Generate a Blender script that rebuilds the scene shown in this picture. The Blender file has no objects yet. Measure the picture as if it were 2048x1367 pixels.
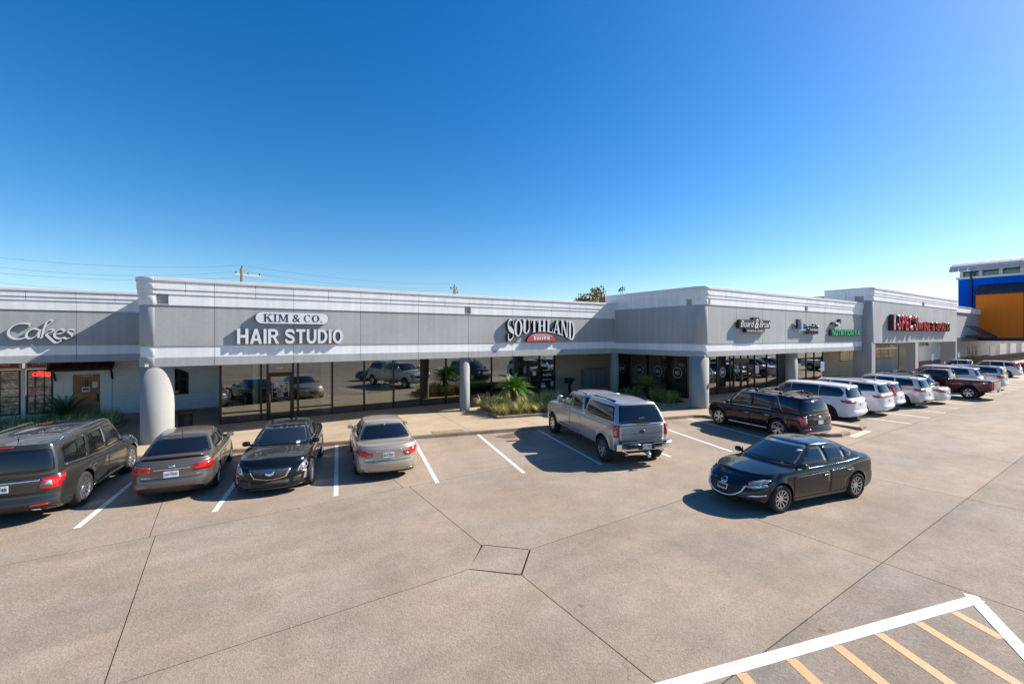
import bpy, bmesh, math, random
from mathutils import Vector, Matrix
from mathutils.bvhtree import BVHTree
from math import sin, cos, pi, radians, sqrt, atan2, hypot
random.seed(7)
scn = bpy.context.scene
COL = scn.collection
# ------------------------------------------------------------------ camera
cam_d = bpy.data.cameras.new('camera'); cam = bpy.data.objects.new('camera', cam_d); COL.objects.link(cam)
cam.location = (0, 0, 4.0); cam.rotation_euler = (radians(90), 0, radians(-33.22))
cam_d.sensor_width = 36; cam_d.lens = 15.43; cam_d.shift_y = -0.0056; cam_d.clip_start = .05; cam_d.clip_end = 3000
scn.camera = cam
# ------------------------------------------------------------------ sky, sun, exposure
SUN = Vector((1.0, -0.28, 0.79)).normalized()          # from the scene towards the sun
world = bpy.data.worlds.new('World'); scn.world = world; world.use_nodes = True
wn = world.node_tree; wn.nodes.clear()
sky = wn.nodes.new('ShaderNodeTexSky'); sky.sky_type = 'NISHITA'; sky.sun_disc = False
sky.sun_elevation = math.asin(SUN.z); sky.sun_rotation = atan2(SUN.x, SUN.y)
sky.altitude = 0; sky.air_density = 1.0; sky.dust_density = 0.4; sky.ozone_density = 3.2
hs = wn.nodes.new('ShaderNodeHueSaturation'); hs.inputs['Hue'].default_value = .502; hs.inputs['Saturation'].default_value = 1.4
bg = wn.nodes.new('ShaderNodeBackground'); bg.inputs[1].default_value = 0.081
wo = wn.nodes.new('ShaderNodeOutputWorld')
wn.links.new(sky.outputs[0], hs.inputs['Color']); wn.links.new(hs.outputs[0], bg.inputs[0]); wn.links.new(bg.outputs[0], wo.inputs[0])
sd = bpy.data.lights.new('sun', 'SUN'); sd.energy = 4.7; sd.angle = radians(.5); sd.color = (1, .93, .82)
so = bpy.data.objects.new('sun', sd); COL.objects.link(so); so.rotation_euler = SUN.to_track_quat('Z', 'Y').to_euler()
so.location = (30, -10, 40)
vs = scn.view_settings; vs.view_transform = 'Standard'; vs.look = 'None'; vs.exposure = 1.0; vs.gamma = 1.0; vs.use_curve_mapping = False
scn.cycles.max_bounces = 8; scn.cycles.transparent_max_bounces = 12
# ------------------------------------------------------------------ materials
MAT = {}
def mat(name, col, rough=.6, metal=0., coat=0., spec=.5, noise=None, bump=None, emis=None, alpha=None):
    """noise=(scale, amount, detail) colour variation; bump=(scale, strength, distance)"""
    if name in MAT: return MAT[name]
    m = bpy.data.materials.new(name); m.use_nodes = True; nt = m.node_tree
    b = nt.nodes['Principled BSDF']
    b.inputs['Base Color'].default_value = (*col, 1); b.inputs['Roughness'].default_value = rough
    b.inputs['Metallic'].default_value = metal; b.inputs['Coat Weight'].default_value = coat
    b.inputs['Coat Roughness'].default_value = .02; b.inputs['Specular IOR Level'].default_value = spec
    if noise or bump:
        tc = nt.nodes.new('ShaderNodeTexCoord')
    if noise:
        prev = None
        for (sc, am, det) in (noise if isinstance(noise, list) else [noise]):
            n = nt.nodes.new('ShaderNodeTexNoise'); n.inputs['Scale'].default_value = sc; n.inputs['Detail'].default_value = det
            nt.links.new(tc.outputs['Object'], n.inputs['Vector'])
            mr = nt.nodes.new('ShaderNodeMapRange'); mr.inputs[1].default_value = .25; mr.inputs[2].default_value = .75
            mr.inputs[3].default_value = 1 - am; mr.inputs[4].default_value = 1 + am
            nt.links.new(n.outputs[0], mr.inputs[0])
            mx = nt.nodes.new('ShaderNodeMix'); mx.data_type = 'RGBA'; mx.blend_type = 'MULTIPLY'; mx.inputs[0].default_value = 1
            if prev is None: mx.inputs[6].default_value = (*col, 1)
            else: nt.links.new(prev, mx.inputs[6])
            nt.links.new(mr.outputs[0], mx.inputs[7]); prev = mx.outputs[2]
        nt.links.new(prev, b.inputs['Base Color'])
    if bump:
        n = nt.nodes.new('ShaderNodeTexNoise'); n.inputs['Scale'].default_value = bump[0]; n.inputs['Detail'].default_value = 4
        nt.links.new(tc.outputs['Object'], n.inputs['Vector'])
        bp = nt.nodes.new('ShaderNodeBump'); bp.inputs['Strength'].default_value = bump[1]; bp.inputs['Distance'].default_value = bump[2]
        nt.links.new(n.outputs[0], bp.inputs['Height']); nt.links.new(bp.outputs[0], b.inputs['Normal'])
    if emis:
        b.inputs['Emission Color'].default_value = (*emis[0], 1); b.inputs['Emission Strength'].default_value = emis[1]
    MAT[name] = m
    return m
def srgb(r, g, b):
    f = lambda c: (c/255/12.92 if c <= 10 else ((c/255+.055)/1.055)**2.4)
    return (f(r), f(g), f(b))
# ------------------------------------------------------------------ mesh helpers
class MB:
    def __init__(s): s.v = []; s.f = []
    def add(s, vs, fs):
        o = len(s.v); s.v += [tuple(p) for p in vs]; s.f += [tuple(i+o for i in f) for f in fs]; return s
    def box(s, x0, x1, y0, y1, z0, z1, M=None):
        p = [Vector((x, y, z)) for z in (z0, z1) for y in (y0, y1) for x in (x0, x1)]
        if M: p = [M @ q for q in p]
        return s.add(p, [(0,2,3,1),(4,5,7,6),(0,1,5,4),(1,3,7,5),(3,2,6,7),(2,0,4,6)])
    def prism(s, poly, d0, d1, fn):
        """poly list of 2d; fn(a,b,d)->3d"""
        n = len(poly)
        vs = [fn(a, b, d0) for a, b in poly] + [fn(a, b, d1) for a, b in poly]
        fs = [tuple(range(n))[::-1], tuple(range(n, 2*n))] + [(i, (i+1) % n, (i+1) % n+n, i+n) for i in range(n)]
        return s.add(vs, fs)
    def lathe(s, prof, n=24, fn=None, closed=False):
        """prof: list of (r, h). fn(x,y,h)->3d"""
        fn = fn or (lambda x, y, h: (x, y, h)); m = len(prof)
        vs = [fn(r*cos(2*pi*k/n), r*sin(2*pi*k/n), h) for k in range(n) for r, h in prof]
        fs = []
        for k in range(n):
            k2 = (k+1) % n
            for j in range(m if closed else m-1):
                j2 = (j+1) % m
                fs.append((k*m+j, k2*m+j, k2*m+j2, k*m+j2))
        return s.add(vs, fs)
    def tube(s, pts, r, n=6, cap=True):
        pts = [Vector(p) for p in pts]; N = len(pts); rr = r if isinstance(r, (list, tuple)) else [r]*N
        vs = []
        for i, p in enumerate(pts):
            t = (pts[min(i+1, N-1)]-pts[max(i-1, 0)]).normalized()
            a = t.cross(Vector((0, 0, 1)));
            if a.length < 1e-3: a = t.cross(Vector((1, 0, 0)))
            a.normalize(); b = t.cross(a)
            vs += [p + (a*cos(2*pi*k/n)+b*sin(2*pi*k/n))*rr[i] for k in range(n)]
        fs = [(i*n+k, i*n+(k+1) % n, (i+1)*n+(k+1) % n, (i+1)*n+k) for i in range(N-1) for k in range(n)]
        if cap: fs += [tuple(range(n))[::-1], tuple((N-1)*n+k for k in range(n))]
        return s.add(vs, fs)
    def mesh(s, name):
        me = bpy.data.meshes.new(name); me.from_pydata(s.v, [], s.f); me.update(); return me
    def build(s, name, m, parent=None, smooth=False, bevel=0, **kw):
        me = s.mesh(name)
        return link(name, me, m, parent, smooth, bevel, **kw)
def link(name, me, m, parent=None, smooth=False, bevel=0, recalc=True):
    if recalc:
        bm = bmesh.new(); bm.from_mesh(me); bmesh.ops.recalc_face_normals(bm, faces=bm.faces); bm.to_mesh(me); bm.free()
    if m is not None and not me.materials: me.materials.append(m)
    if smooth: me.polygons.foreach_set('use_smooth', [True]*len(me.polygons))
    o = bpy.data.objects.new(name, me); COL.objects.link(o)
    if parent: o.parent = parent
    if bevel:
        b = o.modifiers.new('bevel', 'BEVEL'); b.width = bevel; b.segments = 2; b.limit_method = 'ANGLE'; b.angle_limit = radians(40)
    return o
def tag(o, label=None, cat=None, group=None, kind=None):
    if label: o['label'] = label
    if cat: o['category'] = cat
    if group: o['group'] = group
    if kind: o['kind'] = kind
    return o
def thing(name, label, cat, loc=(0, 0, 0), rz=0., group=None):
    o = bpy.data.objects.new(name, None); COL.objects.link(o); o.location = loc; o.rotation_euler = (0, 0, rz)
    o.empty_display_size = .2
    return tag(o, label, cat, group)
def curve1(pts):
    """monotone cubic interpolation through (x, value) points"""
    pts = sorted(pts); X = [p[0] for p in pts]; Y = [p[1] for p in pts]; n = len(X)
    d = [(Y[i+1]-Y[i])/(X[i+1]-X[i]) for i in range(n-1)]
    m = [d[0]] + [0 if d[i-1]*d[i] <= 0 else 2*d[i-1]*d[i]/(d[i-1]+d[i]) for i in range(1, n-1)] + [d[-1]]
    def f(x):
        if x <= X[0]: return Y[0]
        if x >= X[-1]: return Y[-1]
        i = 0
        while x > X[i+1]: i += 1
        h = X[i+1]-X[i]; t = (x-X[i])/h
        return (2*t**3-3*t*t+1)*Y[i]+(t**3-2*t*t+t)*h*m[i]+(-2*t**3+3*t*t)*Y[i+1]+(t**3-t*t)*h*m[i+1]
    return f
def rounded(poly, r, n=3):
    out = []; N = len(poly)
    for i in range(N):
        p = Vector(poly[i]).to_2d(); a = Vector(poly[i-1]).to_2d()-p; b = Vector(poly[(i+1) % N]).to_2d()-p
        rr = r[i] if isinstance(r, (list, tuple)) else r
        k = min(rr, a.length*.45, b.length*.45)
        if k < 1e-4: out.append(tuple(p)); continue
        A = p+a.normalized()*k; B = p+b.normalized()*k
        for j in range(n+1):
            t = j/n; out.append(tuple(A*(1-t)**2+p*2*t*(1-t)+B*t*t))
    return out
def text_mesh(s, size=1., weight=0., extr=0., align='LEFT', space=1., res=3):
    c = bpy.data.curves.new('t', 'FONT'); c.body = s; c.size = size; c.offset = weight; c.extrude = extr; c.align_x = align
    c.space_character = space; c.resolution_u = res
    o = bpy.data.objects.new('t', c); COL.objects.link(o)
    dg = bpy.context.evaluated_depsgraph_get(); me = bpy.data.meshes.new_from_object(o.evaluated_get(dg))
    bpy.data.objects.remove(o); bpy.data.curves.remove(c)
    return me
def fit_text(me, fn, x0, x1, y0, y1):
    """rescale text mesh to a box in its plane then map with fn(x,y,z)->3d"""
    xs = [v.co.x for v in me.vertices]; ys = [v.co.y for v in me.vertices]
    a, b, c, d = min(xs), max(xs), min(ys), max(ys)
    for v in me.vertices:
        v.co = Vector(fn(x0+(v.co.x-a)/(b-a)*(x1-x0), y0+(v.co.y-c)/(d-c)*(y1-y0), v.co.z))
    me.update(); return me
# ------------------------------------------------------------------ vehicles
def paint(name, col, metal=.0, rough=.32):
    return mat('paint_'+name, col, rough, metal, coat=.9, spec=.1, noise=(3., .05, 3))
M_GLASS = mat('car_glass', (.012, .015, .018), .03, 0, coat=.6, spec=.8)
M_GLASSB = mat('car_glass_privacy', (.006, .007, .009), .04, 0, coat=.4, spec=.6)
M_TYRE = mat('tyre_rubber', (.018, .018, .018), .85, noise=(14, .25, 3))
M_BLACK = mat('black_plastic', (.015, .015, .016), .55)
M_GLOSSB = mat('gloss_black', (.008, .008, .009), .12, coat=.5)
M_DARK = mat('underbody', (.01, .01, .01), .9)
M_ALLOY = mat('alloy', (.62, .62, .64), .25, .9)
M_ALLOYD = mat('dark_alloy', (.06, .06, .065), .3, .8)
M_CHROME = mat('chrome', (.8, .8, .82), .08, 1.)
M_RED = mat('tail_lamp_red', (.5, .006, .008), .12, coat=1.)
M_CLEAR = mat('lamp_clear', (.30, .32, .35), .12, .35, coat=1., noise=(14, .5, 2))
M_AMBER = mat('lamp_amber', (.75, .22, .03), .2, coat=1.)
M_WHITEP = mat('plate_white', (.7, .74, .78), .4, noise=(20, .1, 2))
M_INK = mat('plate_ink', (.02, .03, .08), .5)
M_MIRROR = mat('mirror_glass', (.6, .65, .7), .03, 1.)

NF = 9
def half_outline(xf, xr, wf, bf, rf, qf, br, rr, qr, fr):
    pts = []
    xfs = xf-bf-rf; xrs = xr+br+rr
    for k in range(NF):
        q = sin(pi/2*k/NF); u = max(0., (q-qf)/(1-qf))
        pts.append((xf-bf*q*q-rf*(1-sqrt(max(0, 1-u*u))), q*wf(0.)))
    for f in fr: pts.append((xfs+f*(xrs-xfs), wf(f)))
    for k in range(NF-1, -1, -1):
        q = sin(pi/2*k/NF); u = max(0., (q-qr)/(1-qr))
        pts.append((xr+br*q*q+rr*(1-sqrt(max(0, 1-u*u))), q*wf(1.)))
    return pts, xfs, xrs
TL = [0, .05, .12, .22, .32, .42, .52, .62, .72, .81, .88, .94, .98, 1.0]
class Car:
    pass
def ring_faces(M, K):
    fs = []
    for k in range(K-1):
        for i in range(M-1): fs.append((k*M+i, k*M+i+1, (k+1)*M+i+1, (k+1)*M+i))
    return fs
def mirror_mesh(rings, name):
    M = len(rings[0]); K = len(rings)
    v = [p for r in rings for p in r]; f = ring_faces(M, K); n = len(v)
    v2 = v+[(x, -y, z) for x, y, z in v]; f2 = f+[tuple(i+n for i in reversed(q)) for q in f]
    me = bpy.data.meshes.new(name); me.from_pydata(v2, [], f2)
    bm = bmesh.new(); bm.from_mesh(me); bmesh.ops.remove_doubles(bm, verts=bm.verts, dist=5e-4)
    bmesh.ops.dissolve_degenerate(bm, dist=1e-4, edges=bm.edges)
    bmesh.ops.recalc_face_normals(bm, faces=bm.faces); bm.to_mesh(me); bm.free(); return me
def subsurf(me, name, level=1):
    o = bpy.data.objects.new(name, me); COL.objects.link(o)
    s = o.modifiers.new('s', 'SUBSURF'); s.levels = level; s.render_levels = level
    dg = bpy.context.evaluated_depsgraph_get(); m2 = bpy.data.meshes.new_from_object(o.evaluated_get(dg))
    bpy.data.objects.remove(o); bpy.data.meshes.remove(me); m2.name = name
    return m2
def bvh_of(*mes):
    v = []; f = []
    for me in mes:
        o = len(v); v += [w.co.copy() for w in me.vertices]; f += [tuple(i+o for i in p.vertices) for p in me.polygons]
    return BVHTree.FromPolygons(v, f)
def patch(bvh, poly, cast, off=.005, cell=.09, skirt=.012):
    """project a 2d polygon onto the body; returns mesh. cast L R F B T"""
    bm = bmesh.new(); vs = [bm.verts.new((a, b, 0)) for a, b in poly]; bm.faces.new(vs)
    xs = [a for a, b in poly]; ys = [b for a, b in poly]
    for ax, lo, hi in ((0, min(xs), max(xs)), (1, min(ys), max(ys))):
        n = min(24, int((hi-lo)/cell))
        for k in range(1, n+1):
            c = lo+(hi-lo)*k/(n+1); co = [0, 0, 0]; co[ax] = c; no = [0, 0, 0]; no[ax] = 1
            bmesh.ops.bisect_plane(bm, geom=bm.verts[:]+bm.edges[:]+bm.faces[:], plane_co=co, plane_no=no)
    D = {'L': Vector((0, -1, 0)), 'R': Vector((0, 1, 0)), 'F': Vector((-1, 0, 0)), 'B': Vector((1, 0, 0)), 'T': Vector((0, 0, -1))}[cast]
    inn = {}
    for v in bm.verts:
        a, b = v.co.x, v.co.y
        o = {'L': (a, 4, b), 'R': (a, -4, b), 'F': (6, a, b), 'B': (-6, a, b), 'T': (a, b, 5)}[cast]
        hit = bvh.ray_cast(Vector(o), D)
        if hit[0] is None:
            mid = Vector(o)+D*{'L': 3.1, 'R': 3.1, 'F': 3.7, 'B': 3.4, 'T': 3.8}[cast]
            hit = bvh.find_nearest(mid)
        n = hit[1]
        if n.dot(D) > 0: n = -n
        n = (n-D*.5).normalized()
        v.co = hit[0]+n*off; inn[v] = n
    if skirt:
        be = [e for e in bm.edges if len(e.link_faces) == 1]
        bv = {}
        for e in be:
            for v in e.verts:
                if v not in bv: bv[v] = bm.verts.new(v.co-inn[v]*skirt)
        for e in be: bm.faces.new((e.verts[0], e.verts[1], bv[e.verts[1]], bv[e.verts[0]]))
    me = bpy.data.meshes.new('p'); bmesh.ops.recalc_face_normals(bm, faces=bm.faces); bm.to_mesh(me); bm.free()
    # make sure the main face points outwards
    tot = Vector((0, 0, 0))
    for p in me.polygons: tot += p.normal*p.area
    if tot.dot(D) > 0: me.flip_normals()
    return me
WHEELS = {}
def wheel_mesh(key, R, rim_r, w, style):
    """tyre + rim meshes, axis along y, outer face at +y"""
    if key in WHEELS: return WHEELS[key]
    t = MB(); h = w/2
    prof = [(rim_r*.97, -h*.8), (rim_r+.01, -h*.92), (R*.5+rim_r*.5, -h), (R-.03, -h*.93), (R-.006, -h*.75), (R, -h*.4), (R, h*.4), (R-.006, h*.75), (R-.03, h*.93), (R*.5+rim_r*.5, h), (rim_r+.01, h*.92), (rim_r*.97, h*.8)]
    t.lathe(prof, 36, lambda x, y, z: (x, z, y), closed=True)
    r = MB()
    r.lathe([(rim_r*.985, -h*.7), (rim_r*.985, h*.86), (rim_r*.93, h*.86), (rim_r*.9, h*.6), (rim_r*.88, -h*.7)], 36, lambda x, y, z: (x, z, y))
    r.lathe([(0, h*.62), (.06, h*.62), (.075, h*.5), (.075, h*.2), (0, h*.2)], 16, lambda x, y, z: (x, z, y))
    n, wid, twin = style[0], style[1], style[2]
    for k in range(n):
        a0 = 2*pi*k/n
        for da in ((-twin, twin) if twin else (0,)):
            a = a0+da
            ax = Vector((cos(a), 0, sin(a))); bx = Vector((-sin(a), 0, cos(a))); ay = Vector((0, 1, 0))
            ai = Vector((cos(a0+da*.35), 0, sin(a0+da*.35)))
            p0 = ai*.05; p1 = ax*rim_r*.93
            vs = []
            for p, ww, yy in ((p0, wid*.8, h*.58), (p1, wid, h*.78)):
                vs += [p-bx*ww+ay*yy, p+bx*ww+ay*yy, p+bx*ww*.8+ay*(yy-.045), p-bx*ww*.8+ay*(yy-.045)]
            r.add(vs, [(0, 1, 2, 3), (4, 7, 6, 5), (0, 4, 5, 1), (1, 5, 6, 2), (2, 6, 7, 3), (3, 7, 4, 0)])
    d = MB(); d.lathe([(rim_r*.9, -.02), (0, -.02), (0, -.05), (rim_r*.9, -.05)], 24, lambda x, y, z: (x, z, y))
    d.lathe([(.155, .012), (.02, .012), (.02, -.015), (.155, -.015)], 24, lambda x, y, z: (x, z, y))
    out = []
    for mb, nm in ((t, 'tyre'), (r, 'rim'), (d, 'brake_disc')):
        me = mb.mesh(nm); bm = bmesh.new(); bm.from_mesh(me); bmesh.ops.recalc_face_normals(bm, faces=bm.faces); bm.to_mesh(me); bm.free()
        out.append(me)
    out[0].polygons.foreach_set('use_smooth', [True]*len(out[0].polygons))
    WHEELS[key] = out; return out
def lerp(a, b, t): return a+(b-a)*t
def make_car(name, label, S, pos, heading, pnt, cat='car', group=None, z=-.13):
    root = thing(name, label, cat, (pos[0], pos[1], z), radians(heading), group)
    C = Car(); W = S['W']; wb = S['wb']; xw = (wb/2, -wb/2); R = S['R']; Ra = S.get('Ra', R+.06); zs = S.get('zs', .23)
    sh = curve1(S['sh']); crown = curve1(S['crown']); side = curve1(S.get('side', [(0, .945), (.1, .965), (.3, .985), (.55, 1.), (.7, .998), (.85, .985), (.94, .965), (1., .94)]))
    fp = curve1(S['fprof']); rp = curve1(S['rprof'])
    xf, xr = S['xf'], S['xr']; bf, rf, qf = S.get('front', (.14, .28, .45)); br, rr, qr = S.get('rear', (.1, .2, .55))
    xfs, xrs = xf-bf-rf, xr+br+rr
    tpf, tpr = S.get('taper', (.05, .035))
    def wf(f): # plan width along side fraction
        return W*(1-tpf*max(0, 1-f/.35)**2-tpr*max(0, (f-.65)/.35)**2)
    xs = set()
    for w in xw:
        for k in (1.06, 1.0, .97, .9, .78, .6, .4, .2, 0): xs.add(round(w+Ra*k, 4)); xs.add(round(w-Ra*k, 4))
    for k in range(25): xs.add(round(xfs+(xrs-xfs)*k/24, 4))
    xs = sorted([x for x in xs if xrs <= x <= xfs], reverse=True)
    keep = [xs[0]]
    for x in xs[1:]:
        if keep[-1]-x > .018: keep.append(x)
    fr = [(x-xfs)/(xrs-xfs) for x in keep]
    def arch(x):
        z_ = 0
        for w in xw:
            d = abs(x-w)/Ra
            if d < .985: z_ = max(z_, R+Ra*sqrt(max(0, 1-d*d)) if d < .975 else 0)
        return z_
    fl = S.get('flare', .012)
    po, _, _ = half_outline(xf, xr, wf, bf, rf, qf, br, rr, qr, fr)
    M = len(po); rings = []
    def wfx(x): # weight of front/rear profile
        a = max(0, min(1, (x-(xfs-.5))/(.5))); b = max(0, min(1, ((xrs+.5)-x)/.5)); s = lambda t: t*t*(3-2*t)
        return s(a), s(b)
    for t in TL:
        ring = []
        for i, (x, y) in enumerate(po):
            z_ = zs+(sh(x)-zs)*t
            if NF <= i < M-NF: z_ = max(z_, arch(x))
            tt = (z_-zs)/(sh(x)-zs)
            wy = side(tt); a, b = wfx(x)
            yy = y*wy
            for w in xw:
                d = sqrt((x-w)**2+(z_-R)**2)-Ra
                if d < .1 and NF <= i < M-NF: yy += fl*(1-max(0, d)/.1)**2
            xx = x-a*fp(tt)+b*rp(tt)
            ring.append((xx, yy, z_))
        rings.append(ring)
    last = rings[-1]
    G = S['g']
    def gw(key):
        a, m_, b = G[key]
        return lambda f: a*(1-f)*(1-2*f)+m_*4*f*(1-f)+b*f*(2*f-1)
    base, bxfs, bxrs = half_outline(G['bf'], G['br'], gw('bw'), *G.get('bfront', (.18, .12, .5)), *G.get('brear', (.12, .12, .5)), fr)
    roof, rxfs, rxrs = half_outline(G['rf'], G['rr'], gw('rw'), *G.get('rfront', (.1, .12, .5)), *G.get('rrear', (.06, .1, .5)), fr)
    zr = curve1(G['z']); rc = G.get('crown', .045); Wmx = max(p[1] for p in roof)
    def deck(x, y): return sh(x)+crown(x)*(1-min(1, abs(y)/W)**2.2)
    for s in (.04, .12, .3, .55, .8, .95, 1.):
        rings.append([(lerp(last[i][0], base[i][0], s), lerp(last[i][1], base[i][1], s), deck(lerp(last[i][0], base[i][0], s), lerp(last[i][1], base[i][1], s))+(.004 if s < .1 else 0)) for i in range(M)])
    bul = G.get('bulge', .02)
    def gpt(i, v):
        bx, by = base[i]; rx, ry = roof[i]; bz = deck(bx, by); b = bul*sin(pi*v)
        wx = max(0, 1-i/NF) if i < NF else -max(0, 1-(M-1-i)/NF) if i >= M-NF else 0
        return (lerp(bx, rx, v)+b*wx*.8, lerp(by, ry, v)+(b if by > .3 else b*by/.3), lerp(bz, zr(rx)+rc*(1-(ry/Wmx)**2), v))
    C.gpt = gpt; C.M = M
    for v in (.05, .25, .5, .75, .92, 1.): rings.append([gpt(i, v) for i in range(M)])
    for r_ in (.05, .16, .45, .75, 1.):
        rings.append([(roof[i][0], roof[i][1]*(1-r_), zr(roof[i][0])+rc*(1-(roof[i][1]*(1-r_)/Wmx)**2)) for i in range(M)])
    me = subsurf(mirror_mesh(rings, 'body'), 'body')
    body = link('body', me, pnt, root, True, recalc=False)
    C.bvh = bv = bvh_of(me); C.root = root; C.S = S; C.sh = sh; C.zr = zr
    # wheel wells and floor
    ub = MB(); ub.box(xrs+.05, xfs-.05, -W+.3, W-.3, zs-.02, zs+.3)
    ub.box(xw[1]+Ra+.02, xw[0]-Ra-.02, -W*.93, W*.93, zs-.012, zs+.12)
    ub.build('underbody', M_DARK, root)
    for w in xw:
        for sgn in (1, -1):
            n = 14; lin = MB(); pts = []
            for k in range(n+1):
                a = pi*k/n; pts.append((w+(Ra+.012)*cos(a), R+(Ra+.012)*sin(a)))
            pts = [(pts[0][0], zs)]+pts+[(pts[-1][0], zs)]
            wy_ = wf((w-xfs)/(xrs-xfs))
            vv = [(x, sgn*(wy_*.93), z_) for x, z_ in pts]+[(x, sgn*(W-.4), z_) for x, z_ in pts]; m_ = len(pts)
            lin.add(vv, [(k, k+1, m_+k+1, m_+k) for k in range(m_-1)]+[tuple(range(m_, 2*m_))])
            lin.build('wheel_well', M_DARK, root)
    wh = S['wheel']; ty, ri, di = wheel_mesh(wh[0], R, wh[1], wh[2], wh[3]); rimmat = wh[4]
    for w in xw:
        for sgn in (1, -1):
            o = link('wheel', ri, rimmat, root, recalc=False); o.location = (w, sgn*(S['tr']), R); o.rotation_euler = (0, radians(random.uniform(0, 60)), 0 if sgn > 0 else pi)
            link('tyre', ty, M_TYRE, o, recalc=False); link('brake_disc', di, M_ALLOYD, o, recalc=False)
    # glass
    gl = S.get('glass', M_GLASS); gp_ = S.get('rear_glass', M_GLASSB)
    def span_mesh(i1, v0, v1, front=True):
        idx = list(range(0, i1+1)) if front else list(range(M-1, M-2-i1, -1))
        vs_ = [v0+(v1-v0)*k/7 for k in range(8)]; cols = [(k, -1) for k in reversed(idx[1:])]+[(k, 1) for k in idx]
        V = []
        for v in vs_:
            for n_, (k, sg) in enumerate(cols):
                vv = v
                if n_ in (0, len(cols)-1): vv = min(max(v, v0+.06), v1-.06)   # rounded corners
                p = gpt(k, vv); q, n = bv.find_nearest(Vector((p[0], sg*p[1], p[2])))[:2]
                if n.z < -.2: n = -n
                V.append(q+n*.006)
        nc = len(cols); F = [(a*nc+b, a*nc+b+1, (a+1)*nc+b+1, (a+1)*nc+b) for a in range(7) for b in range(nc-1)]
        bd = [b for b in range(nc)]+[a*nc+nc-1 for a in range(1, 8)]+[7*nc+b for b in range(nc-2, -1, -1)]+[a*nc for a in range(6, 0, -1)]
        c0 = Vector((0, 0, .8)); o_ = len(V)
        for b in bd: V.append(V[b]+(c0-V[b]).normalized()*.014)
        F += [(bd[k], bd[(k+1) % len(bd)], o_+(k+1) % len(bd), o_+k) for k in range(len(bd))]
        me_ = bpy.data.meshes.new('glass'); me_.from_pydata(V, [], F); return me_
    def add(nm, poly, cast, m_, off=.005, parent=None, cell=.09, r=0, skirt=.012):
        if r: poly = rounded(poly, r)
        o = link(nm, patch(bv, poly, cast, off, cell, skirt), m_, parent or root, True, recalc=False)
        return o
    C.add = add
    if S.get('windshield', True):
        wsv = S.get('wsv', (.06, .93)); link('windshield', span_mesh(S.get('wsi', 7), wsv[0], wsv[1]), gl, root, True)
    if S.get('rear_window', True):
        rwv = S.get('rwv', (.08, .9)); link('rear_window', span_mesh(S.get('rwi', 7), rwv[0], rwv[1], False), gp_, root, True)
    def sz(x, v): return lerp(sh(x)+.02, zr(x), v)
    C.sz = sz
    for k, wp in enumerate(S['win']):
        poly = rounded([(x, sz(x, v)) for x, v in wp], S.get('win_r', .05))
        for c in ('L', 'R'): add('side_window', poly, c, gl if k == 0 else gp_)
        if S.get('win_trim'):
            cx = sum(a for a, b in poly)/len(poly)
    if S.get('dlo'): # bright or black strip round the side glass
        for c in ('L', 'R'):
            for pth in S['dlo'][0]:
                strip(C, [(x, sz(x, v)) for x, v in pth], S['dlo'][1], c, S['dlo'][2], 'window_trim', .007)
    # doors: a dark seam under a proud paint panel
    for dp in S.get('doors', []):
        zt = [(x, zs+(sh(x)-zs)*t) for x, t in dp[0]]
        for c in ('L', 'R'):
            d = add('door', rounded(inset(zt, .006), .05), c, pnt, .0035, cell=.05, skirt=.004)
            s = add('door_seam', rounded(zt, .055), c, M_DARK, .0015, d, cell=.05, skirt=0)
            hx, ht = dp[1]; hz = zs+(sh(hx)-zs)*ht
            h = patch(bv, rounded([(hx-.1, hz-.014), (hx+.1, hz-.014), (hx+.1, hz+.014), (hx-.1, hz+.014)], .014), c, .035, .05, .02)
            link('handle', h, S.get('handle', M_CHROME), d, True, recalc=False)
    # mirrors
    if 'mirror' in S:
        mx, mz, mw, mh = S['mirror']
        for sgn in (1, -1):
            hy_ = bv.ray_cast(Vector((mx, 4, mz-mh*.4)), Vector((0, -1, 0)))[0]; y0 = sgn*((hy_.y if hy_ else W*.93)-.02); mm = MB()
            prof = [(.0, .55), (.02, .85), (.06, 1.), (.12, .95), (.16, .6), (.175, .2)]
            vs = []; n = 12
            for (dx, sc) in prof:
                for k in range(n):
                    a = 2*pi*k/n; ca, sa = cos(a), sin(a)
                    ex = abs(ca)**.6*(1 if ca >= 0 else -1); ey = abs(sa)**.6*(1 if sa >= 0 else -1)
                    vs.append((mx-.06+dx, y0+sgn*(.06+mw/2)+ex*mw/2*sc, mz+ey*mh/2*sc))
            fs = [(j*n+k, j*n+(k+1) % n, (j+1)*n+(k+1) % n, (j+1)*n+k) for j in range(len(prof)-1) for k in range(n)]
            fs += [tuple(range(n)), tuple((len(prof)-1)*n+k for k in range(n))]
            mm.add(vs, fs)
            mm.tube([(mx+.02, y0-sgn*.05, mz-mh*.35), (mx+.02, y0+sgn*.1, mz-mh*.25)], .025)
            o = mm.build('wing_mirror', S.get('mirror_mat', pnt), root, True)
            g_ = MB(); g_.box(mx-.067, mx-.06, y0+sgn*.06+(0 if sgn > 0 else -mw)+mw*.12, y0+sgn*.06+(0 if sgn > 0 else -mw)+mw*.88, mz-mh*.36, mz+mh*.36)
            g_.build('mirror_glass', M_MIRROR, o)
    for it in S.get('bits', []):
        nm, cast, poly, m_ = it[:4]; kw = it[4] if len(it) > 4 else {}
        for c in ({'S': ('L', 'R')}.get(cast, (cast,))):
            polys = [poly]
            if kw.get('sym'): polys = [poly, [(-a, b) for a, b in poly][::-1]]
            for p in polys:
                add(nm, p, c, pnt if m_ == 'paint' else m_, kw.get('off', .007), None, kw.get('cell', .07), kw.get('r', .02), kw.get('skirt', .015))
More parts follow.
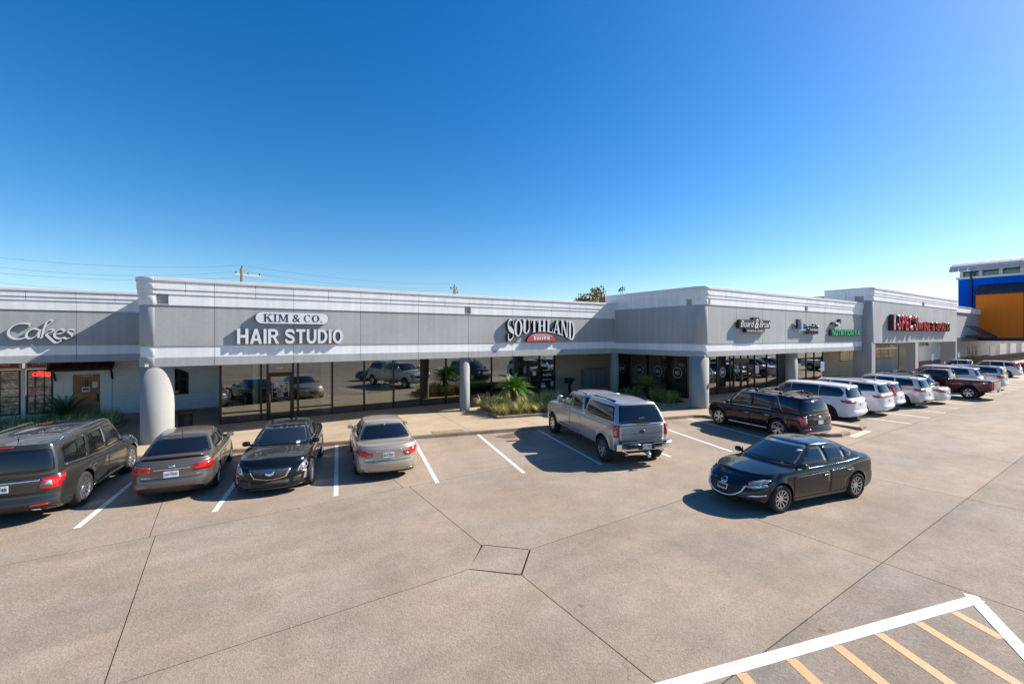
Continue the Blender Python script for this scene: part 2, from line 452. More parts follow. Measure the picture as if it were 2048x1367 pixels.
    if 'plate' in S:
        px, pz, txt, endc = S['plate']; cast = 'B' if endc == 'B' else 'F'
        hit = bv.ray_cast(Vector((-6 if cast == 'B' else 6, 0, pz)), Vector((1 if cast == 'B' else -1, 0, 0)))[0]
        sg = -1 if cast == 'B' else 1
        pb = MB(); pb.box(hit.x+sg*.012, hit.x+sg*.022, -.152, .152, pz-.076, pz+.076)
        p_ = pb.build('licence_plate', M_WHITEP, root, bevel=.006)
        if txt:
            tm = text_mesh(txt, weight=.02)
            fit_text(tm, lambda x, y, z_: (hit.x+sg*.0235, sg*x, pz+y), -.13, .13, -.042, .036); link('plate_lettering', tm, M_INK, p_, recalc=False)
            tm = text_mesh('TEXAS', weight=.01)
            fit_text(tm, lambda x, y, z_: (hit.x+sg*.0235, sg*x, pz+y), -.045, .045, .048, .066); link('plate_heading', tm, M_INK, p_, recalc=False)
    for bd in S.get('badges', []): # (text, cast, a0,a1,b0,b1, mat)
        badge(C, *bd)
    return C
def inset(poly, d):
    n = len(poly); P = [Vector(p).to_2d() for p in poly]; ar = sum(P[i].x*P[(i+1) % n].y-P[(i+1) % n].x*P[i].y for i in range(n)); sg = 1 if ar > 0 else -1
    out = []
    for i in range(n):
        a = (P[i]-P[i-1]).normalized(); b = (P[(i+1) % n]-P[i]).normalized()
        na = Vector((-a.y, a.x))*sg; nb = Vector((-b.y, b.x))*sg; m_ = (na+nb); m_ = m_/max(.3, m_.dot(na))
        out.append(tuple(P[i]+m_*d))
    return out
def strip(C, pts, w, cast, m_, nm, off=.006, parent=None):
    P = [Vector(p).to_2d() for p in pts]; L = []; Rr = []
    for i in range(len(P)):
        t = (P[min(i+1, len(P)-1)]-P[max(i-1, 0)]).normalized(); n = Vector((-t.y, t.x))
        L.append(tuple(P[i]+n*w/2)); Rr.append(tuple(P[i]-n*w/2))
    return link(nm, patch(C.bvh, L+Rr[::-1], cast, off, .12, .012), m_, parent or C.root, True, recalc=False)
def badge(C, txt, cast, a0, a1, b0, b1, m_, nm='lettering'):
    tm = text_mesh(txt, weight=.015, res=2)
    sg = {'B': -1, 'R': 1, 'L': -1, 'F': 1}[cast]
    o = {'L': lambda a, b: (a, 4, b), 'R': lambda a, b: (a, -4, b), 'F': lambda a, b: (6, a, b), 'B': lambda a, b: (-6, a, b)}[cast]
    D = {'L': Vector((0, -1, 0)), 'R': Vector((0, 1, 0)), 'F': Vector((-1, 0, 0)), 'B': Vector((1, 0, 0))}[cast]
    xs = [v.co.x for v in tm.vertices]; ys = [v.co.y for v in tm.vertices]; x0, x1, y0, y1 = min(xs), max(xs), min(ys), max(ys)
    for v in tm.vertices:
        fx = (v.co.x-x0)/(x1-x0); fy = (v.co.y-y0)/(y1-y0)
        a = lerp(a0, a1, fx) if cast in 'RF' else lerp(a1, a0, fx)
        p = Vector(o(a, lerp(b0, b1, fy))); h = C.bvh.ray_cast(p, D)
        q = h[0] if h[0] else C.bvh.find_nearest(p)[0]
        v.co = q-D*.009
    link(nm, tm, m_, C.root, recalc=False)

def block(root, nm, G, zdeck, m_, fr=[k/14 for k in range(15)]):
    """rounded canopy sitting on a body: returns object, bvh and point function"""
    def gw(key):
        a, m2, b = G[key]
        return lambda f: a*(1-f)*(1-2*f)+m2*4*f*(1-f)+b*f*(2*f-1)
    base, _, _ = half_outline(G['bf'], G['br'], gw('bw'), *G['bfront'], *G['brear'], fr)
    roof, _, _ = half_outline(G['rf'], G['rr'], gw('rw'), *G['rfront'], *G['rrear'], fr)
    zr = curve1(G['z']); Wmx = max(p[1] for p in roof); M = len(base); bul = G.get('bulge', .02); rings = []
    def gpt(i, v):
        bx, by = base[i]; rx, ry = roof[i]; b = bul*sin(pi*v)
        return (lerp(bx, rx, v), lerp(by, ry, v)+(b if by > .3 else b*by/.3), lerp(zdeck, zr(rx)+G['crown']*(1-(ry/Wmx)**2), v))
    for v in (0, .04, .25, .5, .75, .93, 1.): rings.append([gpt(i, v) for i in range(M)])
    for r_ in (.04, .14, .45, .75, 1.): rings.append([(roof[i][0], roof[i][1]*(1-r_), zr(roof[i][0])+G['crown']*(1-(roof[i][1]*(1-r_)/Wmx)**2)) for i in range(M)])
    me = subsurf(mirror_mesh(rings, nm), nm)
    return link(nm, me, m_, root, True, recalc=False), bvh_of(me), gpt, M
M_MESH = mat('grille_mesh', (.03, .03, .032), .5, .3, bump=(180, 1., .01))
M_SPLIT = mat('splitter', (.05, .05, .052), .35)
M_DEALER = mat('dealer_print', (.02, .06, .02), .4, noise=(60, .8, 3))
M_NAVYE = mat('emblem_navy', (.005, .01, .03), .15, coat=1.)
# ---- body shapes
def sedan(L=4.7, W=.9, wb=2.7, R=.32, fo=.92, zs=.21, H=1.43, hood=.90, belt=.93, trunk=.98, cowl=1.08, rf=.25, rr=-1.0, br=-1.85, bw=.82, rw=.57, wheel=None, nose=.25, **kw):
    xf = wb/2+fo; xr = xf-L
    S = dict(xf=xf, xr=xr, W=W, wb=wb, tr=W-.105, R=R, zs=zs,
        sh=[(xr, trunk-.05), (xr+.35, trunk), (br-.05, trunk-.01), (-.8, belt+.015), (.3, belt-.01), (cowl, hood-.015), (xf-.5, hood-.1), (xf-.15, hood-nose+.05), (xf, hood-nose)],
        crown=[(xr, .03), (br, .05), (0, .05), (cowl, .085), (xf-.4, .085), (xf, .05)],
        fprof=[(0, .10), (.12, .02), (.25, 0), (.45, .0), (.6, .02), (.85, .08), (1, .2)],
        rprof=[(0, .14), (.14, .03), (.28, 0), (.46, .0), (.5, .03), (.6, .045), (.9, .04), (.97, .05), (1, .09)],
        front=(.2, .26, .4), rear=(.13, .17, .55), taper=(.07, .05), flare=.014,
        g=dict(bf=cowl+.06, br=br, bw=(bw-.04, bw+.02, bw-.03), rf=rf, rr=rr, rw=(rw-.02, rw+.02, rw-.03), z=[(rr-.2, H-.075), (rr*.6, H-.04), (-.05, H-.035), (rf, H-.055)], bfront=(.22, .12, .5), brear=(.16, .14, .5), bulge=.03, crown=.035),
        wheel=wheel or ('sedan', .215, .2, (10, .016, 0), M_ALLOY), rwv=(.1, .88), wsv=(.1, .93),
        win=[[(cowl-.36, .1), (rf-.02, .86), (-.24, .9), (-.27, .1)], [(-.33, .1), (-.30, .9), (rr+.05, .82), (rr-.26, .42), (rr-.2, .12)]],
        doors=[([(cowl-.1, .1), (cowl-.13, .82), (-.3, .84), (-.28, .1)], (-.16, .72)), ([(-.32, .1), (-.34, .84), (-wb/2+.18, .84), (-wb/2+.1, .72), (-wb/2+R+.1, .42), (-wb/2+R+.15, .1)], (-wb/2+.3, .74))],
        mirror=(cowl-.42, belt+.09, .2, .14))
    S.update(kw); return S
def suv(L=4.9, W=.97, wb=2.85, R=.37, fo=.93, zs=.27, H=1.76, hood=1.04, belt=1.08, cowl=1.3, rf=.5, rri=.35, bri=.12, bw=.92, rw=.755, wheel=None, quarter=True, bp=-.2, cp=-1.12, dp=.42, **kw):
    xf = wb/2+fo; xr = xf-L; rr = xr+rri; br = xr+bri
    S = dict(xf=xf, xr=xr, W=W, wb=wb, tr=W-.12, R=R, Ra=R+.07, zs=zs,
        sh=[(xr, belt-.03), (xr+.5, belt+.03), (-.6, belt+.01), (cowl-.3, belt-.03), (cowl, hood), (xf-.4, hood-.07), (xf-.12, hood-.16), (xf, hood-.22)],
        crown=[(xr, .02), (0, .05), (cowl, .06), (xf-.4, .07), (xf, .04)],
        fprof=[(0, .16), (.12, .05), (.25, 0), (.5, .0), (.75, .04), (.9, .08), (1, .18)],
        rprof=[(0, .2), (.12, .05), (.22, .0), (.38, .0), (.42, .05), (.6, .06), (.9, .08), (1, .1)],
        front=(.17, .2, .5), rear=(.1, .15, .6), taper=(.05, .04), flare=.02,
        g=dict(bf=cowl+.08, br=br, bw=(bw-.05, bw+.015, bw-.05), rf=rf, rr=rr, rw=(rw-.03, rw+.02, rw-.05), z=[(rr, H-.12), (rr*.6, H-.065), (-.2, H-.04), (rf, H-.065)], bfront=(.2, .12, .5), brear=(.1, .12, .6), rrear=(.06, .12, .6), bulge=.03, crown=.04),
        wheel=wheel or ('suv', .24, .23, (5, .02, .16), M_ALLOY), rwv=(.1, .84), wsv=(.1, .93),
        win=[[(cowl-.34, .09), (rf-.06, .87), (bp+.03, .9), (bp+.03, .09)], [(bp-.03, .09), (bp-.03, .9), (cp+.03, .9), (cp-.03, .09)]] + ([[(cp-.12, .1), (cp-.05, .9), (xr+dp+.12, .86), (xr+dp, .2)]] if quarter else []),
        doors=[([(cowl-.12, .1), (cowl-.15, .84), (bp, .85), (bp, .1)], (bp+.16, .72)), ([(bp-.03, .1), (bp-.03, .85), (cp-.08, .85), (cp-.12, .72), (-wb/2+R+.12, .42), (-wb/2+R+.16, .1)], (cp+.12, .74))],
        mirror=(cowl-.42, belt+.1, .22, .17))
    S.update(kw); return S
BL = [(-1, 0)]
def rbox(y0, y1, z0, z1): return [(y0, z0), (y1, z0), (y1, z1), (y0, z1)]
SPECS = {}
P_CHAMP = paint('champagne', (.42, .355, .285), .5, .33)
P_GREY = paint('charcoal_metallic', (.055, .053, .052), .6, .25)
P_TAUPE = paint('taupe_metallic', (.155, .135, .12), .6, .26)
P_BLACK = paint('black', (.006, .006, .007), .0, .15)
P_NAVYB = paint('blue_black', (.010, .012, .016), .2, .2)
P_SILVER = paint('silver_metallic', (.46, .46, .47), .55, .35)
P_MAROON = paint('black_cherry', (.022, .008, .012), .3, .2)
P_WHITE = paint('white', (.72, .73, .75), 0, .3)
P_PEARL = paint('pearl_silver', (.58, .58, .58), .3, .3)
P_BLUEG = paint('slate', (.10, .115, .135), .5, .3)
P_RUBY = paint('dark_ruby', (.085, .012, .018), .3, .25)
S_ = SPECS
S_['lexus'] = (sedan(L=4.86, W=.912, wb=2.775, R=.33, fo=.98, H=1.46, rear=(.15, .2, .5), bits=[
    ('tail_light', 'B', [(.80, .74), (.83, .87), (.40, .80), (.47, .69), (.6, .675)], M_RED, dict(sym=1, off=.01)), ('tail_light_side', 'S', [(-2.33, .75), (-2.36, .88), (-2.08, .93), (-2.16, .80)], M_RED, dict(off=.009)),
    ('reverse_lamp', 'B', [(.49, .705), (.58, .70), (.57, .76), (.47, .765)], M_CLEAR, dict(sym=1, off=.016)),
    ('trunk_seam', 'B', [(-.66, .58), (.66, .58), (.66, .568), (-.66, .568)], M_DARK, dict(r=0, skirt=0, off=.003)), ('chrome_strip', 'B', rbox(-.36, .36, .842, .862), M_CHROME, dict(r=.005)),
    ('exhaust', 'B', rbox(.55, .67, .255, .32), M_CHROME, dict(sym=1, r=.03, off=.02)), ('exhaust_bore', 'B', rbox(.57, .65, .27, .305), M_DARK, dict(sym=1, r=.02, off=.025)), ('bumper_valance', 'B', rbox(-.72, .72, .22, .262), M_BLACK, dict(off=.006)),
    ('headlight', 'F', [(.84, .6), (.82, .70), (.5, .67), (.46, .58)], M_CLEAR, dict(sym=1)), ('grille', 'F', [(-.32, .62), (.32, .62), (.26, .42), (-.26, .42)], M_BLACK)],
    plate=(0, .735, 'BCY-7527', 'B'), badges=[('ES 350', 'B', -.62, -.44, .60, .635, M_CHROME), ('LEXUS', 'B', .44, .62, .60, .635, M_CHROME)]), P_CHAMP)
S_['kia'] = (sedan(L=4.53, W=.888, wb=2.65, R=.32, fo=.87, H=1.46, trunk=1.0, handle=P_TAUPE, wheel=('kia', .21, .2, (5, .03, 0), M_ALLOY), bits=[
    ('tail_light', 'B', [(.82, .72), (.85, .88), (.42, .80), (.47, .72)], M_RED, dict(sym=1, off=.01)), ('tail_light_side', 'S', [(-2.22, .73), (-2.26, .89), (-1.93, .91), (-2.03, .78)], M_RED, dict(off=.009)),
    ('trunk_seam', 'B', [(-.64, .59), (.64, .59), (.64, .578), (-.64, .578)], M_DARK, dict(r=0, skirt=0, off=.003)), ('chrome_strip', 'B', rbox(-.36, .36, .80, .825), M_CHROME, dict(r=.008)),
    ('bumper_valance', 'B', [(-.72, .235), (.72, .235), (.66, .36), (.5, .39), (-.5, .39), (-.66, .36)], M_BLACK, dict(off=.008)), ('bright_emblem', 'B', rbox(-.06, .06, .865, .905), M_CHROME, dict(r=.02)),
    ('headlight', 'F', [(.82, .58), (.80, .70), (.4, .66), (.4, .56)], M_CLEAR, dict(sym=1)), ('grille', 'F', [(-.4, .62), (.4, .62), (.36, .55), (-.36, .55)], M_BLACK)],
    plate=(0, .69, 'JAA-W545', 'B'), badges=[('FORTE', 'B', .42, .6, .62, .645, M_CHROME), ('EX', 'B', -.6, -.52, .62, .65, M_CHROME)]), P_TAUPE)
S_['cadillac'] = (sedan(nose=.21, L=5.02, W=.915, wb=2.91, R=.345, fo=.90, H=1.45, hood=.93, cowl=.98, rf=.12, rr=-1.15, br=-2.0, front=(.2, .16, .55), fprof=[(0, .03), (.1, 0), (.3, .03), (.5, .04), (.75, .05), (.92, .1), (1, .2)], handle=P_BLACK,
    wheel=('cad', .25, .24, (7, .02, .1), M_ALLOY), crown=[(-2.6, .03), (-1.8, .05), (0, .05), (.95, .1), (1.8, .1), (2.36, .05)], bits=[
    ('grille_surround', 'F', [(-.5, .685), (.5, .685), (.38, .47), (.1, .42), (-.1, .42), (-.38, .47)], M_CHROME, dict(off=.012)), ('grille_mesh', 'F', [(-.455, .665), (.455, .665), (.35, .485), (.09, .442), (-.09, .442), (-.35, .485)], M_MESH, dict(off=.02)),
    ('emblem', 'F', [(-.105, .625), (.105, .625), (.09, .56), (.0, .525), (-.09, .56)], M_CHROME, dict(off=.035, r=.012)), ('headlight', 'F', [(.60, .55), (.68, .70), (.80, .80), (.86, .66), (.82, .58)], M_CLEAR, dict(sym=1, off=.01)),
    ('lamp_lens', 'F', [(.66, .58), (.69, .65), (.76, .65), (.76, .58)], M_MIRROR, dict(sym=1, off=.016, r=.035)), ('daytime_lamp', 'F', [(.76, .33), (.8, .55), (.84, .55), (.82, .33)], M_CLEAR, dict(sym=1, off=.012)),
    ('lower_grille', 'F', [(-.45, .40), (.45, .40), (.42, .27), (-.42, .27)], M_MESH, dict(off=.008)), ('side_intake', 'F', [(.5, .28), (.5, .42), (.72, .46), (.7, .32)], M_BLACK, dict(sym=1, off=.008)),
    ('splitter', 'F', rbox(-.8, .8, .195, .225), M_SPLIT, dict(off=.03)), ('hood_vent', 'T', [(1.3, -.28), (1.55, -.32), (1.55, .32), (1.3, .28)], M_BLACK, dict(off=.004)),
    ('hood_panel', 'T', [(1.1, -.62), (2.05, -.45), (2.05, -.43), (1.1, -.6)], M_DARK, dict(off=.002, r=0, skirt=0, sym=0)), ('inspection_sticker', 'F', rbox(.42, .52, 1.02, 1.06), M_WHITEP, dict(off=.012)),
    ('side_marker', 'S', rbox(2.0, 2.12, .52, .57), M_AMBER, dict(off=.01)), ('tail_light', 'B', [(.72, .6), (.72, .95), (.82, .92), (.82, .6)], M_RED, dict(sym=1))]), P_BLACK)
S_['mazda'] = (sedan(nose=.19, L=4.58, W=.898, wb=2.70, R=.325, fo=.93, H=1.455, hood=.915, belt=.935, trunk=1.0, cowl=1.08, rf=.12, rr=-1.05, br=-1.95, front=(.28, .28, .35), fprof=[(0, .1), (.12, .02), (.25, 0), (.45, .02), (.65, .07), (.85, .13), (1, .26)], handle=P_NAVYB,
    wheel=('mazda', .21, .205, (10, .015, 0), M_ALLOY), win=[[(.66, .12), (.10, .86), (-.26, .9), (-.29, .1)], [(-.35, .1), (-.32, .9), (-.98, .80), (-.98, .12)], [(-1.03, .13), (-1.03, .78), (-1.34, .42), (-1.22, .16)]],
    bits=[('grille', 'F', [(-.50, .60), (.50, .60), (.42, .42), (.2, .33), (-.2, .33), (-.42, .42)], M_BLACK, dict(off=.008)),
    ('headlight', 'F', [(.42, .585), (.60, .65), (.79, .69), (.82, .63), (.66, .57)], M_CLEAR, dict(sym=1, off=.01)), ('headlight_side', 'S', [(2.02, .63), (1.70, .715), (1.58, .77), (1.74, .77), (2.0, .695)], M_CLEAR, dict(off=.009)),
    ('turn_lamp', 'F', rbox(.50, .59, .578, .625), M_AMBER, dict(sym=1, off=.017)), ('lamp_lens', 'F', rbox(.65, .74, .60, .67), M_MIRROR, dict(sym=1, off=.017, r=.045)),
    ('fog_lamp_trim', 'F', [(.56, .40), (.82, .46), (.82, .43), (.60, .37)], M_CHROME, dict(sym=1, off=.01)), ('fog_recess', 'F', [(.58, .37), (.8, .42), (.76, .3), (.66, .28)], M_BLACK, dict(sym=1, off=.006)), ('lower_grille', 'F', rbox(-.4, .4, .22, .29), M_BLACK, dict(off=.006)),
    ('plate_bracket', 'F', rbox(-.155, .155, .42, .56), M_BLACK, dict(off=.02)), ('dealer_plate', 'F', rbox(-.14, .14, .43, .55), M_WHITEP, dict(off=.026)), ('plate_print', 'F', rbox(-.12, .12, .455, .52), M_DEALER, dict(off=.032, r=0)),
    ('emblem', 'F', [(.085*cos(k*pi/8), .615+.07*sin(k*pi/8)) for k in range(16)], M_CHROME, dict(off=.03, r=0)), ('emblem_field', 'F', [(.066*cos(k*pi/8), .615+.053*sin(k*pi/8)) for k in range(16)], M_BLACK, dict(off=.036, r=0)), ('emblem_wing', 'F', [(-.06, .635), (-.03, .60), (0, .622), (.03, .60), (.06, .635), (.03, .575), (0, .6), (-.03, .575)], M_CHROME, dict(off=.041, r=0)),
    ('tail_light', 'B', [(.84, .78), (.84, .92), (.44, .86), (.5, .78)], M_RED, dict(sym=1, off=.01)), ('tail_light_side', 'S', [(-2.22, .82), (-2.25, .93), (-1.98, .96), (-2.05, .87)], M_RED, dict(off=.009)), ('inspection_sticker', 'F', rbox(.5, .58, 1.27, 1.3), M_WHITEP, dict(off=.012))]), P_NAVYB)
S_['explorer'] = (suv(L=5.04, W=1.0, wb=2.865, R=.40, fo=.97, H=1.82, belt=1.05, hood=1.05, rri=.22, bri=.08, rf=.66, rw=.79, bw=.94, wheel=('expl', .275, .25, (10, .014, .05), M_ALLOY), bits=[
    ('tail_light', 'B', [(.62, .78), (.66, .98), (.93, 1.0), (.93, .77), (.8, .73)], M_RED, dict(sym=1, off=.012)), ('tail_light_side', 'S', [(-2.46, .79), (-2.5, .99), (-2.2, 1.02), (-2.28, .88)], M_RED, dict(off=.01)), ('reverse_lamp', 'B', [(.68, .82), (.69, .93), (.8, .94), (.82, .81)], M_CLEAR, dict(sym=1, off=.018)),
    ('chrome_strip', 'B', rbox(-.62, .62, .945, .98), M_CHROME, dict(r=.01)), ('hatch_seam', 'B', rbox(-.72, .72, .66, .712), M_DARK, dict(r=0, skirt=0, off=.003)), ('lower_bumper', 'B', [(-.86, .3), (.86, .3), (.8, .46), (-.8, .46)], M_BLACK, dict(off=.008)),
    ('reflector', 'B', rbox(.5, .78, .42, .455), M_RED, dict(sym=1, off=.014)), ('exhaust', 'B', rbox(.5, .64, .3, .36), M_CHROME, dict(sym=1, r=.03, off=.03)), ('stop_lamp', 'B', rbox(-.16, .16, 1.69, 1.715), M_RED, dict(off=.008)),
    ('rocker_trim', 'S', rbox(-.92, .92, .295, .35), M_CHROME, dict(off=.008)), ('headlight', 'F', rbox(.6, .88, .75, .88), M_CLEAR, dict(sym=1)), ('grille', 'F', rbox(-.55, .55, .62, .85), M_BLACK),
    ('sunroof', 'T', [(-1.3, -.5), (.25, -.48), (.25, .48), (-1.3, .5)], M_GLASSB, dict(off=.004, r=.06))],
    dlo=([[(.9, .03), (-.2, .03), (-1.2, .03), (-2.1, .12)]], .02, M_CHROME), plate=(0, .84, 'S-2748', 'B')), P_GREY)
S_['palisade'] = (suv(L=4.98, W=.988, wb=2.90, R=.385, fo=.94, H=1.78, belt=1.06, hood=1.06, rri=.28, bri=.1, rf=.6, handle=M_CHROME, wheel=('pal', .265, .24, (5, .028, .22), M_ALLOY), dp=.5, bits=[
    ('tail_light', 'B', [(.74, .70), (.72, 1.0), (.90, 1.02), (.92, .70)], M_RED, dict(sym=1, off=.012)), ('tail_light_side', 'S', [(-2.40, .72), (-2.44, 1.01), (-2.22, 1.02), (-2.3, .84)], M_RED, dict(off=.01)), ('tail_chrome', 'B', [(.70, .74), (.69, .98), (.72, .98), (.735, .74)], M_CHROME, dict(sym=1, off=.018)),
    ('hatch_seam', 'B', rbox(-.7, .7, .66, .672), M_DARK, dict(r=0, skirt=0, off=.003)), ('skid_plate', 'B', [(-.7, .31), (.7, .31), (.62, .41), (-.62, .41)], M_ALLOY, dict(off=.012)), ('reflector', 'B', rbox(.55, .85, .48, .54), M_RED, dict(sym=1, off=.01)), ('rocker_trim', 'S', rbox(-.95, .95, .29, .345), M_CHROME, dict(off=.008)),
    ('stop_lamp', 'B', rbox(-.16, .16, 1.6, 1.625), M_RED, dict(off=.008)), ('emblem', 'B', rbox(-.07, .07, .945, 1.0), M_CHROME, dict(r=.03)), ('headlight', 'F', rbox(.7, .86, .6, .9), M_CLEAR, dict(sym=1)), ('grille', 'F', rbox(-.5, .5, .6, .85), M_CHROME), ('side_marker', 'S', rbox(2.02, 2.1, .66, .78), M_AMBER, dict(off=.01))],
    dlo=([[(.95, .04), (.45, .93), (-.2, .965), (-1.2, .96), (-1.33, .9), (-1.5, .35), (-1.56, .1)], [(.95, .04), (-.2, .04), (-1.12, .06)]], .028, M_CHROME),
    plate=(0, .765, '', 'B'), badges=[('PALISADE', 'B', -.36, .36, .88, .918, M_CHROME)]), P_MAROON)
S_['minivan'] = (suv(win=[[(1.28, .09), (.56, .87), (.22, .9), (.22, .09)], [(.2, .09), (.2, .9), (-1.1, .9), (-1.1, .09)], [(-1.12, .09), (-1.12, .9), (-2.0, .86), (-2.2, .5), (-2.12, .14)]], L=5.17, W=1.0, wb=3.09, R=.355, fo=.95, H=1.78, belt=1.06, hood=1.0, cowl=1.62, rf=.62, rri=.42, bri=.2, zs=.22, bp=.18, cp=-1.12, dp=.5, handle=P_WHITE, wheel=('van', .235, .225, (5, .022, .2), M_ALLOYD), bits=[
    ('tail_light', 'B', [(.46, .90), (.5, 1.0), (.9, 1.02), (.9, .88)], M_RED, dict(sym=1, off=.012)), ('tail_light_side', 'S', [(-2.44, .88), (-2.48, 1.02), (-2.05, 1.03), (-2.15, .93)], M_RED, dict(off=.01)), ('bumper_trim', 'B', rbox(-.8, .8, .40, .43), M_CHROME, dict(r=.01)), ('hatch_seam', 'B', rbox(-.68, .68, .62, .632), M_DARK, dict(r=0, skirt=0, off=.003)),
    ('headlight', 'F', rbox(.6, .88, .7, .82), M_CLEAR, dict(sym=1)), ('grille', 'F', rbox(-.5, .5, .55, .66), M_BLACK)], plate=(0, .86, '', 'B')), P_WHITE)
S_['durango'] = (suv(L=5.11, W=.98, wb=3.04, R=.38, fo=.93, H=1.80, belt=1.14, hood=1.1, handle=P_WHITE, bits=[
    ('tail_light_bar', 'B', rbox(-.86, .86, .98, 1.07), M_RED, dict(off=.01)), ('tail_light_side', 'S', [(-2.44, .95), (-2.46, 1.08), (-2.12, 1.08), (-2.2, .96)], M_RED, dict(off=.01)), ('bumper_seam', 'B', rbox(-.75, .75, .64, .65), M_DARK, dict(r=0, skirt=0, off=.003)), ('exhaust', 'B', rbox(.5, .64, .32, .38), M_CHROME, dict(sym=1, r=.03, off=.02)), ('headlight', 'F', rbox(.6, .86, .8, .92), M_CLEAR, dict(sym=1)), ('grille', 'F', rbox(-.5, .5, .75, .9), M_BLACK)], plate=(0, .84, '', 'B')), P_WHITE)
S_['crv'] = (suv(L=4.53, W=.91, wb=2.62, R=.345, fo=.9, H=1.64, belt=1.0, hood=.98, cowl=1.2, rf=.4, handle=P_WHITE, bw=.85, rw=.69, bits=[
    ('tail_light', 'B', [(.6, .84), (.6, 1.0), (.66, 1.5), (.72, 1.5), (.82, 1.0), (.82, .84)], M_RED, dict(sym=1, off=.012)), ('tail_light_side', 'S', [(-2.2, .84), (-2.1, 1.42), (-2.02, 1.42), (-2.04, .9)], M_RED, dict(off=.01)), ('bumper_low', 'B', rbox(-.75, .75, .28, .42), M_BLACK, dict(off=.008)), ('headlight', 'F', rbox(.5, .8, .75, .88), M_CLEAR, dict(sym=1)), ('grille', 'F', rbox(-.4, .4, .65, .75), M_BLACK)], plate=(0, .76, '', 'B')), P_WHITE)
S_['pathfinder'] = (suv(L=5.0, W=.98, wb=2.90, R=.38, fo=.97, H=1.77, belt=1.10, hood=1.04, handle=M_CHROME, wheel=('path', .25, .235, (10, .018, 0), M_ALLOY), dp=.55, bits=[
    ('tail_light', 'B', [(.5, .92), (.56, 1.06), (.88, 1.1), (.88, .96)], M_RED, dict(sym=1, off=.012)), ('tail_light_side', 'S', [(-2.38, .92), (-2.42, 1.07), (-2.0, 1.12), (-2.1, .98)], M_RED, dict(off=.01)), ('bumper_low', 'B', rbox(-.8, .8, .3, .46), M_BLACK, dict(off=.008)), ('skid_plate', 'B', rbox(-.5, .5, .32, .4), M_ALLOY, dict(off=.016)), ('rocker_trim', 'S', rbox(-.9, .9, .29, .33), M_BLACK, dict(off=.008)), ('headlight', 'F', rbox(.6, .86, .75, .9), M_CLEAR, dict(sym=1)), ('grille', 'F', rbox(-.5, .5, .65, .85), M_CHROME)], plate=(0, .78, '', 'B')), P_PEARL)
S_['accord'] = (sedan(L=4.9, W=.925, wb=2.78, R=.33, fo=.95, H=1.47, bits=[
    ('tail_light', 'B', [(.82, .74), (.84, .88), (.40, .84), (.45, .72)], M_RED, dict(sym=1, off=.01)), ('tail_light_side', 'S', [(-2.34, .75), (-2.38, .88), (-1.98, .92), (-2.08, .8)], M_RED, dict(off=.009)), ('trunk_seam', 'B', rbox(-.64, .64, .58, .592), M_DARK, dict(r=0, skirt=0, off=.003)), ('headlight', 'F', rbox(.5, .82, .58, .7), M_CLEAR, dict(sym=1)), ('grille', 'F', rbox(-.4, .4, .5, .62), M_CHROME)], plate=(0, .7, '', 'B')), P_PEARL)
S_['outback'] = (suv(L=4.8, W=.915, wb=2.745, R=.345, fo=.95, H=1.63, belt=1.02, hood=.97, bw=.85, rw=.69, zs=.28, rri=.55, handle=P_BLUEG, bits=[
    ('tail_light', 'B', [(.5, .86), (.54, 1.0), (.84, 1.02), (.84, .84)], M_RED, dict(sym=1, off=.012)), ('tail_light_side', 'S', [(-2.24, .84), (-2.28, 1.0), (-2.0, 1.0), (-2.06, .86)], M_RED, dict(off=.01)), ('bumper_low', 'B', rbox(-.75, .75, .3, .4), M_BLACK, dict(off=.008)), ('headlight', 'F', rbox(.5, .8, .7, .85), M_CLEAR, dict(sym=1)), ('grille', 'F', rbox(-.4, .4, .6, .75), M_BLACK)], plate=(0, .78, '', 'B')), P_BLUEG)
S_['infiniti'] = (suv(L=5.3, W=1.015, wb=3.075, R=.40, fo=.98, H=1.9, belt=1.2, hood=1.15, rw=.80, handle=M_CHROME, dp=.6, bits=[
    ('tail_light', 'B', [(.55, .98), (.6, 1.14), (.9, 1.16), (.9, .98)], M_RED, dict(sym=1, off=.012)), ('headlight', 'F', rbox(.6, .86, .85, 1.0), M_CLEAR, dict(sym=1)), ('grille', 'F', rbox(-.5, .5, .7, .95), M_CHROME)], plate=(0, .9, '', 'B')), P_WHITE)
S_['landcruiser'] = (suv(L=4.95, W=.97, wb=2.85, R=.39, fo=.9, H=1.86, belt=1.15, hood=1.12, rw=.77, rri=.22, handle=P_SILVER, bits=[
    ('tail_light', 'B', [(.5, .92), (.54, 1.1), (.88, 1.14), (.88, .9)], M_RED, dict(sym=1, off=.012)), ('tail_light_side', 'S', [(-2.36, .92), (-2.38, 1.12), (-2.12, 1.12), (-2.16, .95)], M_RED, dict(off=.01)), ('headlight', 'F', rbox(.6, .86, .85, 1.0), M_CLEAR, dict(sym=1)), ('grille', 'F', rbox(-.5, .5, .75, .95), M_CHROME)], plate=(0, .85, '', 'B')), P_SILVER)
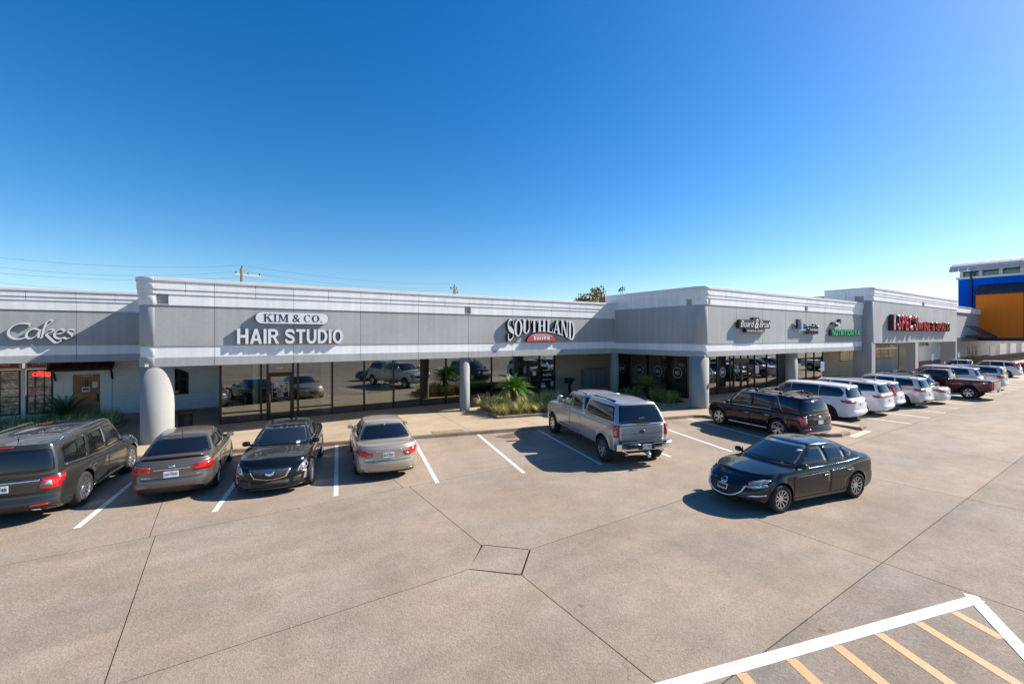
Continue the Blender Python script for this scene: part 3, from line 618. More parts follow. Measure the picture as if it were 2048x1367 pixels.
def pickup(L, W, wb, R, fo, zs, bed, hood, cowl, rf, rr, br, H, **kw):
    xf = wb/2+fo; xr = xf-L
    S = dict(xf=xf, xr=xr, W=W, wb=wb, tr=W-.12, R=R, Ra=R+.1, zs=zs, sh=[(xr, bed), (br-.1, bed), (br+.1, bed+.02), (cowl-.5, bed), (cowl, hood), (xf-.4, hood-.05), (xf-.1, hood-.1), (xf, hood-.16)],
        crown=[(xr, .0), (br, .01), (0, .04), (cowl, .07), (xf-.4, .09), (xf, .05)],
        fprof=[(0, .1), (.12, .0), (.3, .0), (.35, .05), (.9, .08), (1, .14)], rprof=[(0, .12), (.1, .1), (.4, .1), (.9, .1), (1, .11)],
        side=[(0, .95), (.1, .965), (.3, .985), (.55, 1.), (.8, .995), (.95, .985), (1., .965)],
        front=(.1, .16, .6), rear=(.02, .07, .75), taper=(.03, .01), flare=.03,
        g=dict(bf=cowl+.05, br=br, bw=(.86, .91, .9), rf=rf, rr=rr, rw=(.72, .75, .74), z=[(rr, H-.05), ((rr+rf)/2, H-.03), (rf, H-.06)], bfront=(.16, .12, .5), brear=(.03, .08, .7), rrear=(.03, .08, .7), bulge=.03, crown=.04),
        wsv=(.1, .93), rwv=(.15, .85))
    S.update(kw); return S
S_['f250'] = (pickup(6.30, 1.015, 4.47, .42, .97, .52, 1.32, 1.30, 1.78, 1.0, -.45, -.6, 1.99, wheel=('f250', .26, .29, (8, .03, 0), M_ALLOY), handle=M_CHROME,
    win=[[(1.42, .1), (.92, .87), (.48, .9), (.46, .1)], [(.40, .1), (.40, .9), (-.42, .88), (-.44, .1)]],
    doors=[([(1.62, .1), (1.6, .95), (.44, .96), (.44, .1)], (.6, .80)), ([(.41, .1), (.41, .96), (-.55, .96), (-.55, .1)], (-.36, .80))],
    mirror=(1.36, 1.56, .24, .34), mirror_mat=P_SILVER, windshield=True,
    bits=[('tail_light', 'B', rbox(.84, .985, .93, 1.31), M_RED, dict(sym=1, off=.012, r=.02)), ('tail_light_side', 'S', [(-3.03, .93), (-3.03, 1.31), (-2.88, 1.31), (-2.95, .93)], M_RED, dict(off=.012)), ('reverse_lamp', 'B', rbox(.90, .975, 1.0, 1.16), M_CLEAR, dict(sym=1, off=.02)),
    ('tailgate', 'B', rbox(-.80, .80, .80, 1.30), 'paint', dict(off=.02, r=.03)), ('tailgate_crease', 'B', rbox(-.79, .79, 1.02, 1.03), M_DARK, dict(off=.023, r=0, skirt=0)), ('tailgate_gap', 'B', rbox(-.825, .825, .77, 1.315), M_DARK, dict(off=.006, r=.03)),
    ('emblem', 'B', [(.12*cos(k*pi/8), 1.09+.05*sin(k*pi/8)) for k in range(16)], M_NAVYE, dict(off=.034, r=0)), ('headlight', 'F', rbox(.7, .95, .85, 1.12), M_CLEAR, dict(sym=1)), ('grille', 'F', rbox(-.66, .66, .8, 1.12), M_CHROME)]), P_SILVER)
S_['chevy'] = (pickup(5.84, 1.0, 3.65, .40, .98, .5, 1.22, 1.2, 1.25, .5, -.75, -.9, 1.86, wheel=('chev', .245, .27, (6, .03, 0), M_ALLOY), handle=P_RUBY,
    win=[[(.9, .1), (.42, .87), (.02, .9), (.0, .1)], [(-.06, .1), (-.06, .9), (-.7, .88), (-.72, .1)]],
    doors=[([(1.1, .1), (1.08, .95), (-.03, .96), (-.03, .1)], (.12, .8)), ([(-.06, .1), (-.06, .96), (-.82, .96), (-.82, .1)], (-.65, .8))], mirror=(.85, 1.42, .22, .24),
    bits=[('tail_light', 'B', rbox(.80, .97, .78, 1.16), M_RED, dict(sym=1, off=.012, r=.02)), ('tail_light_side', 'S', rbox(-2.96, -2.8, .82, 1.16), M_RED, dict(off=.012)), ('tailgate', 'B', rbox(-.77, .77, .7, 1.2), 'paint', dict(off=.02, r=.03)), ('tailgate_gap', 'B', rbox(-.795, .795, .68, 1.215), M_DARK, dict(off=.006, r=.03)), ('tonneau_cover', 'T', [(-2.88, -.88), (-1.0, -.88), (-1.0, .88), (-2.88, .88)], M_BLACK, dict(off=.02)), ('headlight', 'F', rbox(.65, .92, .8, 1.05), M_CLEAR, dict(sym=1)), ('grille', 'F', rbox(-.6, .6, .7, 1.05), M_CHROME)], badges=[('4X4', 'L', -2.72, -2.5, 1.08, 1.14, M_CHROME)]), P_RUBY)
S_['far_truck'] = (pickup(5.8, 1.0, 3.65, .40, .98, .5, 1.22, 1.2, 1.25, .5, -.75, -.9, 1.86, wheel=('chev', .245, .27, (6, .03, 0), M_ALLOY), handle=M_CHROME,
    win=[[(.9, .1), (.42, .87), (.02, .9), (.0, .1)], [(-.06, .1), (-.06, .9), (-.7, .88), (-.72, .1)]], doors=[([(1.1, .1), (1.08, .95), (-.03, .96), (-.03, .1)], (.12, .8)), ([(-.06, .1), (-.06, .96), (-.82, .96), (-.82, .1)], (-.65, .8))], mirror=(.85, 1.42, .22, .24),
    bits=[('tail_light', 'B', rbox(.80, .97, .78, 1.16), M_RED, dict(sym=1, off=.012, r=.02)), ('headlight', 'F', rbox(.65, .92, .8, 1.05), M_CLEAR, dict(sym=1))]), P_SILVER)
# ------------------------------------------------------------------ setting materials
def concrete(name, col, speck=.35, stain=.12, warm=.06, stalls=False, cracks=True):
    m = bpy.data.materials.new(name); m.use_nodes = True; nt = m.node_tree; N = nt.nodes; b = N['Principled BSDF']; lk = nt.links.new
    tc = N.new('ShaderNodeTexCoord'); oi = N.new('ShaderNodeObjectInfo')
    def noise(sc, det, vec=None, rough=.55):
        n = N.new('ShaderNodeTexNoise'); n.inputs['Scale'].default_value = sc; n.inputs['Detail'].default_value = det; n.inputs['Roughness'].default_value = rough
        lk(vec or tc.outputs['Object'], n.inputs['Vector']); return n.outputs[0]
    def rng(src, a, b_, lo, hi):
        r = N.new('ShaderNodeMapRange'); r.inputs[1].default_value = a; r.inputs[2].default_value = b_; r.inputs[3].default_value = lo; r.inputs[4].default_value = hi; lk(src, r.inputs[0]); return r.outputs[0]
    def mul(a, b_):
        r = N.new('ShaderNodeMath'); r.operation = 'MULTIPLY'; lk(a, r.inputs[0]); lk(b_, r.inputs[1]); return r.outputs[0]
    mp = N.new('ShaderNodeMapping'); mp.inputs['Scale'].default_value = (.25, 1.4, 1); lk(tc.outputs['Object'], mp.inputs['Vector'])
    v1 = rng(noise(.35, 5), .3, .7, 1-stain, 1+stain); v2 = rng(noise(2.2, 6), .3, .7, 1-stain*.55, 1+stain*.55)
    v3 = rng(noise(1.2, 5, mp.outputs[0]), .35, .65, 1-stain*.5, 1+stain*.35); v4 = rng(noise(46, 3, None, .7), .3, .7, 1-speck*.55, 1+speck*.55)
    vo = N.new('ShaderNodeTexVoronoi'); vo.inputs['Scale'].default_value = 42; lk(tc.outputs['Object'], vo.inputs['Vector'])
    v5 = rng(vo.outputs['Color'], 0, 1, 1-speck*.5, 1+speck*.5)
    v6 = rng(oi.outputs['Random'], 0, 1, .95, 1.05)
    sp = rng(noise(3.4, 2), .72, .80, 1, .72)
    v = mul(mul(mul(v1, v2), mul(v3, v4)), mul(mul(v5, v6), sp))
    def wob(sc, am): # wobbling coordinates
        n = N.new('ShaderNodeTexNoise'); n.inputs['Scale'].default_value = sc; n.inputs['Detail'].default_value = 4; lk(tc.outputs['Object'], n.inputs['Vector'])
        w = N.new('ShaderNodeVectorMath'); w.operation = 'MULTIPLY_ADD'; lk(n.outputs['Color'], w.inputs[0]); w.inputs[1].default_value = (am, am, 0); lk(tc.outputs['Object'], w.inputs[2]); return w.outputs[0]
    if cracks:
        ck = N.new('ShaderNodeTexVoronoi'); ck.feature = 'DISTANCE_TO_EDGE'; ck.inputs['Scale'].default_value = .16; lk(wob(.9, 1.6), ck.inputs['Vector'])
        gate = rng(noise(.22, 2), .57, .61, 1, 0); cr = rng(ck.outputs['Distance'], .0005, .002, .72, 1)
        mxm = N.new('ShaderNodeMath'); mxm.operation = 'MAXIMUM'; lk(cr, mxm.inputs[0]); lk(gate, mxm.inputs[1]); v = mul(v, mxm.outputs[0])
        # scattered drips
        dv = N.new('ShaderNodeTexVoronoi'); dv.inputs['Scale'].default_value = 1.1; lk(wob(6., .12), dv.inputs['Vector']); dr_ = rng(dv.outputs['Distance'], .03, .075, .62, 1); dg = rng(noise(.8, 2), .55, .6, 1, 0)
        m3 = N.new('ShaderNodeMath'); m3.operation = 'MAXIMUM'; lk(dr_, m3.inputs[0]); lk(dg, m3.inputs[1]); v = mul(v, m3.outputs[0])
    if stalls: # grime in the middle of each stall
        sx = N.new('ShaderNodeSeparateXYZ'); lk(wob(1.5, .5), sx.inputs[0])
        def lin(a, b_, c):
            p = N.new('ShaderNodeMath'); p.operation = 'MULTIPLY'; p.inputs[1].default_value = a; lk(sx.outputs[0], p.inputs[0]); q = N.new('ShaderNodeMath'); q.operation = 'MULTIPLY_ADD'; q.inputs[1].default_value = b_; lk(sx.outputs[1], q.inputs[0]); lk(p.outputs[0], q.inputs[2]); r = N.new('ShaderNodeMath'); r.operation = 'ADD'; r.inputs[1].default_value = c; lk(q.outputs[0], r.inputs[0]); return r.outputs[0]
        pp = N.new('ShaderNodeMath'); pp.operation = 'PINGPONG'; pp.inputs[1].default_value = 1.36; lk(lin(.9715, -.237, 4.36+1.7+2.72*4-.25), pp.inputs[0])
        band = rng(pp.outputs[0], .75, 1.36, 0, 1); dep = rng(lin(.237, .9715, 0), 17.6, 12.4, 1., 0.)
        bl = mul(mul(band, dep), rng(noise(1.1, 4), .35, .65, 0, 1)); v = mul(v, rng(bl, 0, 1, 1, .66))
    mx = N.new('ShaderNodeMix'); mx.data_type = 'RGBA'; mx.blend_type = 'MULTIPLY'; mx.inputs[0].default_value = 1; mx.inputs[6].default_value = (*col, 1)
    lk(v, mx.inputs[7])
    tint = N.new('ShaderNodeMix'); tint.data_type = 'RGBA'; tint.inputs[6].default_value = (1-warm*.4, 1, 1+warm, 1); tint.inputs[7].default_value = (1+warm, 1, 1-warm, 1)
    lk(rng(noise(.5, 3), .3, .7, 0, 1), tint.inputs[0])
    m2 = N.new('ShaderNodeMix'); m2.data_type = 'RGBA'; m2.blend_type = 'MULTIPLY'; m2.inputs[0].default_value = 1; lk(mx.outputs[2], m2.inputs[6]); lk(tint.outputs[2], m2.inputs[7])
    lk(m2.outputs[2], b.inputs['Base Color']); b.inputs['Roughness'].default_value = .85; b.inputs['Specular IOR Level'].default_value = .3
    bp = N.new('ShaderNodeBump'); bp.inputs['Strength'].default_value = .35; bp.inputs['Distance'].default_value = .008; lk(vo.outputs['Distance'], bp.inputs['Height']); lk(bp.outputs[0], b.inputs['Normal'])
    MAT[name] = m; return m
M_CONC = concrete('lot_concrete', (.285, .228, .175), stalls=True)
M_CONC2 = concrete('lot_concrete_vignetted', (.262, .212, .166), .36, .16)  # lens vignetting painted into a darker lot tone; stains and speckle are the concrete's
M_CONC4 = concrete('lot_concrete_pale', (.38, .315, .25), .3, .12)
M_CONC3 = concrete('lot_concrete_vignetted_deep', (.205, .170, .137), .45, .2)  # deepest vignetting tone painted in, for the nearest and leftmost slabs
M_WALK = concrete('sidewalk_concrete', (.365, .288, .202), .2, .12)
M_KERB = concrete('kerb_concrete', (.25, .195, .14), .4, .35)
M_JOINT = mat('joint_sealant', (.03, .027, .024), .9)
M_EARTH = mat('far_ground', (.25, .22, .18), .95, noise=(.08, .25, 4))
def streaked(name, col, amt=.06):
    m = mat(name, col, .8, noise=[(.6, amt, 4), (9., amt*.5, 4)], bump=(70, .35, .004)); nt = m.node_tree; b = nt.nodes['Principled BSDF']
    src = b.inputs['Base Color'].links[0].from_socket; tc = nt.nodes.new('ShaderNodeTexCoord'); mp = nt.nodes.new('ShaderNodeMapping'); mp.inputs['Scale'].default_value = (5, 5, .25)
    n = nt.nodes.new('ShaderNodeTexNoise'); n.inputs['Scale'].default_value = 1.; n.inputs['Detail'].default_value = 5; mr = nt.nodes.new('ShaderNodeMapRange'); mr.inputs[1].default_value = .35; mr.inputs[2].default_value = .7; mr.inputs[3].default_value = 1-amt; mr.inputs[4].default_value = 1+amt*.5
    mx = nt.nodes.new('ShaderNodeMix'); mx.data_type = 'RGBA'; mx.blend_type = 'MULTIPLY'; mx.inputs[0].default_value = 1
    nt.links.new(tc.outputs['Object'], mp.inputs['Vector']); nt.links.new(mp.outputs[0], n.inputs['Vector']); nt.links.new(n.outputs[0], mr.inputs[0]); nt.links.new(src, mx.inputs[6]); nt.links.new(mr.outputs[0], mx.inputs[7]); nt.links.new(mx.outputs[2], b.inputs['Base Color'])
    return m
M_STUC = streaked('grey_stucco', (.375, .38, .385), .085)
M_STUCW = streaked('white_stucco', (.78, .78, .785), .075)
M_COPE = mat('coping_metal', (.66, .655, .66), .45, .0, noise=(2., .05, 3))
M_BACK = mat('joint_backing', (.10, .10, .105), .9)
M_SOFF = mat('soffit', (.72, .71, .69), .9, noise=(1., .08, 3))
M_PEB = mat('pebble_dash', (.36, .305, .245), .9, noise=[(70, .5, 2), (1.5, .08, 3)], bump=(60, .8, .012))
M_BRZ = mat('bronze_frame', (.035, .022, .016), .35, .4)
M_BRZ2 = mat('black_frame', (.012, .011, .011), .35, .3)
M_BOARD = mat('white_board', (.78, .80, .82), .6, noise=(4, .05, 3))
M_DOORW = mat('oak_door', (.40, .185, .075), .5, noise=[(3, .15, 5), (25, .12, 3)])
M_TILE = mat('dark_tile', (.035, .022, .018), .7, noise=(8, .3, 3))
M_PAPER = mat('paper', (.75, .76, .8), .7, noise=(40, .05, 2))
M_WPAINT = mat('white_road_paint', (.64, .64, .64), .7, noise=[(9, .1, 5), (60, .08, 3)])
M_OPAINT = mat('orange_road_paint', (.66, .31, .15), .7, noise=[(9, .07, 5), (60, .08, 3)])
def worn(m, thr=.60):
    nt = m.node_tree; b = nt.nodes['Principled BSDF']; src = b.inputs['Base Color'].links[0].from_socket; tc = nt.nodes.new('ShaderNodeTexCoord'); n = nt.nodes.new('ShaderNodeTexNoise'); n.inputs['Scale'].default_value = 16; n.inputs['Detail'].default_value = 7; n.inputs['Roughness'].default_value = .7
    mr = nt.nodes.new('ShaderNodeMapRange'); mr.inputs[1].default_value = thr; mr.inputs[2].default_value = thr+.08; mx = nt.nodes.new('ShaderNodeMix'); mx.data_type = 'RGBA'; mx.inputs[7].default_value = (.24, .19, .145, 1)
    nt.links.new(tc.outputs['Object'], n.inputs['Vector']); nt.links.new(n.outputs[0], mr.inputs[0]); nt.links.new(mr.outputs[0], mx.inputs[0]); nt.links.new(src, mx.inputs[6]); nt.links.new(mx.outputs[2], b.inputs['Base Color']); return m
worn(M_WPAINT, .62); worn(M_OPAINT, .63)
M_INT = mat('interior_wall', (.34, .31, .26), .9, noise=(1.2, .2, 3))
M_INTF = mat('interior_floor', (.16, .13, .10), .4, noise=(3, .15, 3))
def store_glass(name, refl=.20, tint=(.42, .47, .45)):
    m = bpy.data.materials.new(name); m.use_nodes = True; nt = m.node_tree; nt.nodes.clear(); N = nt.nodes.new; lk = nt.links.new
    o = N('ShaderNodeOutputMaterial'); mx = N('ShaderNodeMixShader'); tr = N('ShaderNodeBsdfTransparent'); g = N('ShaderNodeBsdfGlossy'); fr = N('ShaderNodeFresnel'); ad = N('ShaderNodeMath')
    tr.inputs[0].default_value = (*tint, 1); g.inputs['Roughness'].default_value = .0; g.inputs[0].default_value = (.92, .95, .95, 1); fr.inputs[0].default_value = 1.5; ad.operation = 'ADD'; ad.inputs[1].default_value = refl; ad.use_clamp = True
    lk(fr.outputs[0], ad.inputs[0]); lk(ad.outputs[0], mx.inputs[0]); lk(tr.outputs[0], mx.inputs[1]); lk(g.outputs[0], mx.inputs[2]); lk(mx.outputs[0], o.inputs[0])
    MAT[name] = m; return m
M_SGLASS = store_glass('storefront_glass', .155, (.74, .78, .75)); M_SGLASS2 = store_glass('dark_storefront_glass', .10, (.66, .66, .63))

# ------------------------------------------------------------------ ground
G = -.13
o = MB(); o.add([(-1500, -1500, -.17), (1500, -1500, -.17), (1500, 1500, -.17), (-1500, 1500, -.17)], [(0, 1, 2, 3)])
tag(o.build('ground', M_EARTH), kind='structure')
lot = MB(); lot.box(-45, 140, -45, 24, -.165, -.152); lot = tag(lot.build('parking_lot', M_JOINT), kind='structure')
def slab(poly, name='concrete_slab', m=None, z0=-.15, z1=G, parent=None, r=0):
    mb = MB(); mb.prism(poly, z0, z1, lambda a, b, d: (a, b, d)); return mb.build(name, m or M_CONC, parent or lot)
gx = .008
rows = [(11.655, 23.8, [-45, -22, -12.7, -6.95, -1.3, 4.08, 21.9, 62, 100, 140]), (6.93, 11.645, [-45, -22, -12.7, -6.95, -1.2, 4.25, 21.6, 40, 62, 100, 140])]
xg = [-45, -35.7, -30, -24.2, -18.4, -12.7, -6.95, -1.05, 4.3, 10.05, 15.8, 21.55, 27.3, 33.05, 38.8, 44.5, 50.3, 56, 67.5, 79, 90, 101, 120, 140]
yg = [6.93, 3.0, -1.0, -5., -10, -16, -22, -34, -45]
for i in range(len(yg)-1): rows.append((yg[i+1], yg[i], xg))
DC = {(4.25, 6.93): 0, (4.3, 6.93): 0}
for y0, y1, xb in rows:
    for i in range(len(xb)-1):
        a, b = xb[i]+gx, xb[i+1]-gx; c, d = y0+gx, y1-gx
        if y0 == 11.655: c = y0+.003
        if y1 == 11.645: d = y1-.003
        P = [(a, c), (b, c), (b, d), (a, d)]
        k = .665
        if y0 == 6.93 and xb[i+1] == 4.25: P = [(a, c), (b+.05-k, c), (b, c+k), (b, d), (a, d)]
        if y0 == 6.93 and xb[i] == 4.25: P = [(a, c+k), (a+k, c), (b, c), (b, d), (a, d)]
        if y1 == 6.93 and xb[i+1] == 4.3: P = [(a, c), (b, c), (b, d-k), (b-k, d), (a, d)]
        if y1 == 6.93 and xb[i] == 4.3: P = [(a, c), (b, c), (b, d), (a+k, d), (a, d-k)]
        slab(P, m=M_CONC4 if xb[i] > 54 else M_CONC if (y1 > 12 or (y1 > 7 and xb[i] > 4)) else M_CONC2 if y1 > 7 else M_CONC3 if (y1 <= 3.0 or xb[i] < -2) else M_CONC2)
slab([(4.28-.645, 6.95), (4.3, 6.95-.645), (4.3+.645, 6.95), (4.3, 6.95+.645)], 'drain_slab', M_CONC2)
def flat_strip(a, b, w, z, m, name, parent, th=.003):
    a = Vector(a); b = Vector(b); t = (b-a).normalized(); n = Vector((-t.y, t.x))*w/2
    mb = MB(); mb.prism([tuple(a+n), tuple(a-n), tuple(b-n), tuple(b+n)], z, z+th, lambda x, y, d: (x, y, d)); return mb.build(name, m, parent)
SL = [((-2.02, 17.4), (-2.67, 13.05)), ((.95, 17.9), (-.2, 12.5)), ((3.55, 17.5), (2.41, 12.0)), ((6.32, 16.85), (5.02, 11.5)), ((8.92, 16.25), (7.57, 10.9)), ((11.56, 15.6), (10.16, 10.25)), ((14.2, 14.9), (12.78, 9.6)), ((17.0, 14.25), (15.2, 8.85)), ((19.5, 13.65), (17.9, 7.9)), ((-4.6, 19.3), (-5.9, 13.8)), ((-7.3, 19.9), (-8.6, 14.4))]
for a, b in SL: flat_strip(a, b, .115, G+.001, M_WPAINT, 'stall_line', lot)
for k in range(16): flat_strip((27.25+2.68*k, 12.9), (27.12+2.68*k, 6.98), .11, G+.001, M_WPAINT, 'stall_line', lot)
M_WPAINT2 = mat('worn_white_paint', (.52, .52, .53), .75, noise=[(5, .14, 6), (45, .16, 3)]); worn(M_WPAINT2, .61)
flat_strip((3.97, 3.44), (9.93, 1.76), .18, G+.001, M_WPAINT2, 'island_border', lot)
flat_strip((9.97, 1.86), (4.0, -1.68), .18, G+.005, M_WPAINT2, 'island_border', lot)
ORI = []
for k in range(9):
    t = (.72+.80*k); p = Vector((9.9, 1.86))+Vector((-.9624, .2717))*t+Vector((-.06, -.18)); d_ = Vector((-.43, -.9)).normalized()
    # clip on lower border line
    q0 = Vector((9.97, 1.92)); e = Vector((-5.97, -3.54)); den = d_.x*e.y-d_.y*e.x; s_ = ((q0-p).x*e.y-(q0-p).y*e.x)/den
    flat_strip(p, p+d_*(s_-.1), .145, G+.001, M_OPAINT, 'hatch_stripe', lot)
# sidewalk with kerb
def KY(x): return 18.416-.2439*x
walk_poly = [(-45, KY(-45)), (19.9, KY(19.9)), (20.35, 13.3), (20.55, 8.5), (20.75, 7.9), (21.2, 7.66), (22.0, 7.66), (22.0, 13.0), (23.35, 13.0), (23.35, 7.7), (24.2, 7.8), (24.25, 13.0), (140, 13.0), (140, 40), (-45, 40)]
kp = walk_poly[:13]
mb = MB(); mb.prism(walk_poly, -.16, -.0, lambda a, b, d: (a, b, d)); tag(mb.build('sidewalk', M_WALK), kind='structure')
walk = bpy.data.objects['sidewalk']
def offs(P, d):
    out = []
    for i, p in enumerate(P):
        a = (Vector(P[i])-Vector(P[i-1])).normalized() if i else None; b = (Vector(P[i+1])-Vector(P[i])).normalized() if i < len(P)-1 else None
        na = Vector((-a.y, a.x)) if a else None; nb = Vector((-b.y, b.x)) if b else None
        n = (na+nb) if (a and b) else (na or nb); n = n/max(.4, n.dot(na or nb)) if (a and b) else n
        out.append(tuple(Vector(p)+n*d))
    return out
def kerb_run(P, name='kerb'):
    lo, hi = offs(P, -.03), offs(P, .0); inn = offs(P, .15); mid = offs(P, .03); mb = MB(); n = len(P)
    V = [(x, y, -.145) for x, y in lo]+[(x, y, -.02) for x, y in hi]+[(x, y, .006) for x, y in mid]+[(x, y, .006) for x, y in inn]
    mb.add(V, [(k*n+i, k*n+i+1, (k+1)*n+i+1, (k+1)*n+i) for k in range(3) for i in range(n-1)])
    ob = mb.build(name, M_KERB, walk); return ob
def sub(P, L=3.05):
    out = []
    for i in range(len(P)-1):
        a, b = Vector(P[i]), Vector(P[i+1]); n = max(1, int((b-a).length/L))
        out += [(tuple(a+(b-a)*k/n), tuple(a+(b-a)*(k+1)/n)) for k in range(n)]
    return out
for a, b in sub([(-20, KY(-20)), (19.9, KY(19.9))]):
    t = (Vector(b)-Vector(a)).normalized()*.004; kerb_run([tuple(Vector(a)+t), tuple(Vector(b)-t)], 'kerb_stone')
kerb_run([(19.9, KY(19.9)), (20.35, 13.3), (20.55, 8.5), (20.75, 7.9), (21.2, 7.66), (22.0, 7.66)], 'kerb_stone'); kerb_run([(23.35, 7.7), (24.2, 7.8), (24.25, 13.0), (27, 13.), (140, 13.0)], 'kerb_stone')
ramp = MB(); ramp.add([(22.0, 7.6, -.127), (23.35, 7.62, -.127), (23.35, 10.5, .0), (22.0, 10.5, .0), (23.35, 13.05, .0), (22.0, 13.05, .0)], [(0, 1, 2, 3), (3, 2, 4, 5)]); ramp.build('ramp', M_WALK, walk)
flat_strip((21.55, 7.43), (23.5, 7.5), .26, G+.001, mat('warning_strip', (.62, .5, .32), .8, noise=(20, .15, 3)), 'tactile_strip', walk, .006)
for xj in [-16, -13, -9.9, -6.8, -3.7, -.6, 2.5, 5.6, 8.7, 11.8, 14.9, 18.0]:
    y0 = KY(xj)+.2; flat_strip((xj, y0), (xj+.8, 23.6), .012, .001, M_JOINT, 'walk_joint', walk, .0015)
for xj in [26.5, 29.5, 32.5, 35.5, 38.5, 41.5, 44.5, 47.5]: flat_strip((xj, 13.2), (xj, 17.3), .012, .001, M_JOINT, 'walk_joint', walk, .0015)
flat_strip((-20, 21.0), (21, 21.0), .010, .0012, M_JOINT, 'walk_joint', walk, .0015)
# storm inlet lid in the kerb and a damp patch on the lot
mb = MB(); mb.prism([(7.15, KY(7.15)+.10), (8.45, KY(8.45)+.10), (8.55, KY(8.45)+.58), (7.25, KY(7.15)+.58)], .001, .014, lambda a, b, d: (a, b, d)); mb.build('inlet_lid', mat('inlet_concrete', (.27, .19, .10), .9, noise=[(40, .3, 3), (2, .15, 3)]), walk)
mb = MB(); rr_ = random.Random(3); mb.prism([(10.1+.85*cos(a)*(1+.18*sin(3*a+1)), 15.25+.42*sin(a)*(1+.2*cos(2*a))) for a in [2*pi*k/28 for k in range(28)]], G+.0008, G+.0018, lambda a, b, d: (a, b, d)); mb.build('damp_patch', mat('damp_concrete', (.16, .115, .075), .45, noise=(8, .2, 4)), lot)

# ------------------------------------------------------------------ buildings
class Fr:
    def __init__(s, O, u, n): s.O = Vector(O); s.u = Vector(u); s.n = Vector(n)
    def p(s, a, o, z): return s.O+s.u*a+s.n*o+Vector((0, 0, z))
def fbox(mb, F, a0, a1, o0, o1, z0, z1):
    P = [F.p(a, o, z) for z in (z0, z1) for o in (o0, o1) for a in (a0, a1)]
    mb.add(P, [(0, 2, 3, 1), (4, 5, 7, 6), (0, 1, 5, 4), (1, 3, 7, 5), (3, 2, 6, 7), (2, 0, 4, 6)]); return mb
def part(root, name, m, F, a0, a1, o0, o1, z0, z1, bevel=0):
    return fbox(MB(), F, a0, a1, o0, o1, z0, z1).build(name, m, root, bevel=bevel)
def layers_std(zs): # soffit, band bottom, band top, cornice bottom, c1, c2, c3, top
    a, b, c, d, e, f, g, h = zs
    return [(a, b, 0, M_STUC, 'wall_panel', 'f'), (b, c, -.028, M_STUCW, 'band_panel', 'f'), (c, d, 0, M_STUC, 'wall_panel', 'f'), (d, e, .032, M_STUCW, 'cornice_panel', 'f'),
            (e, f, .058, M_STUCW, 'cornice_panel', 'h'), (f, g, .084, M_STUCW, 'cornice_panel', 'h'), (g, h, .12, M_COPE, 'coping', 'c')]
def fascia(root, F, a0, a1, full, half, L, scup=(), endgap=0):
    full = sorted(x for x in full if a0+.15 < x < a1-.15); half = sorted(x for x in half if a0+.15 < x < a1-.15)
    for (z0, z1, o, m, nm, kind) in L:
        js = full if kind == 'f' else sorted(full+half) if kind == 'h' else full[::3]
        g = .007 if kind != 'c' else .002
        ed = [a0]+js+[a1]
        for i in range(len(ed)-1):
            x0 = ed[i]+(g if i else 0); x1 = ed[i+1]-(g if i < len(ed)-2 else 0); seg = [(x0, x1)]
            if nm == 'cornice_panel' and kind == 'f':
                for (s0, s1) in scup:
                    ns = []
                    for (p, q) in seg:
                        if s1 <= p or s0 >= q: ns.append((p, q))
                        else:
                            if s0 > p+.01: ns.append((p, s0))
                            if s1 < q-.01: ns.append((s1, q))
                    seg = ns
            for p, q in seg: part(root, nm, m, F, p, q, -.10, o, z0, z1-(0 if kind == 'c' else .0), .006 if kind != 'c' else .01)
        if nm == 'cornice_panel' and kind == 'f':
            for s0, s1 in scup:
                part(root, 'scupper_back', M_STUC, F, s0-.01, s1+.01, -.14, -.085, z0+.01, z1-.01)
                part(root, 'scupper_sill', M_STUC, F, s0, s1, -.1, .03, z0, z0+.05)
    part(root, 'backing', M_BACK, F, a0+.02, a1-.02, -.26, -.095, L[0][0]+.02, L[-1][1]-.03)
def arc_corner(root, c, r, a0, a1, L, n=10):
    for (z0, z1, o, m, nm, kind) in L:
        mb = MB(); A = [radians(a0+(a1-a0)*k/n) for k in range(n+1)]
        poly = [(c[0]+(r+o)*cos(t), c[1]+(r+o)*sin(t)) for t in A]+[(c[0]+(r-.1)*cos(t), c[1]+(r-.1)*sin(t)) for t in reversed(A)]
        mb.prism(poly, z0, z1, lambda a, b, d: (a, b, d)); ob = mb.build('corner_'+nm, m, root)
        me = ob.data; ob.modifiers.new('b', 'BEVEL').width = .005; ob.modifiers['b'].limit_method = 'ANGLE'; ob.modifiers['b'].angle_limit = radians(50)
        for p in me.polygons:
            if abs(p.normal.z) < .5: p.use_smooth = True
    mb = MB(); A = [radians(a0+(a1-a0)*k/n) for k in range(n+1)]
    mb.prism([(c[0]+(r-.095)*cos(t), c[1]+(r-.095)*sin(t)) for t in A]+[(c[0], c[1])], L[0][0]+.02, L[-1][1]-.03, lambda a, b, d: (a, b, d)); mb.build('backing', M_BACK, root)
def column(root, x, y, r, z1, z0=0, m=None):
    mb = MB(); mb.lathe([(0, z0), (r*1.0, z0), (r, z0+.04), (r, z1), (0, z1)], 40); ob = mb.build('column', m or M_STUC, root); ob.location = (x, y, 0)
    for p in ob.data.polygons:
        if abs(p.normal.z) < .5: p.use_smooth = True
    return ob
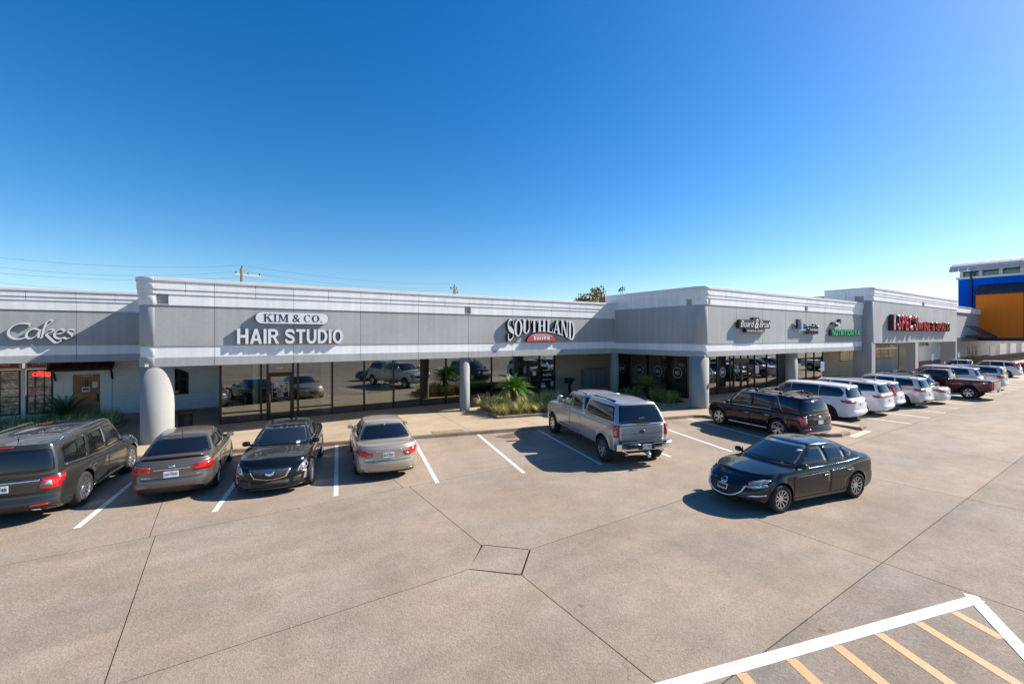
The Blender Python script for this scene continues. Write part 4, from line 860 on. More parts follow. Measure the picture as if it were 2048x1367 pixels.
def storefront(root, F, posts, rails, zt, m, gm, w=.085, skip=(), zb=.02, doors=()):
    for a in posts: part(root, 'mullion', m, F, a-w/2, a+w/2, -.055, .055, zb, zt)
    for i in range(len(posts)-1):
        a0, a1 = posts[i]+w/2, posts[i+1]-w/2
        if i in skip: continue
        rl = rails[i] if isinstance(rails, dict) else rails
        zz = [zb]+list(rl)+[zt]
        for k, z in enumerate(zz): part(root, 'rail', m, F, a0, a1, -.045, .045, max(zb, z-.03), min(zt, z+.03))
        for k in range(len(zz)-1):
            part(root, 'pane', gm, F, a0-.01, a1+.01, -.006, .006, zz[k]+.025, zz[k+1]-.025)
def door(root, F, a0, a1, zt, m, gm, z0=.02):
    d = part(root, 'door', m, F, a0, a0+.09, -.03, .035, z0, zt)
    for nm, p, q, s, t in (('door_stile', a1-.09, a1, z0, zt), ('door_rail', a0+.09, a1-.09, z0, z0+.16), ('door_rail', a0+.09, a1-.09, zt-.1, zt), ('push_bar', a0+.09, a1-.09, .98, 1.03)):
        part(d, nm, m, F, p, q, -.03, .035 if nm != 'push_bar' else .075, s, t)
    part(d, 'pane', gm, F, a0+.08, a1-.08, -.005, .005, z0+.15, zt-.09); part(d, 'pull_handle', M_ALLOY, F, a0+.05, a0+.075, .04, .08, .85, 1.25)
    return d
def room(root, F, a0, a1, depth, zt=2.86, wall=None, zf=.012):
    """dark shop interior behind a store front: back wall, floor, end walls"""
    part(root, 'interior_floor', M_INTF, F, a0, a1, -depth, -.06, -.05, zf)
    part(root, 'interior_wall', wall or M_INT, F, a0, a1, -depth-.1, -depth, zf, zt+.3)
    part(root, 'interior_wall', wall or M_INT, F, a0-.1, a0, -depth, -.06, zf, zt+.3); part(root, 'interior_wall', wall or M_INT, F, a1, a1+.1, -depth, -.06, zf, zt+.3)

# --- bakery wing, far left
YC = 26.5
B1 = thing('storefront_building', 'white boarded bakery wing behind the hedge, with oak door and dark awning', 'building', (0, 0, 0))
F1 = Fr((0, YC, 0), (1, 0, 0), (0, -1, 0)); Z1 = (2.87, 3.19, 3.6, 5.11, 5.51, 5.67, 5.9, 6.02)
fascia(B1, F1, -30, -2.55, [-25.1, -22.3, -19.5, -16.7, -13.9, -11.1, -8.3, -5.43], [-6.95, -4.15, -9.7, -12.5, -2.9], layers_std(Z1))
part(B1, 'soffit', M_SOFF, F1, -30, -.35, -16, -.03, 2.885, 2.98); part(B1, 'roof', M_SOFF, F1, -30, -2.8, -16, -.3, 5.3, 5.4)
FW = Fr((0, 29.9, 0), (1, 0, 0), (0, -1, 0))
# boards: right field, round the arched window
def boards(a0, a1, z0=.02, z1=2.87, pitch=.178, o=0.):
    z = z0
    while z < z1-.02:
        zt = min(z+pitch-.007, z1); part(B1, 'board', M_BOARD, FW, a0, a1, -.05, o, z, zt); z += pitch
boards(-4.78, -2.52); boards(-1.64, -.2); boards(-2.51, -1.65, .02, .83); boards(-2.51, -1.65, 2.32, 2.87); boards(-6.93, -6.57)
part(B1, 'board_backing', M_BOARD, FW, -6.94, -.2, -.2, -.052, .02, 2.87)
part(B1, 'door_casing', M_BOARD, FW, -6.56, -6.24, -.05, .015, .02, 2.35); part(B1, 'door_casing', M_BOARD, FW, -5.25, -4.8, -.05, .015, .02, 2.35); part(B1, 'door_header', M_BOARD, FW, -6.24, -5.25, -.05, .014, 2.11, 2.35)
dr = part(B1, 'oak_door', M_DOORW, FW, -6.23, -5.26, -.05, -.005, .02, 2.10, .01)
for a0, a1, z0, z1 in ((-6.13, -5.36, 1.2, 1.95), (-6.13, -5.36, .2, .95)):
    for k in range(6):
        w_ = (a1-a0)/6; part(dr, 'door_plank', M_DOORW, FW, a0+w_*k+.006, a0+w_*(k+1)-.006, -.005, .006, z0, z1, .004)
for zz in (1.28, 1.86, .3, .86):
    for k in range(5):
        mb = MB(); mb.lathe([(0, .02), (.012, .014), (.018, 0)], 8, lambda x, y, h: (-6.05+.15*k+x, 29.894-h, zz+y)); mb.build('clavos', M_BRZ2, dr)
part(dr, 'grille_bar', M_BRZ2, FW, -5.95, -5.55, .006, .018, 1.60, 1.625); part(dr, 'grille_bar', M_BRZ2, FW, -5.95, -5.55, .006, .018, 1.68, 1.705); part(dr, 'grille_bar', M_BRZ2, FW, -5.80, -5.775, .018, .03, 1.5, 1.82); part(dr, 'grille_bar', M_BRZ2, FW, -5.72, -5.695, .018, .03, 1.5, 1.82)
part(dr, 'door_notice', M_PAPER, FW, -5.54, -5.34, .02, .026, 1.43, 1.72); nt_ = part(dr, 'door_sign', M_PAPER, FW, -5.92, -5.62, .02, .027, 1.24, 1.48); part(nt_, 'sign_print', mat('print_navy', (.02, .07, .15), .5), FW, -5.89, -5.65, .027, .0285, 1.32, 1.41); part(nt_, 'sign_dot', mat('print_red', (.6, .03, .03), .5), FW, -5.80, -5.74, .027, .0285, 1.43, 1.465)
part(dr, 'latch_plate', M_BRZ2, FW, -5.36, -5.30, -.005, .03, .72, 1.12, .01)
tm = text_mesh('1906 I', weight=.01); fit_text(tm, lambda x, y, z: (x, 29.9-.002, y), -5.95, -5.55, 1.99, 2.07); link('house_number', tm, M_PAPER, dr, recalc=False)
# tiled canopy over the door
cn = MB(); FA = FW
for k in range(22):
    a0 = -6.98+k*.103; mb = MB(); n = 5
    for j in range(4):
        t0, t1 = j/4, (j+1)/4; o0, o1 = .02+.62*t0, .02+.62*(t1)+.04; z0, z1 = 2.82-.36*t0, 2.82-.36*t1-.01
        pr = []
        for q in range(n+1):
            an = pi*q/n; pr.append((a0+.05-.05*cos(an), .03*sin(an)))
        V = [FA.p(x, o0, z0+h) for x, h in pr]+[FA.p(x, o1, z1+h+.012) for x, h in pr]
        mb.add(V, [(q, q+1, n+1+q+1, n+1+q) for q in range(n)]+[tuple(n+1+q for q in range(n+1))])
    mb.build('roof_tile', M_TILE, B1, True)
mb = MB(); P = [FA.p(a, o, z) for a in (-7.02, -4.7) for (o, z) in ((.02, 2.80), (.66, 2.43), (.66, 2.33), (.55, 2.31), (.02, 2.6))]
mb.add(P, [(0, 1, 2, 3, 4), (9, 8, 7, 6, 5)]+[(i, (i+1) % 5, (i+1) % 5+5, i+5) for i in range(5)]); mb.build('canopy_deck', M_TILE, B1)
for a in (-6.85, -4.78):
    mb = MB(); mb.tube([FA.p(a, .02, 1.85), FA.p(a, .12, 1.98), FA.p(a, .2, 2.15), FA.p(a, .45, 2.32)], .045, 6); mb.build('canopy_bracket', M_TILE, B1)
# arched window
def arch_poly(a0, a1, z0, zl, zr, n=10): # rising to the left like a half arch
    return [(a0, z0), (a1, z0), (a1, zr)]+[(a1+(a0-a1)*k/n, zr+(zl-zr)*sin(pi/2*k/n)) for k in range(1, n+1)]
ap = arch_poly(-2.5, -1.66, .84, 2.30, 2.0); mb = MB(); mb.prism(ap, -.05, .01, lambda a, b, d: FW.p(a, d, b)); aw = mb.build('arched_window', M_BRZ, B1)
mb = MB(); mb.prism(inset(ap, .075), .01, .014, lambda a, b, d: FW.p(a, d, b)); mb.build('pane', M_GLASSB, aw)
for (p, q, s, t) in ((-2.1, -2.06, .9, 2.2), (-2.42, -1.72, 1.25, 1.28), (-2.42, -1.72, 1.65, 1.69)): part(aw, 'muntin', M_BRZ, FW, p, q, .014, .03, s, t)
# gridded shop windows with banners
for a0, a1 in ((-14.5, -13.1), (-13.0, -11.6), (-11.5, -10.1), (-10.0, -8.02), (-7.84, -6.94)):
    fr_ = part(B1, 'shop_window', M_BRZ, FW, a0, a1, -.06, -.02, .3, 2.42)
    part(fr_, 'pane', M_GLASSC, FW, a0+.06, a1-.06, -.02, -.012, .38, 2.34) if False else None
    part(fr_, 'display_photo', mat('display_print', (.50, .38, .29), .25, coat=1., noise=[(2.6, .9, 5), (9, .7, 4)]), FW, a0+.07, a1-.07, -.02, -.012, .38, 2.36)
    for k in range(1, 3): part(fr_, 'muntin', M_BRZ2, FW, a0+(a1-a0)*k/3-.018, a0+(a1-a0)*k/3+.018, -.012, .012, .38, 2.36)
    for k in range(1, 5): part(fr_, 'muntin', M_BRZ2, FW, a0+.07, a1-.07, -.012, .008, .38+k*.396-.015, .38+k*.396+.015)
    bn = part(B1, 'banner_board', mat('cream_board', (.66, .60, .50), .6), FW, a0-.03, a1+.04, -.05, .0, 2.44, 2.87)
    part(bn, 'banner', mat('crimson_banner', (.36, .015, .06), .5, noise=(3, .1, 3)), FW, a0+.04, a1-.06, 0, .008, 2.53, 2.80)
for txt, a0, a1 in (('CANNOLI', -7.65, -7.15), ('COOKIES', -8.72, -8.35)):
    tm = text_mesh(txt, weight=.005); fit_text(tm, lambda x, y, z: (x, 29.9-.0095, y), a0, a1, 2.61, 2.71); link('banner_lettering', tm, M_PAPER, B1, recalc=False)
part(B1, 'corner_post', M_BOARD, FW, -8.0, -7.87, -.06, .03, .02, 2.5); part(B1, 'plinth', M_BOARD, FW, -14.5, -6.95, -.06, -.01, .02, .29)
part(B1, 'window_poster', mat('pink_poster', (.6, .2, .25), .5, noise=(12, .3, 3)), FW, -7.70, -7.52, .012, .016, 1.25, 1.55)
# --- hair salon and title office wing
YK = 20.82
B2 = thing('storefront_building', 'long grey stucco wing of salon and title office, bronze-framed glass front, rounded left corner', 'building')
F2 = Fr((0, YK, 0), (1, 0, 0), (0, -1, 0)); Z2 = (2.86, 3.2, 3.63, 5.16, 5.57, 5.75, 6.05, 6.18); L2 = layers_std(Z2)
J2 = [-.34+2.8*k for k in range(9)]
fascia(B2, F2, -2.16, 21.88, [-2.14+.001]+J2, [-1.24]+[j+1.4 for j in J2], L2, scup=((-2.12, -1.76), (10.62, 11.0)))
arc_corner(B2, (-2.16, 21.32), .5, 180, 270, L2)
F2s = Fr((-2.66, 0, 0), (0, 1, 0), (-1, 0, 0)); fascia(B2, F2s, 21.32, 27.0, [24.1], [22.7, 25.5], L2)
part(B2, 'soffit', M_SOFF, F2, -2.45, 25.0, -18, -.03, 2.875, 2.97); part(B2, 'roof', M_SOFF, F2, -2.4, 21.8, -18, -.3, 5.4, 5.5)
M_COL = streaked('column_paint', (.29, .29, .285), .07)
column(B2, -2.13, 21.34, .515, 2.87, m=M_COL); column(B2, 10.82, 21.18, .27, 2.87, m=M_COL); column(B2, 21.95, 20.95, .29, 2.86, m=M_COL)
F2g = Fr((0, 24.0, 0), (1, 0, 0), (0, -1, 0))
px = [-.15, 1.45, 1.72, 2.82, 3.04, 4.64, 6.25, 7.85, 9.46, 11.02, 12.58, 14.16, 16.03, 17.96, 19.26]
rl = {i: (.48,) for i in range(14)}; rl[2] = (); rl[5] = rl[6] = rl[7] = rl[8] = rl[9] = (.33,); rl[10] = rl[11] = rl[13] = (.33,)
storefront(B2, F2g, px, rl, 2.86, M_BRZ, M_SGLASS, skip=(2, 12))
door(B2, F2g, 1.76, 2.78, 2.16, M_BRZ, M_SGLASS); part(B2, 'transom_rail', M_BRZ, F2g, 1.75, 2.79, -.05, .05, 2.17, 2.25); part(B2, 'pane', M_SGLASS, F2g, 1.75, 2.79, -.006, .006, 2.25, 2.86)
door(B2, F2g, 16.1, 17.0, 2.16, M_BRZ, M_SGLASS2); door(B2, F2g, 17.02, 17.92, 2.16, M_BRZ, M_SGLASS2); part(B2, 'transom_rail', M_BRZ, F2g, 16.07, 17.93, -.05, .05, 2.17, 2.25); part(B2, 'pane', M_SGLASS2, F2g, 16.07, 17.93, -.006, .006, 2.25, 2.86)
F2r = Fr((-.15, 0, 0), (0, 1, 0), (-1, 0, 0)); storefront(B2, F2r, [24.06, 25.5, 26.95, 28.4, 29.85], (.48,), 2.86, M_BRZ, M_SGLASS)
part(B2, 'pebble_wall', M_PEB, F2g, 19.3, 25.2, -.2, .0, 0, 2.87)
room(B2, F2g, -.02, 4.6, 5.5); room(B2, F2g, 4.75, 11.9, 5.0); room(B2, F2g, 12.05, 19.2, 6)
part(B2, 'drape', mat('pink_drape', (.80, .50, .43), .8, noise=(3, .1, 3)), F2g, 4.12, 4.55, -.14, -.1, .1, 2.6); part(B2, 'drape', mat('white_drape', (.85, .85, .83), .8), F2g, 1.12, 1.33, -.16, -.1, .5, 2.8)
part(B2, 'drape', mat('green_drape', (.34, .40, .22), .8), F2g, 7.2, 7.7, -.2, -.12, .1, 2.8); part(B2, 'drape', M_INT, F2g, 9.0, 9.35, -.5, -.42, .1, 2.8)
def lettering(root, txt, F, a0, a1, z0, z1, o, m, weight=.01, name='lettering'):
    tm = text_mesh(txt, weight=weight); fit_text(tm, lambda x, y, z: F.p(x, o, y), a0, a1, z0, z1); return link(name, tm, m, root, recalc=False)
for k, (t, wd) in enumerate((('Salon Hours', .36), ('Monday - Friday', .62), ('10:00am - 7:00pm', .6), ('Saturday', .36), ('9:00am - 5:00pm', .55), ('Sunday', .3), ('CLOSED', .3))):
    lettering(B2, t, F2g, 2.27-wd/2, 2.27+wd/2, 1.68-k*.10, 1.75-k*.10, .012, M_PAPER)
for a in (1.91, 2.62): part(B2, 'decal_border', M_PAPER, F2g, a, a+.012, .01, .013, 1.02, 1.78)
for z in (1.02, 1.77): part(B2, 'decal_border', M_PAPER, F2g, 1.91, 2.632, .01, .013, z, z+.012)
lettering(B2, '102', F2g, 2.12, 2.38, 2.42, 2.5, .012, M_PAPER); lettering(B2, '102', F2g, 16.6, 17.1, 2.42, 2.54, .012, M_PAPER)
lettering(B2, 'Doyle', F2g, 18.25, 18.95, 1.22, 1.45, .012, M_PAPER, .02)
for a0_, a1_, z0_ in ((18.3, 18.85, 1.97), (18.22, 18.98, 1.64), (18.2, 19.0, 1.0)): part(B2, 'decal_line', M_PAPER, F2g, a0_, a1_, .010, .012, z0_, z0_+.045)
part(B2, 'door_notice', M_PAPER, F2g, 17.35, 17.62, .045, .05, 1.35, 1.62); part(B2, 'window_notice', mat('notice_green', (.35, .5, .42), .6), F2g, 18.9, 19.15, .012, .016, .55, .88); part(B2, 'window_notice', M_PAPER, F2g, 18.08, 18.45, .012, .016, .5, .66); part(B2, 'window_notice', MAT['pink_poster'], F2g, 18.1, 18.42, .012, .016, .68, .82)
# --- paint studio, finance and nutrition wing
YB = 14.37
B3 = thing('storefront_building', 'projecting grey stucco corner wing with round corner column and black-framed glass', 'building')
Z3 = (2.86, 3.17, 3.56, 5.74, 6.11, 6.28, 6.6, 6.75); L3 = layers_std(Z3); F3 = Fr((0, YB, 0), (1, 0, 0), (0, -1, 0)); F3s = Fr((21.85, 0, 0), (0, 1, 0), (-1, 0, 0))
J3 = [25.22+2.905*k for k in range(7)]
fascia(B3, F3, 22.35, 43.8, [22.5]+J3, [23.95]+[j+1.45 for j in J3], L3, scup=((22.36, 22.55), (33.65, 34.1)))
fascia(B3, F3s, 14.87, 20.86, [14.95, 17.77, 20.5], [16.33, 19.32], L3[:4], scup=((15.0, 15.35),)); fascia(B3, F3s, 14.87, 21.6, [14.95, 17.77, 20.5], [16.33, 19.32], L3[4:])
part(B3, 'parapet_return', M_STUC, F3s, 20.86, 21.6, -.1, 0, 5.5, 6.12)
arc_corner(B3, (22.35, 14.87), .5, 180, 270, L3); column(B3, 22.33, 14.9, .52, 2.87, m=M_COL); column(B3, 33.0, 14.9, .36, 2.87, m=M_COL)
part(B3, 'soffit', M_SOFF, F3, 22.1, 52, -20, -.03, 2.875, 2.97); part(B3, 'roof', M_SOFF, F3, 22.1, 43.7, -20, -.3, 5.9, 6.0)
F3g = Fr((0, 17.5, 0), (1, 0, 0), (0, -1, 0)); F3sg = Fr((25.0, 0, 0), (0, 1, 0), (-1, 0, 0))
storefront(B3, F3sg, [17.5, 19.03, 20.68, 22.35, 23.97], (.48,), 2.86, M_BRZ2, M_SGLASS2)
p3 = [25.06, 26.7, 28.28, 29.86, 30.3, 31.25, 32.2, 33.1, 34.83, 36.51, 37.94, 39.36, 41.29, 42.77, 44.41]
storefront(B3, F3g, p3, {**{i: (.48,) for i in range(15)}, 11: (.3,), 12: (.3,), 13: (.3,)}, 2.86, M_BRZ2, M_SGLASS, skip=(4, 5, 10))
for a in (30.34, 31.29): door(B3, F3g, a, a+.88, 2.16, M_BRZ2, M_SGLASS)
part(B3, 'transom_panel', M_BRZ2, F3g, 30.3, 32.2, -.05, .05, 2.17, 2.4); part(B3, 'pane', M_SGLASS, F3g, 30.32, 32.18, -.006, .006, 2.4, 2.86)
part(B3, 'maroon_panel', mat('maroon_panel', (.06, .028, .028), .5), F3g, 37.97, 39.33, -.05, .03, 0.02, 2.86)
part(B3, 'pebble_wall', M_PEB, F3g, 44.44, 57, -.2, 0, 0, 2.87)
wn_ = part(B3, 'shop_window', M_BRZ2, F3g, 48.0, 51.6, 0, .03, 1.62, 2.86); part(wn_, 'window_print', mat('meadow_print', (.32, .30, .08), .3, noise=[(1.4, .8, 4), (6, .5, 3)]), F3g, 48.08, 50.05, .03, .034, 1.7, 2.86); part(wn_, 'window_print', MAT['meadow_print'], F3g, 50.2, 51.5, .03, .034, 1.7, 2.86)
room(B3, F3g, 25.2, 37.9, 6); room(B3, F3g, 39.3, 44.3, 5)
part(B3, 'white_panel', mat('white_door_leaf', (.6, .68, .72), .5), F3sg, 17.75, 18.05, -.25, -.2, .1, 1.95)
rj = random.Random(5)
for k in range(9):
    y0 = 17.9+k*.66; part(B3, 'framed_board', mat('frame_%d' % (k % 3), [(.10, .09, .08), (.28, .26, .22), (.20, .15, .08)][k % 3], .6), F3sg, y0, y0+.5, -1.6, -1.55, 1.5+rj.random()*.2, 2.3+rj.random()*.3)
part(B3, 'display_bench', mat('bench_white', (.5, .52, .5), .6), F3sg, 19.3, 20.3, -.7, -.3, .75, .85); part(B3, 'display_bench', M_INT, F3sg, 20.9, 22.6, -.9, -.35, .1, .8)
# round logo decals on the glass
M_DEC = mat('decal_navy', (.01, .012, .025), .3); M_DECW = mat('decal_white', (.7, .72, .75), .4)
def logo(F, a, z, r=.34):
    ring = MB(); ring.prism([(a+r*cos(t), z+r*sin(t)) for t in [2*pi*k/28 for k in range(28)]], .010, .012, lambda p, q, d: F.p(p, d, q)); ob = ring.build('window_decal', M_DECW, B3)
    ring = MB(); ring.prism([(a+r*.92*cos(t), z+r*.92*sin(t)) for t in [2*pi*k/28 for k in range(28)]], .012, .014, lambda p, q, d: F.p(p, d, q)); ring.build('decal_field', M_DEC, ob)
    s = -1 if F is F3sg else 1
    for t, a0, a1 in (('B', -.5, -.12), ('S', .14, .5)):
        tm = text_mesh(t, weight=.02); fit_text(tm, lambda x, y, zz: F.p(a+s*x*r, .0155, z+y*r), a0, a1, -.3, .3); link('decal_letter', tm, M_DECW, ob, recalc=False)
    part(ob, 'decal_bar', M_DECW, F, a-.012, a+.012, .014, .016, z-r*.55, z+r*.55)
for y in (23.03, 21.41, 19.8, 18.24): logo(F3sg, y, 1.6)
logo(F3g, 27.4, 1.5); logo(F3g, 28.95, 1.5); logo(F3g, 30.75, 1.55, .2)
part(B3, 'utility_box', M_BRZ2, F3, 22.6, 22.86, .02, .1, 1.38, 1.53)
part(B3, 'door_notice', M_PAPER, F3g, 33.2, 33.7, .012, .016, 1.2, 1.8)
# --- wine shop wing
YS = 13.77
B4 = thing('storefront_building', 'tall grey wing with red channel-letter wine sign beyond the paint studio', 'building')
Z4 = (3.42, 3.44, 3.46, 6.92, 7.3, 7.5, 7.82, 7.97); L4 = [(3.42, 6.92, 0, M_STUC, 'wall_panel', 'f')]+layers_std(Z4)[3:]
F4 = Fr((0, YS, 0), (1, 0, 0), (0, -1, 0)); F4s = Fr((43.84, 0, 0), (0, 1, 0), (-1, 0, 0))
fascia(B4, F4, 44.24, 68.3, [48.3+4*k for k in range(6)], [46.3+4*k for k in range(6)], L4, scup=((56.2, 57.0),)); fascia(B4, F4s, 14.17, 17.1, [15.5], [], L4, scup=((14.3, 14.9),)); arc_corner(B4, (44.24, 14.17), .4, 180, 270, L4, 8)
part(B4, 'far_parapet', M_STUC, Fr((43.84, 0, 0), (0, 1, 0), (-1, 0, 0)), 17.1, 40, -9, -5.0, 6.5, 7.9)
part(B4, 'corner_pier', M_STUC, F4, 43.86, 44.7, -1.28, -.02, 0, 3.43, .05); part(B4, 'pier', M_STUC, F4, 54.45, 55.3, -.7, 0, 0, 3.42); part(B4, 'end_wall', M_STUC, F4, 67.85, 68.3, -1.25, 0, 0, 3.42)
part(B4, 'soffit', M_SOFF, F4, 44, 68.3, -20, -.03, 3.44, 3.52); part(B4, 'roof', M_SOFF, F4, 44, 68, -20, -.3, 7.0, 7.1)
F4g = Fr((0, 17.5, 0), (1, 0, 0), (0, -1, 0)); part(B4, 'shop_wall', M_STUC, F4g, 57, 70.5, -.2, 0, 0, 3.45)
part(B4, 'upper_wall', M_STUC, F4g, 44.4, 57, -.2, -.01, 2.86, 3.45)
wn_ = part(B4, 'shop_window', M_BRZ2, F4g, 55.7, 62.4, 0, .04, 1.6, 3.15)
M_WINE = mat('wine_display', (.30, .16, .05), .3, noise=[(.9, .9, 4), (4, .6, 4)])
for a0, a1 in ((55.9, 57.9), (58.1, 60.1), (60.3, 62.2)): part(wn_, 'pane', M_WINE, F4g, a0, a1, .04, .05, 2.15, 3.05); part(wn_, 'pane', M_WINE, F4g, a0, a1, .04, .05, 1.7, 2.08)
part(B4, 'shop_door', M_BRZ2, F4g, 63.4, 65.4, 0, .05, 0, 3.1)
hs_ = part(B4, 'hanging_sign', mat('sign_black', (.015, .013, .012), .5), F4, 55.6, 60.0, -.5, -.4, 3.05, 3.41); lettering(hs_, "SPEC'S", F4, 56.0, 59.0, 3.12, 3.34, -.395, M_PAPER)
# set-back link with brick base, then the blue and orange store
B5 = thing('storefront_building', 'low grey link with white wall, brick base and poster beyond the wine shop', 'building')
F5 = Fr((0, 15.5, 0), (1, 0, 0), (0, -1, 0)); fascia(B5, F5, 68.3, 89, [75, 82], [], [(3.5, 7.0, 0, M_STUC, 'wall_panel', 'f'), (7.0, 7.65, .15, M_STUCW, 'cornice_panel', 'f'), (7.65, 7.75, .2, M_COPE, 'coping', 'c')])
M_BRICK = mat('brick_base', (.26, .115, .06), .85, noise=[(2, .2, 3), (14, .25, 3)]); M_NAVYS = mat('navy_steel', (.02, .03, .07), .5)
F5g = Fr((0, 17.5, 0), (1, 0, 0), (0, -1, 0)); part(B5, 'shop_wall', mat('pale_wall', (.74, .75, .77), .8, noise=(1, .05, 3)), F5g, 70.5, 105, -.2, 0, .95, 3.6); part(B5, 'soffit', M_SOFF, F5, 68.3, 100, -12, 0, 3.5, 3.6); part(B5, 'steel_band', M_NAVYS, F5, 68.3, 90, 0, .12, 3.35, 3.8)
for k in range(7): part(B5, 'brick_course', M_BRICK, F5g, 70.5, 105, -.1, .1-(.012 if k % 2 else 0), k*.135, k*.135+.125)
ps = part(B5, 'wall_poster', mat('poster_dark', (.08, .07, .10), .5), F5g, 92.4, 98.2, 0, .03, .6, 2.55)
for k in range(3):
    mb = MB(); mb.lathe([(0, 0), (.45, 0), (.62, .35), (.5, .8), (.2, 1.1), (.15, 1.6), (.3, 1.7), (0, 1.75)], 10, lambda x, y, h: (93.4+k*1.9+x, 17.45-.02*abs(y), .65+h)); mb.build('poster_print', mat('poster_cream', (.65, .55, .35), .6), ps)
for a in (81.0, 83.0, 85.2):
    mb = MB(); mb.tube([(a, 15.45, 5.35), (a+2.2, 13.9, 4.05)], .06); mb.build('canopy_stay', M_NAVYS, B5)
part(B5, 'entry_canopy', M_NAVYS, F5, 80.5, 89.8, 0.15, 1.7, 3.82, 4.1)
B6 = thing('supermarket_building', 'blue store with orange sign panel and curved metal roof at far right', 'building')
M_BLUE = streaked('blue_stucco', (.002, .12, .72), .06); M_ORANGE = streaked('orange_panel', (1.0, .24, .03), .04)
M_ORANGE.node_tree.nodes['Principled BSDF'].inputs['Specular IOR Level'].default_value = .05; M_BLUE.node_tree.nodes['Principled BSDF'].inputs['Specular IOR Level'].default_value = .05
F6 = Fr((92, 0, 0), (0, 1, 0), (-1, 0, 0)); part(B6, 'blue_wall', M_BLUE, F6, -6, 18.4, -14, 0, 4, 12.45); part(B6, 'wall_coping', M_STUCW, F6, -6.2, 18.6, -14.2, .2, 12.45, 12.75)
F7 = Fr((88, 0, 0), (0, 1, 0), (-1, 0, 0))
for k in range(3): part(B6, 'orange_panel', M_ORANGE, F7, 15.85-(k+1)*4.4+.03, 15.85-k*4.4-.03, -3.9, 0, 3.8, 9.8)
part(B6, 'steel_band', M_NAVYS, F7, 2.4, 16.2, -4, .1, 3.35, 3.8)
M_SEAM = mat('seam_roof_dark', (.055, .045, .05), .5, .3); M_BARREL = mat('barrel_roof', (.5, .47, .46), .5, .1, noise=(1, .1, 3))
for k in range(16): # sloping seamed canopy above the orange panel
    y0 = 16.1-.9*k; mb = MB(); P = [(87.7, y0, 9.72), (87.7, y0-.87, 9.72), (91.5, y0-.87-.0, 11.35), (91.5, y0, 11.35)]
    mb.add(P+[(x, y, z+.08) for x, y, z in P], [(0, 1, 2, 3), (7, 6, 5, 4), (0, 4, 5, 1), (1, 5, 6, 2), (2, 6, 7, 3), (3, 7, 4, 0)]); mb.build('roof_panel', M_SEAM, B6)
for k in range(13): # clerestory and barrel roof
    y1 = 18.3-2.0*k; part(B6, 'roof_post', M_STUCW, F6, y1-.35, y1, -13, -.3, 12.75, 13.7)
    part(B6, 'clerestory_pane', mat('clerestory_glass', (.12, .18, .22), .1, coat=1.), F6, y1-1.98, y1-.37, -.9, -.85, 12.75, 13.7)
n = 14; arc = [(92.0-.9+ (7.5*(1-cos(pi*k/n))), 13.55+1.9*sin(pi*k/n)) for k in range(n+1)]
for k in range(26):
    y0 = 19.2-1.0*k; mb = MB(); V = []
    for (x, z) in arc: V += [(x, y0, z), (x, y0-.96, z)]
    for (x, z) in arc: V += [(x, y0, z+.1), (x, y0-.96, z+.1)]
    m_ = 2*(n+1); Fc = []
    for i in range(n): Fc += [(2*i, 2*i+1, 2*i+3, 2*i+2), (m_+2*i, m_+2*i+2, m_+2*i+3, m_+2*i+1), (2*i, 2*i+2, m_+2*i+2, m_+2*i), (2*i+1, m_+2*i+1, m_+2*i+3, 2*i+3)]
    Fc.append((0, m_, m_+1, 1)); mb.add(V, Fc); mb.build('barrel_panel', M_BARREL, B6)
mb = MB(); mb.tube([(91.85, 17.0, 13.6), (91.85, 17.0, 7.5)], .14); mb.build('downpipe', M_NAVYS, B6)
F8 = Fr((0, 17.5, 0), (1, 0, 0), (0, -1, 0)); part(B6, 'shop_wall', MAT['pale_wall'], F8, 105, 175, -.2, 0, .75, 4.2); part(B6, 'brick_base', M_BRICK, F8, 105, 175, -.2, .12, 0, .75)
part(B6, 'entrance_door', mat('door_pale', (.4, .42, .42), .3), F8, 106.2, 110, 0, .06, 0, 2.4)
for a0, a1 in ((113, 118.5), (121.7, 127), (132, 140), (146, 156)): part(B6, 'shop_window', mat('mall_window', (.34, .13, .13), .15, coat=1., noise=(.6, .6, 3)), F8, a0, a1, 0, .06, .85, 2.7)
part(B6, 'soffit', M_SOFF, F8, 89, 175, -6, 4, 3.86, 4.0)
mb = MB(); mb.box(104, 140, 23, 40, 4.2, 6); mb.build('store_block', M_STUC, B6)
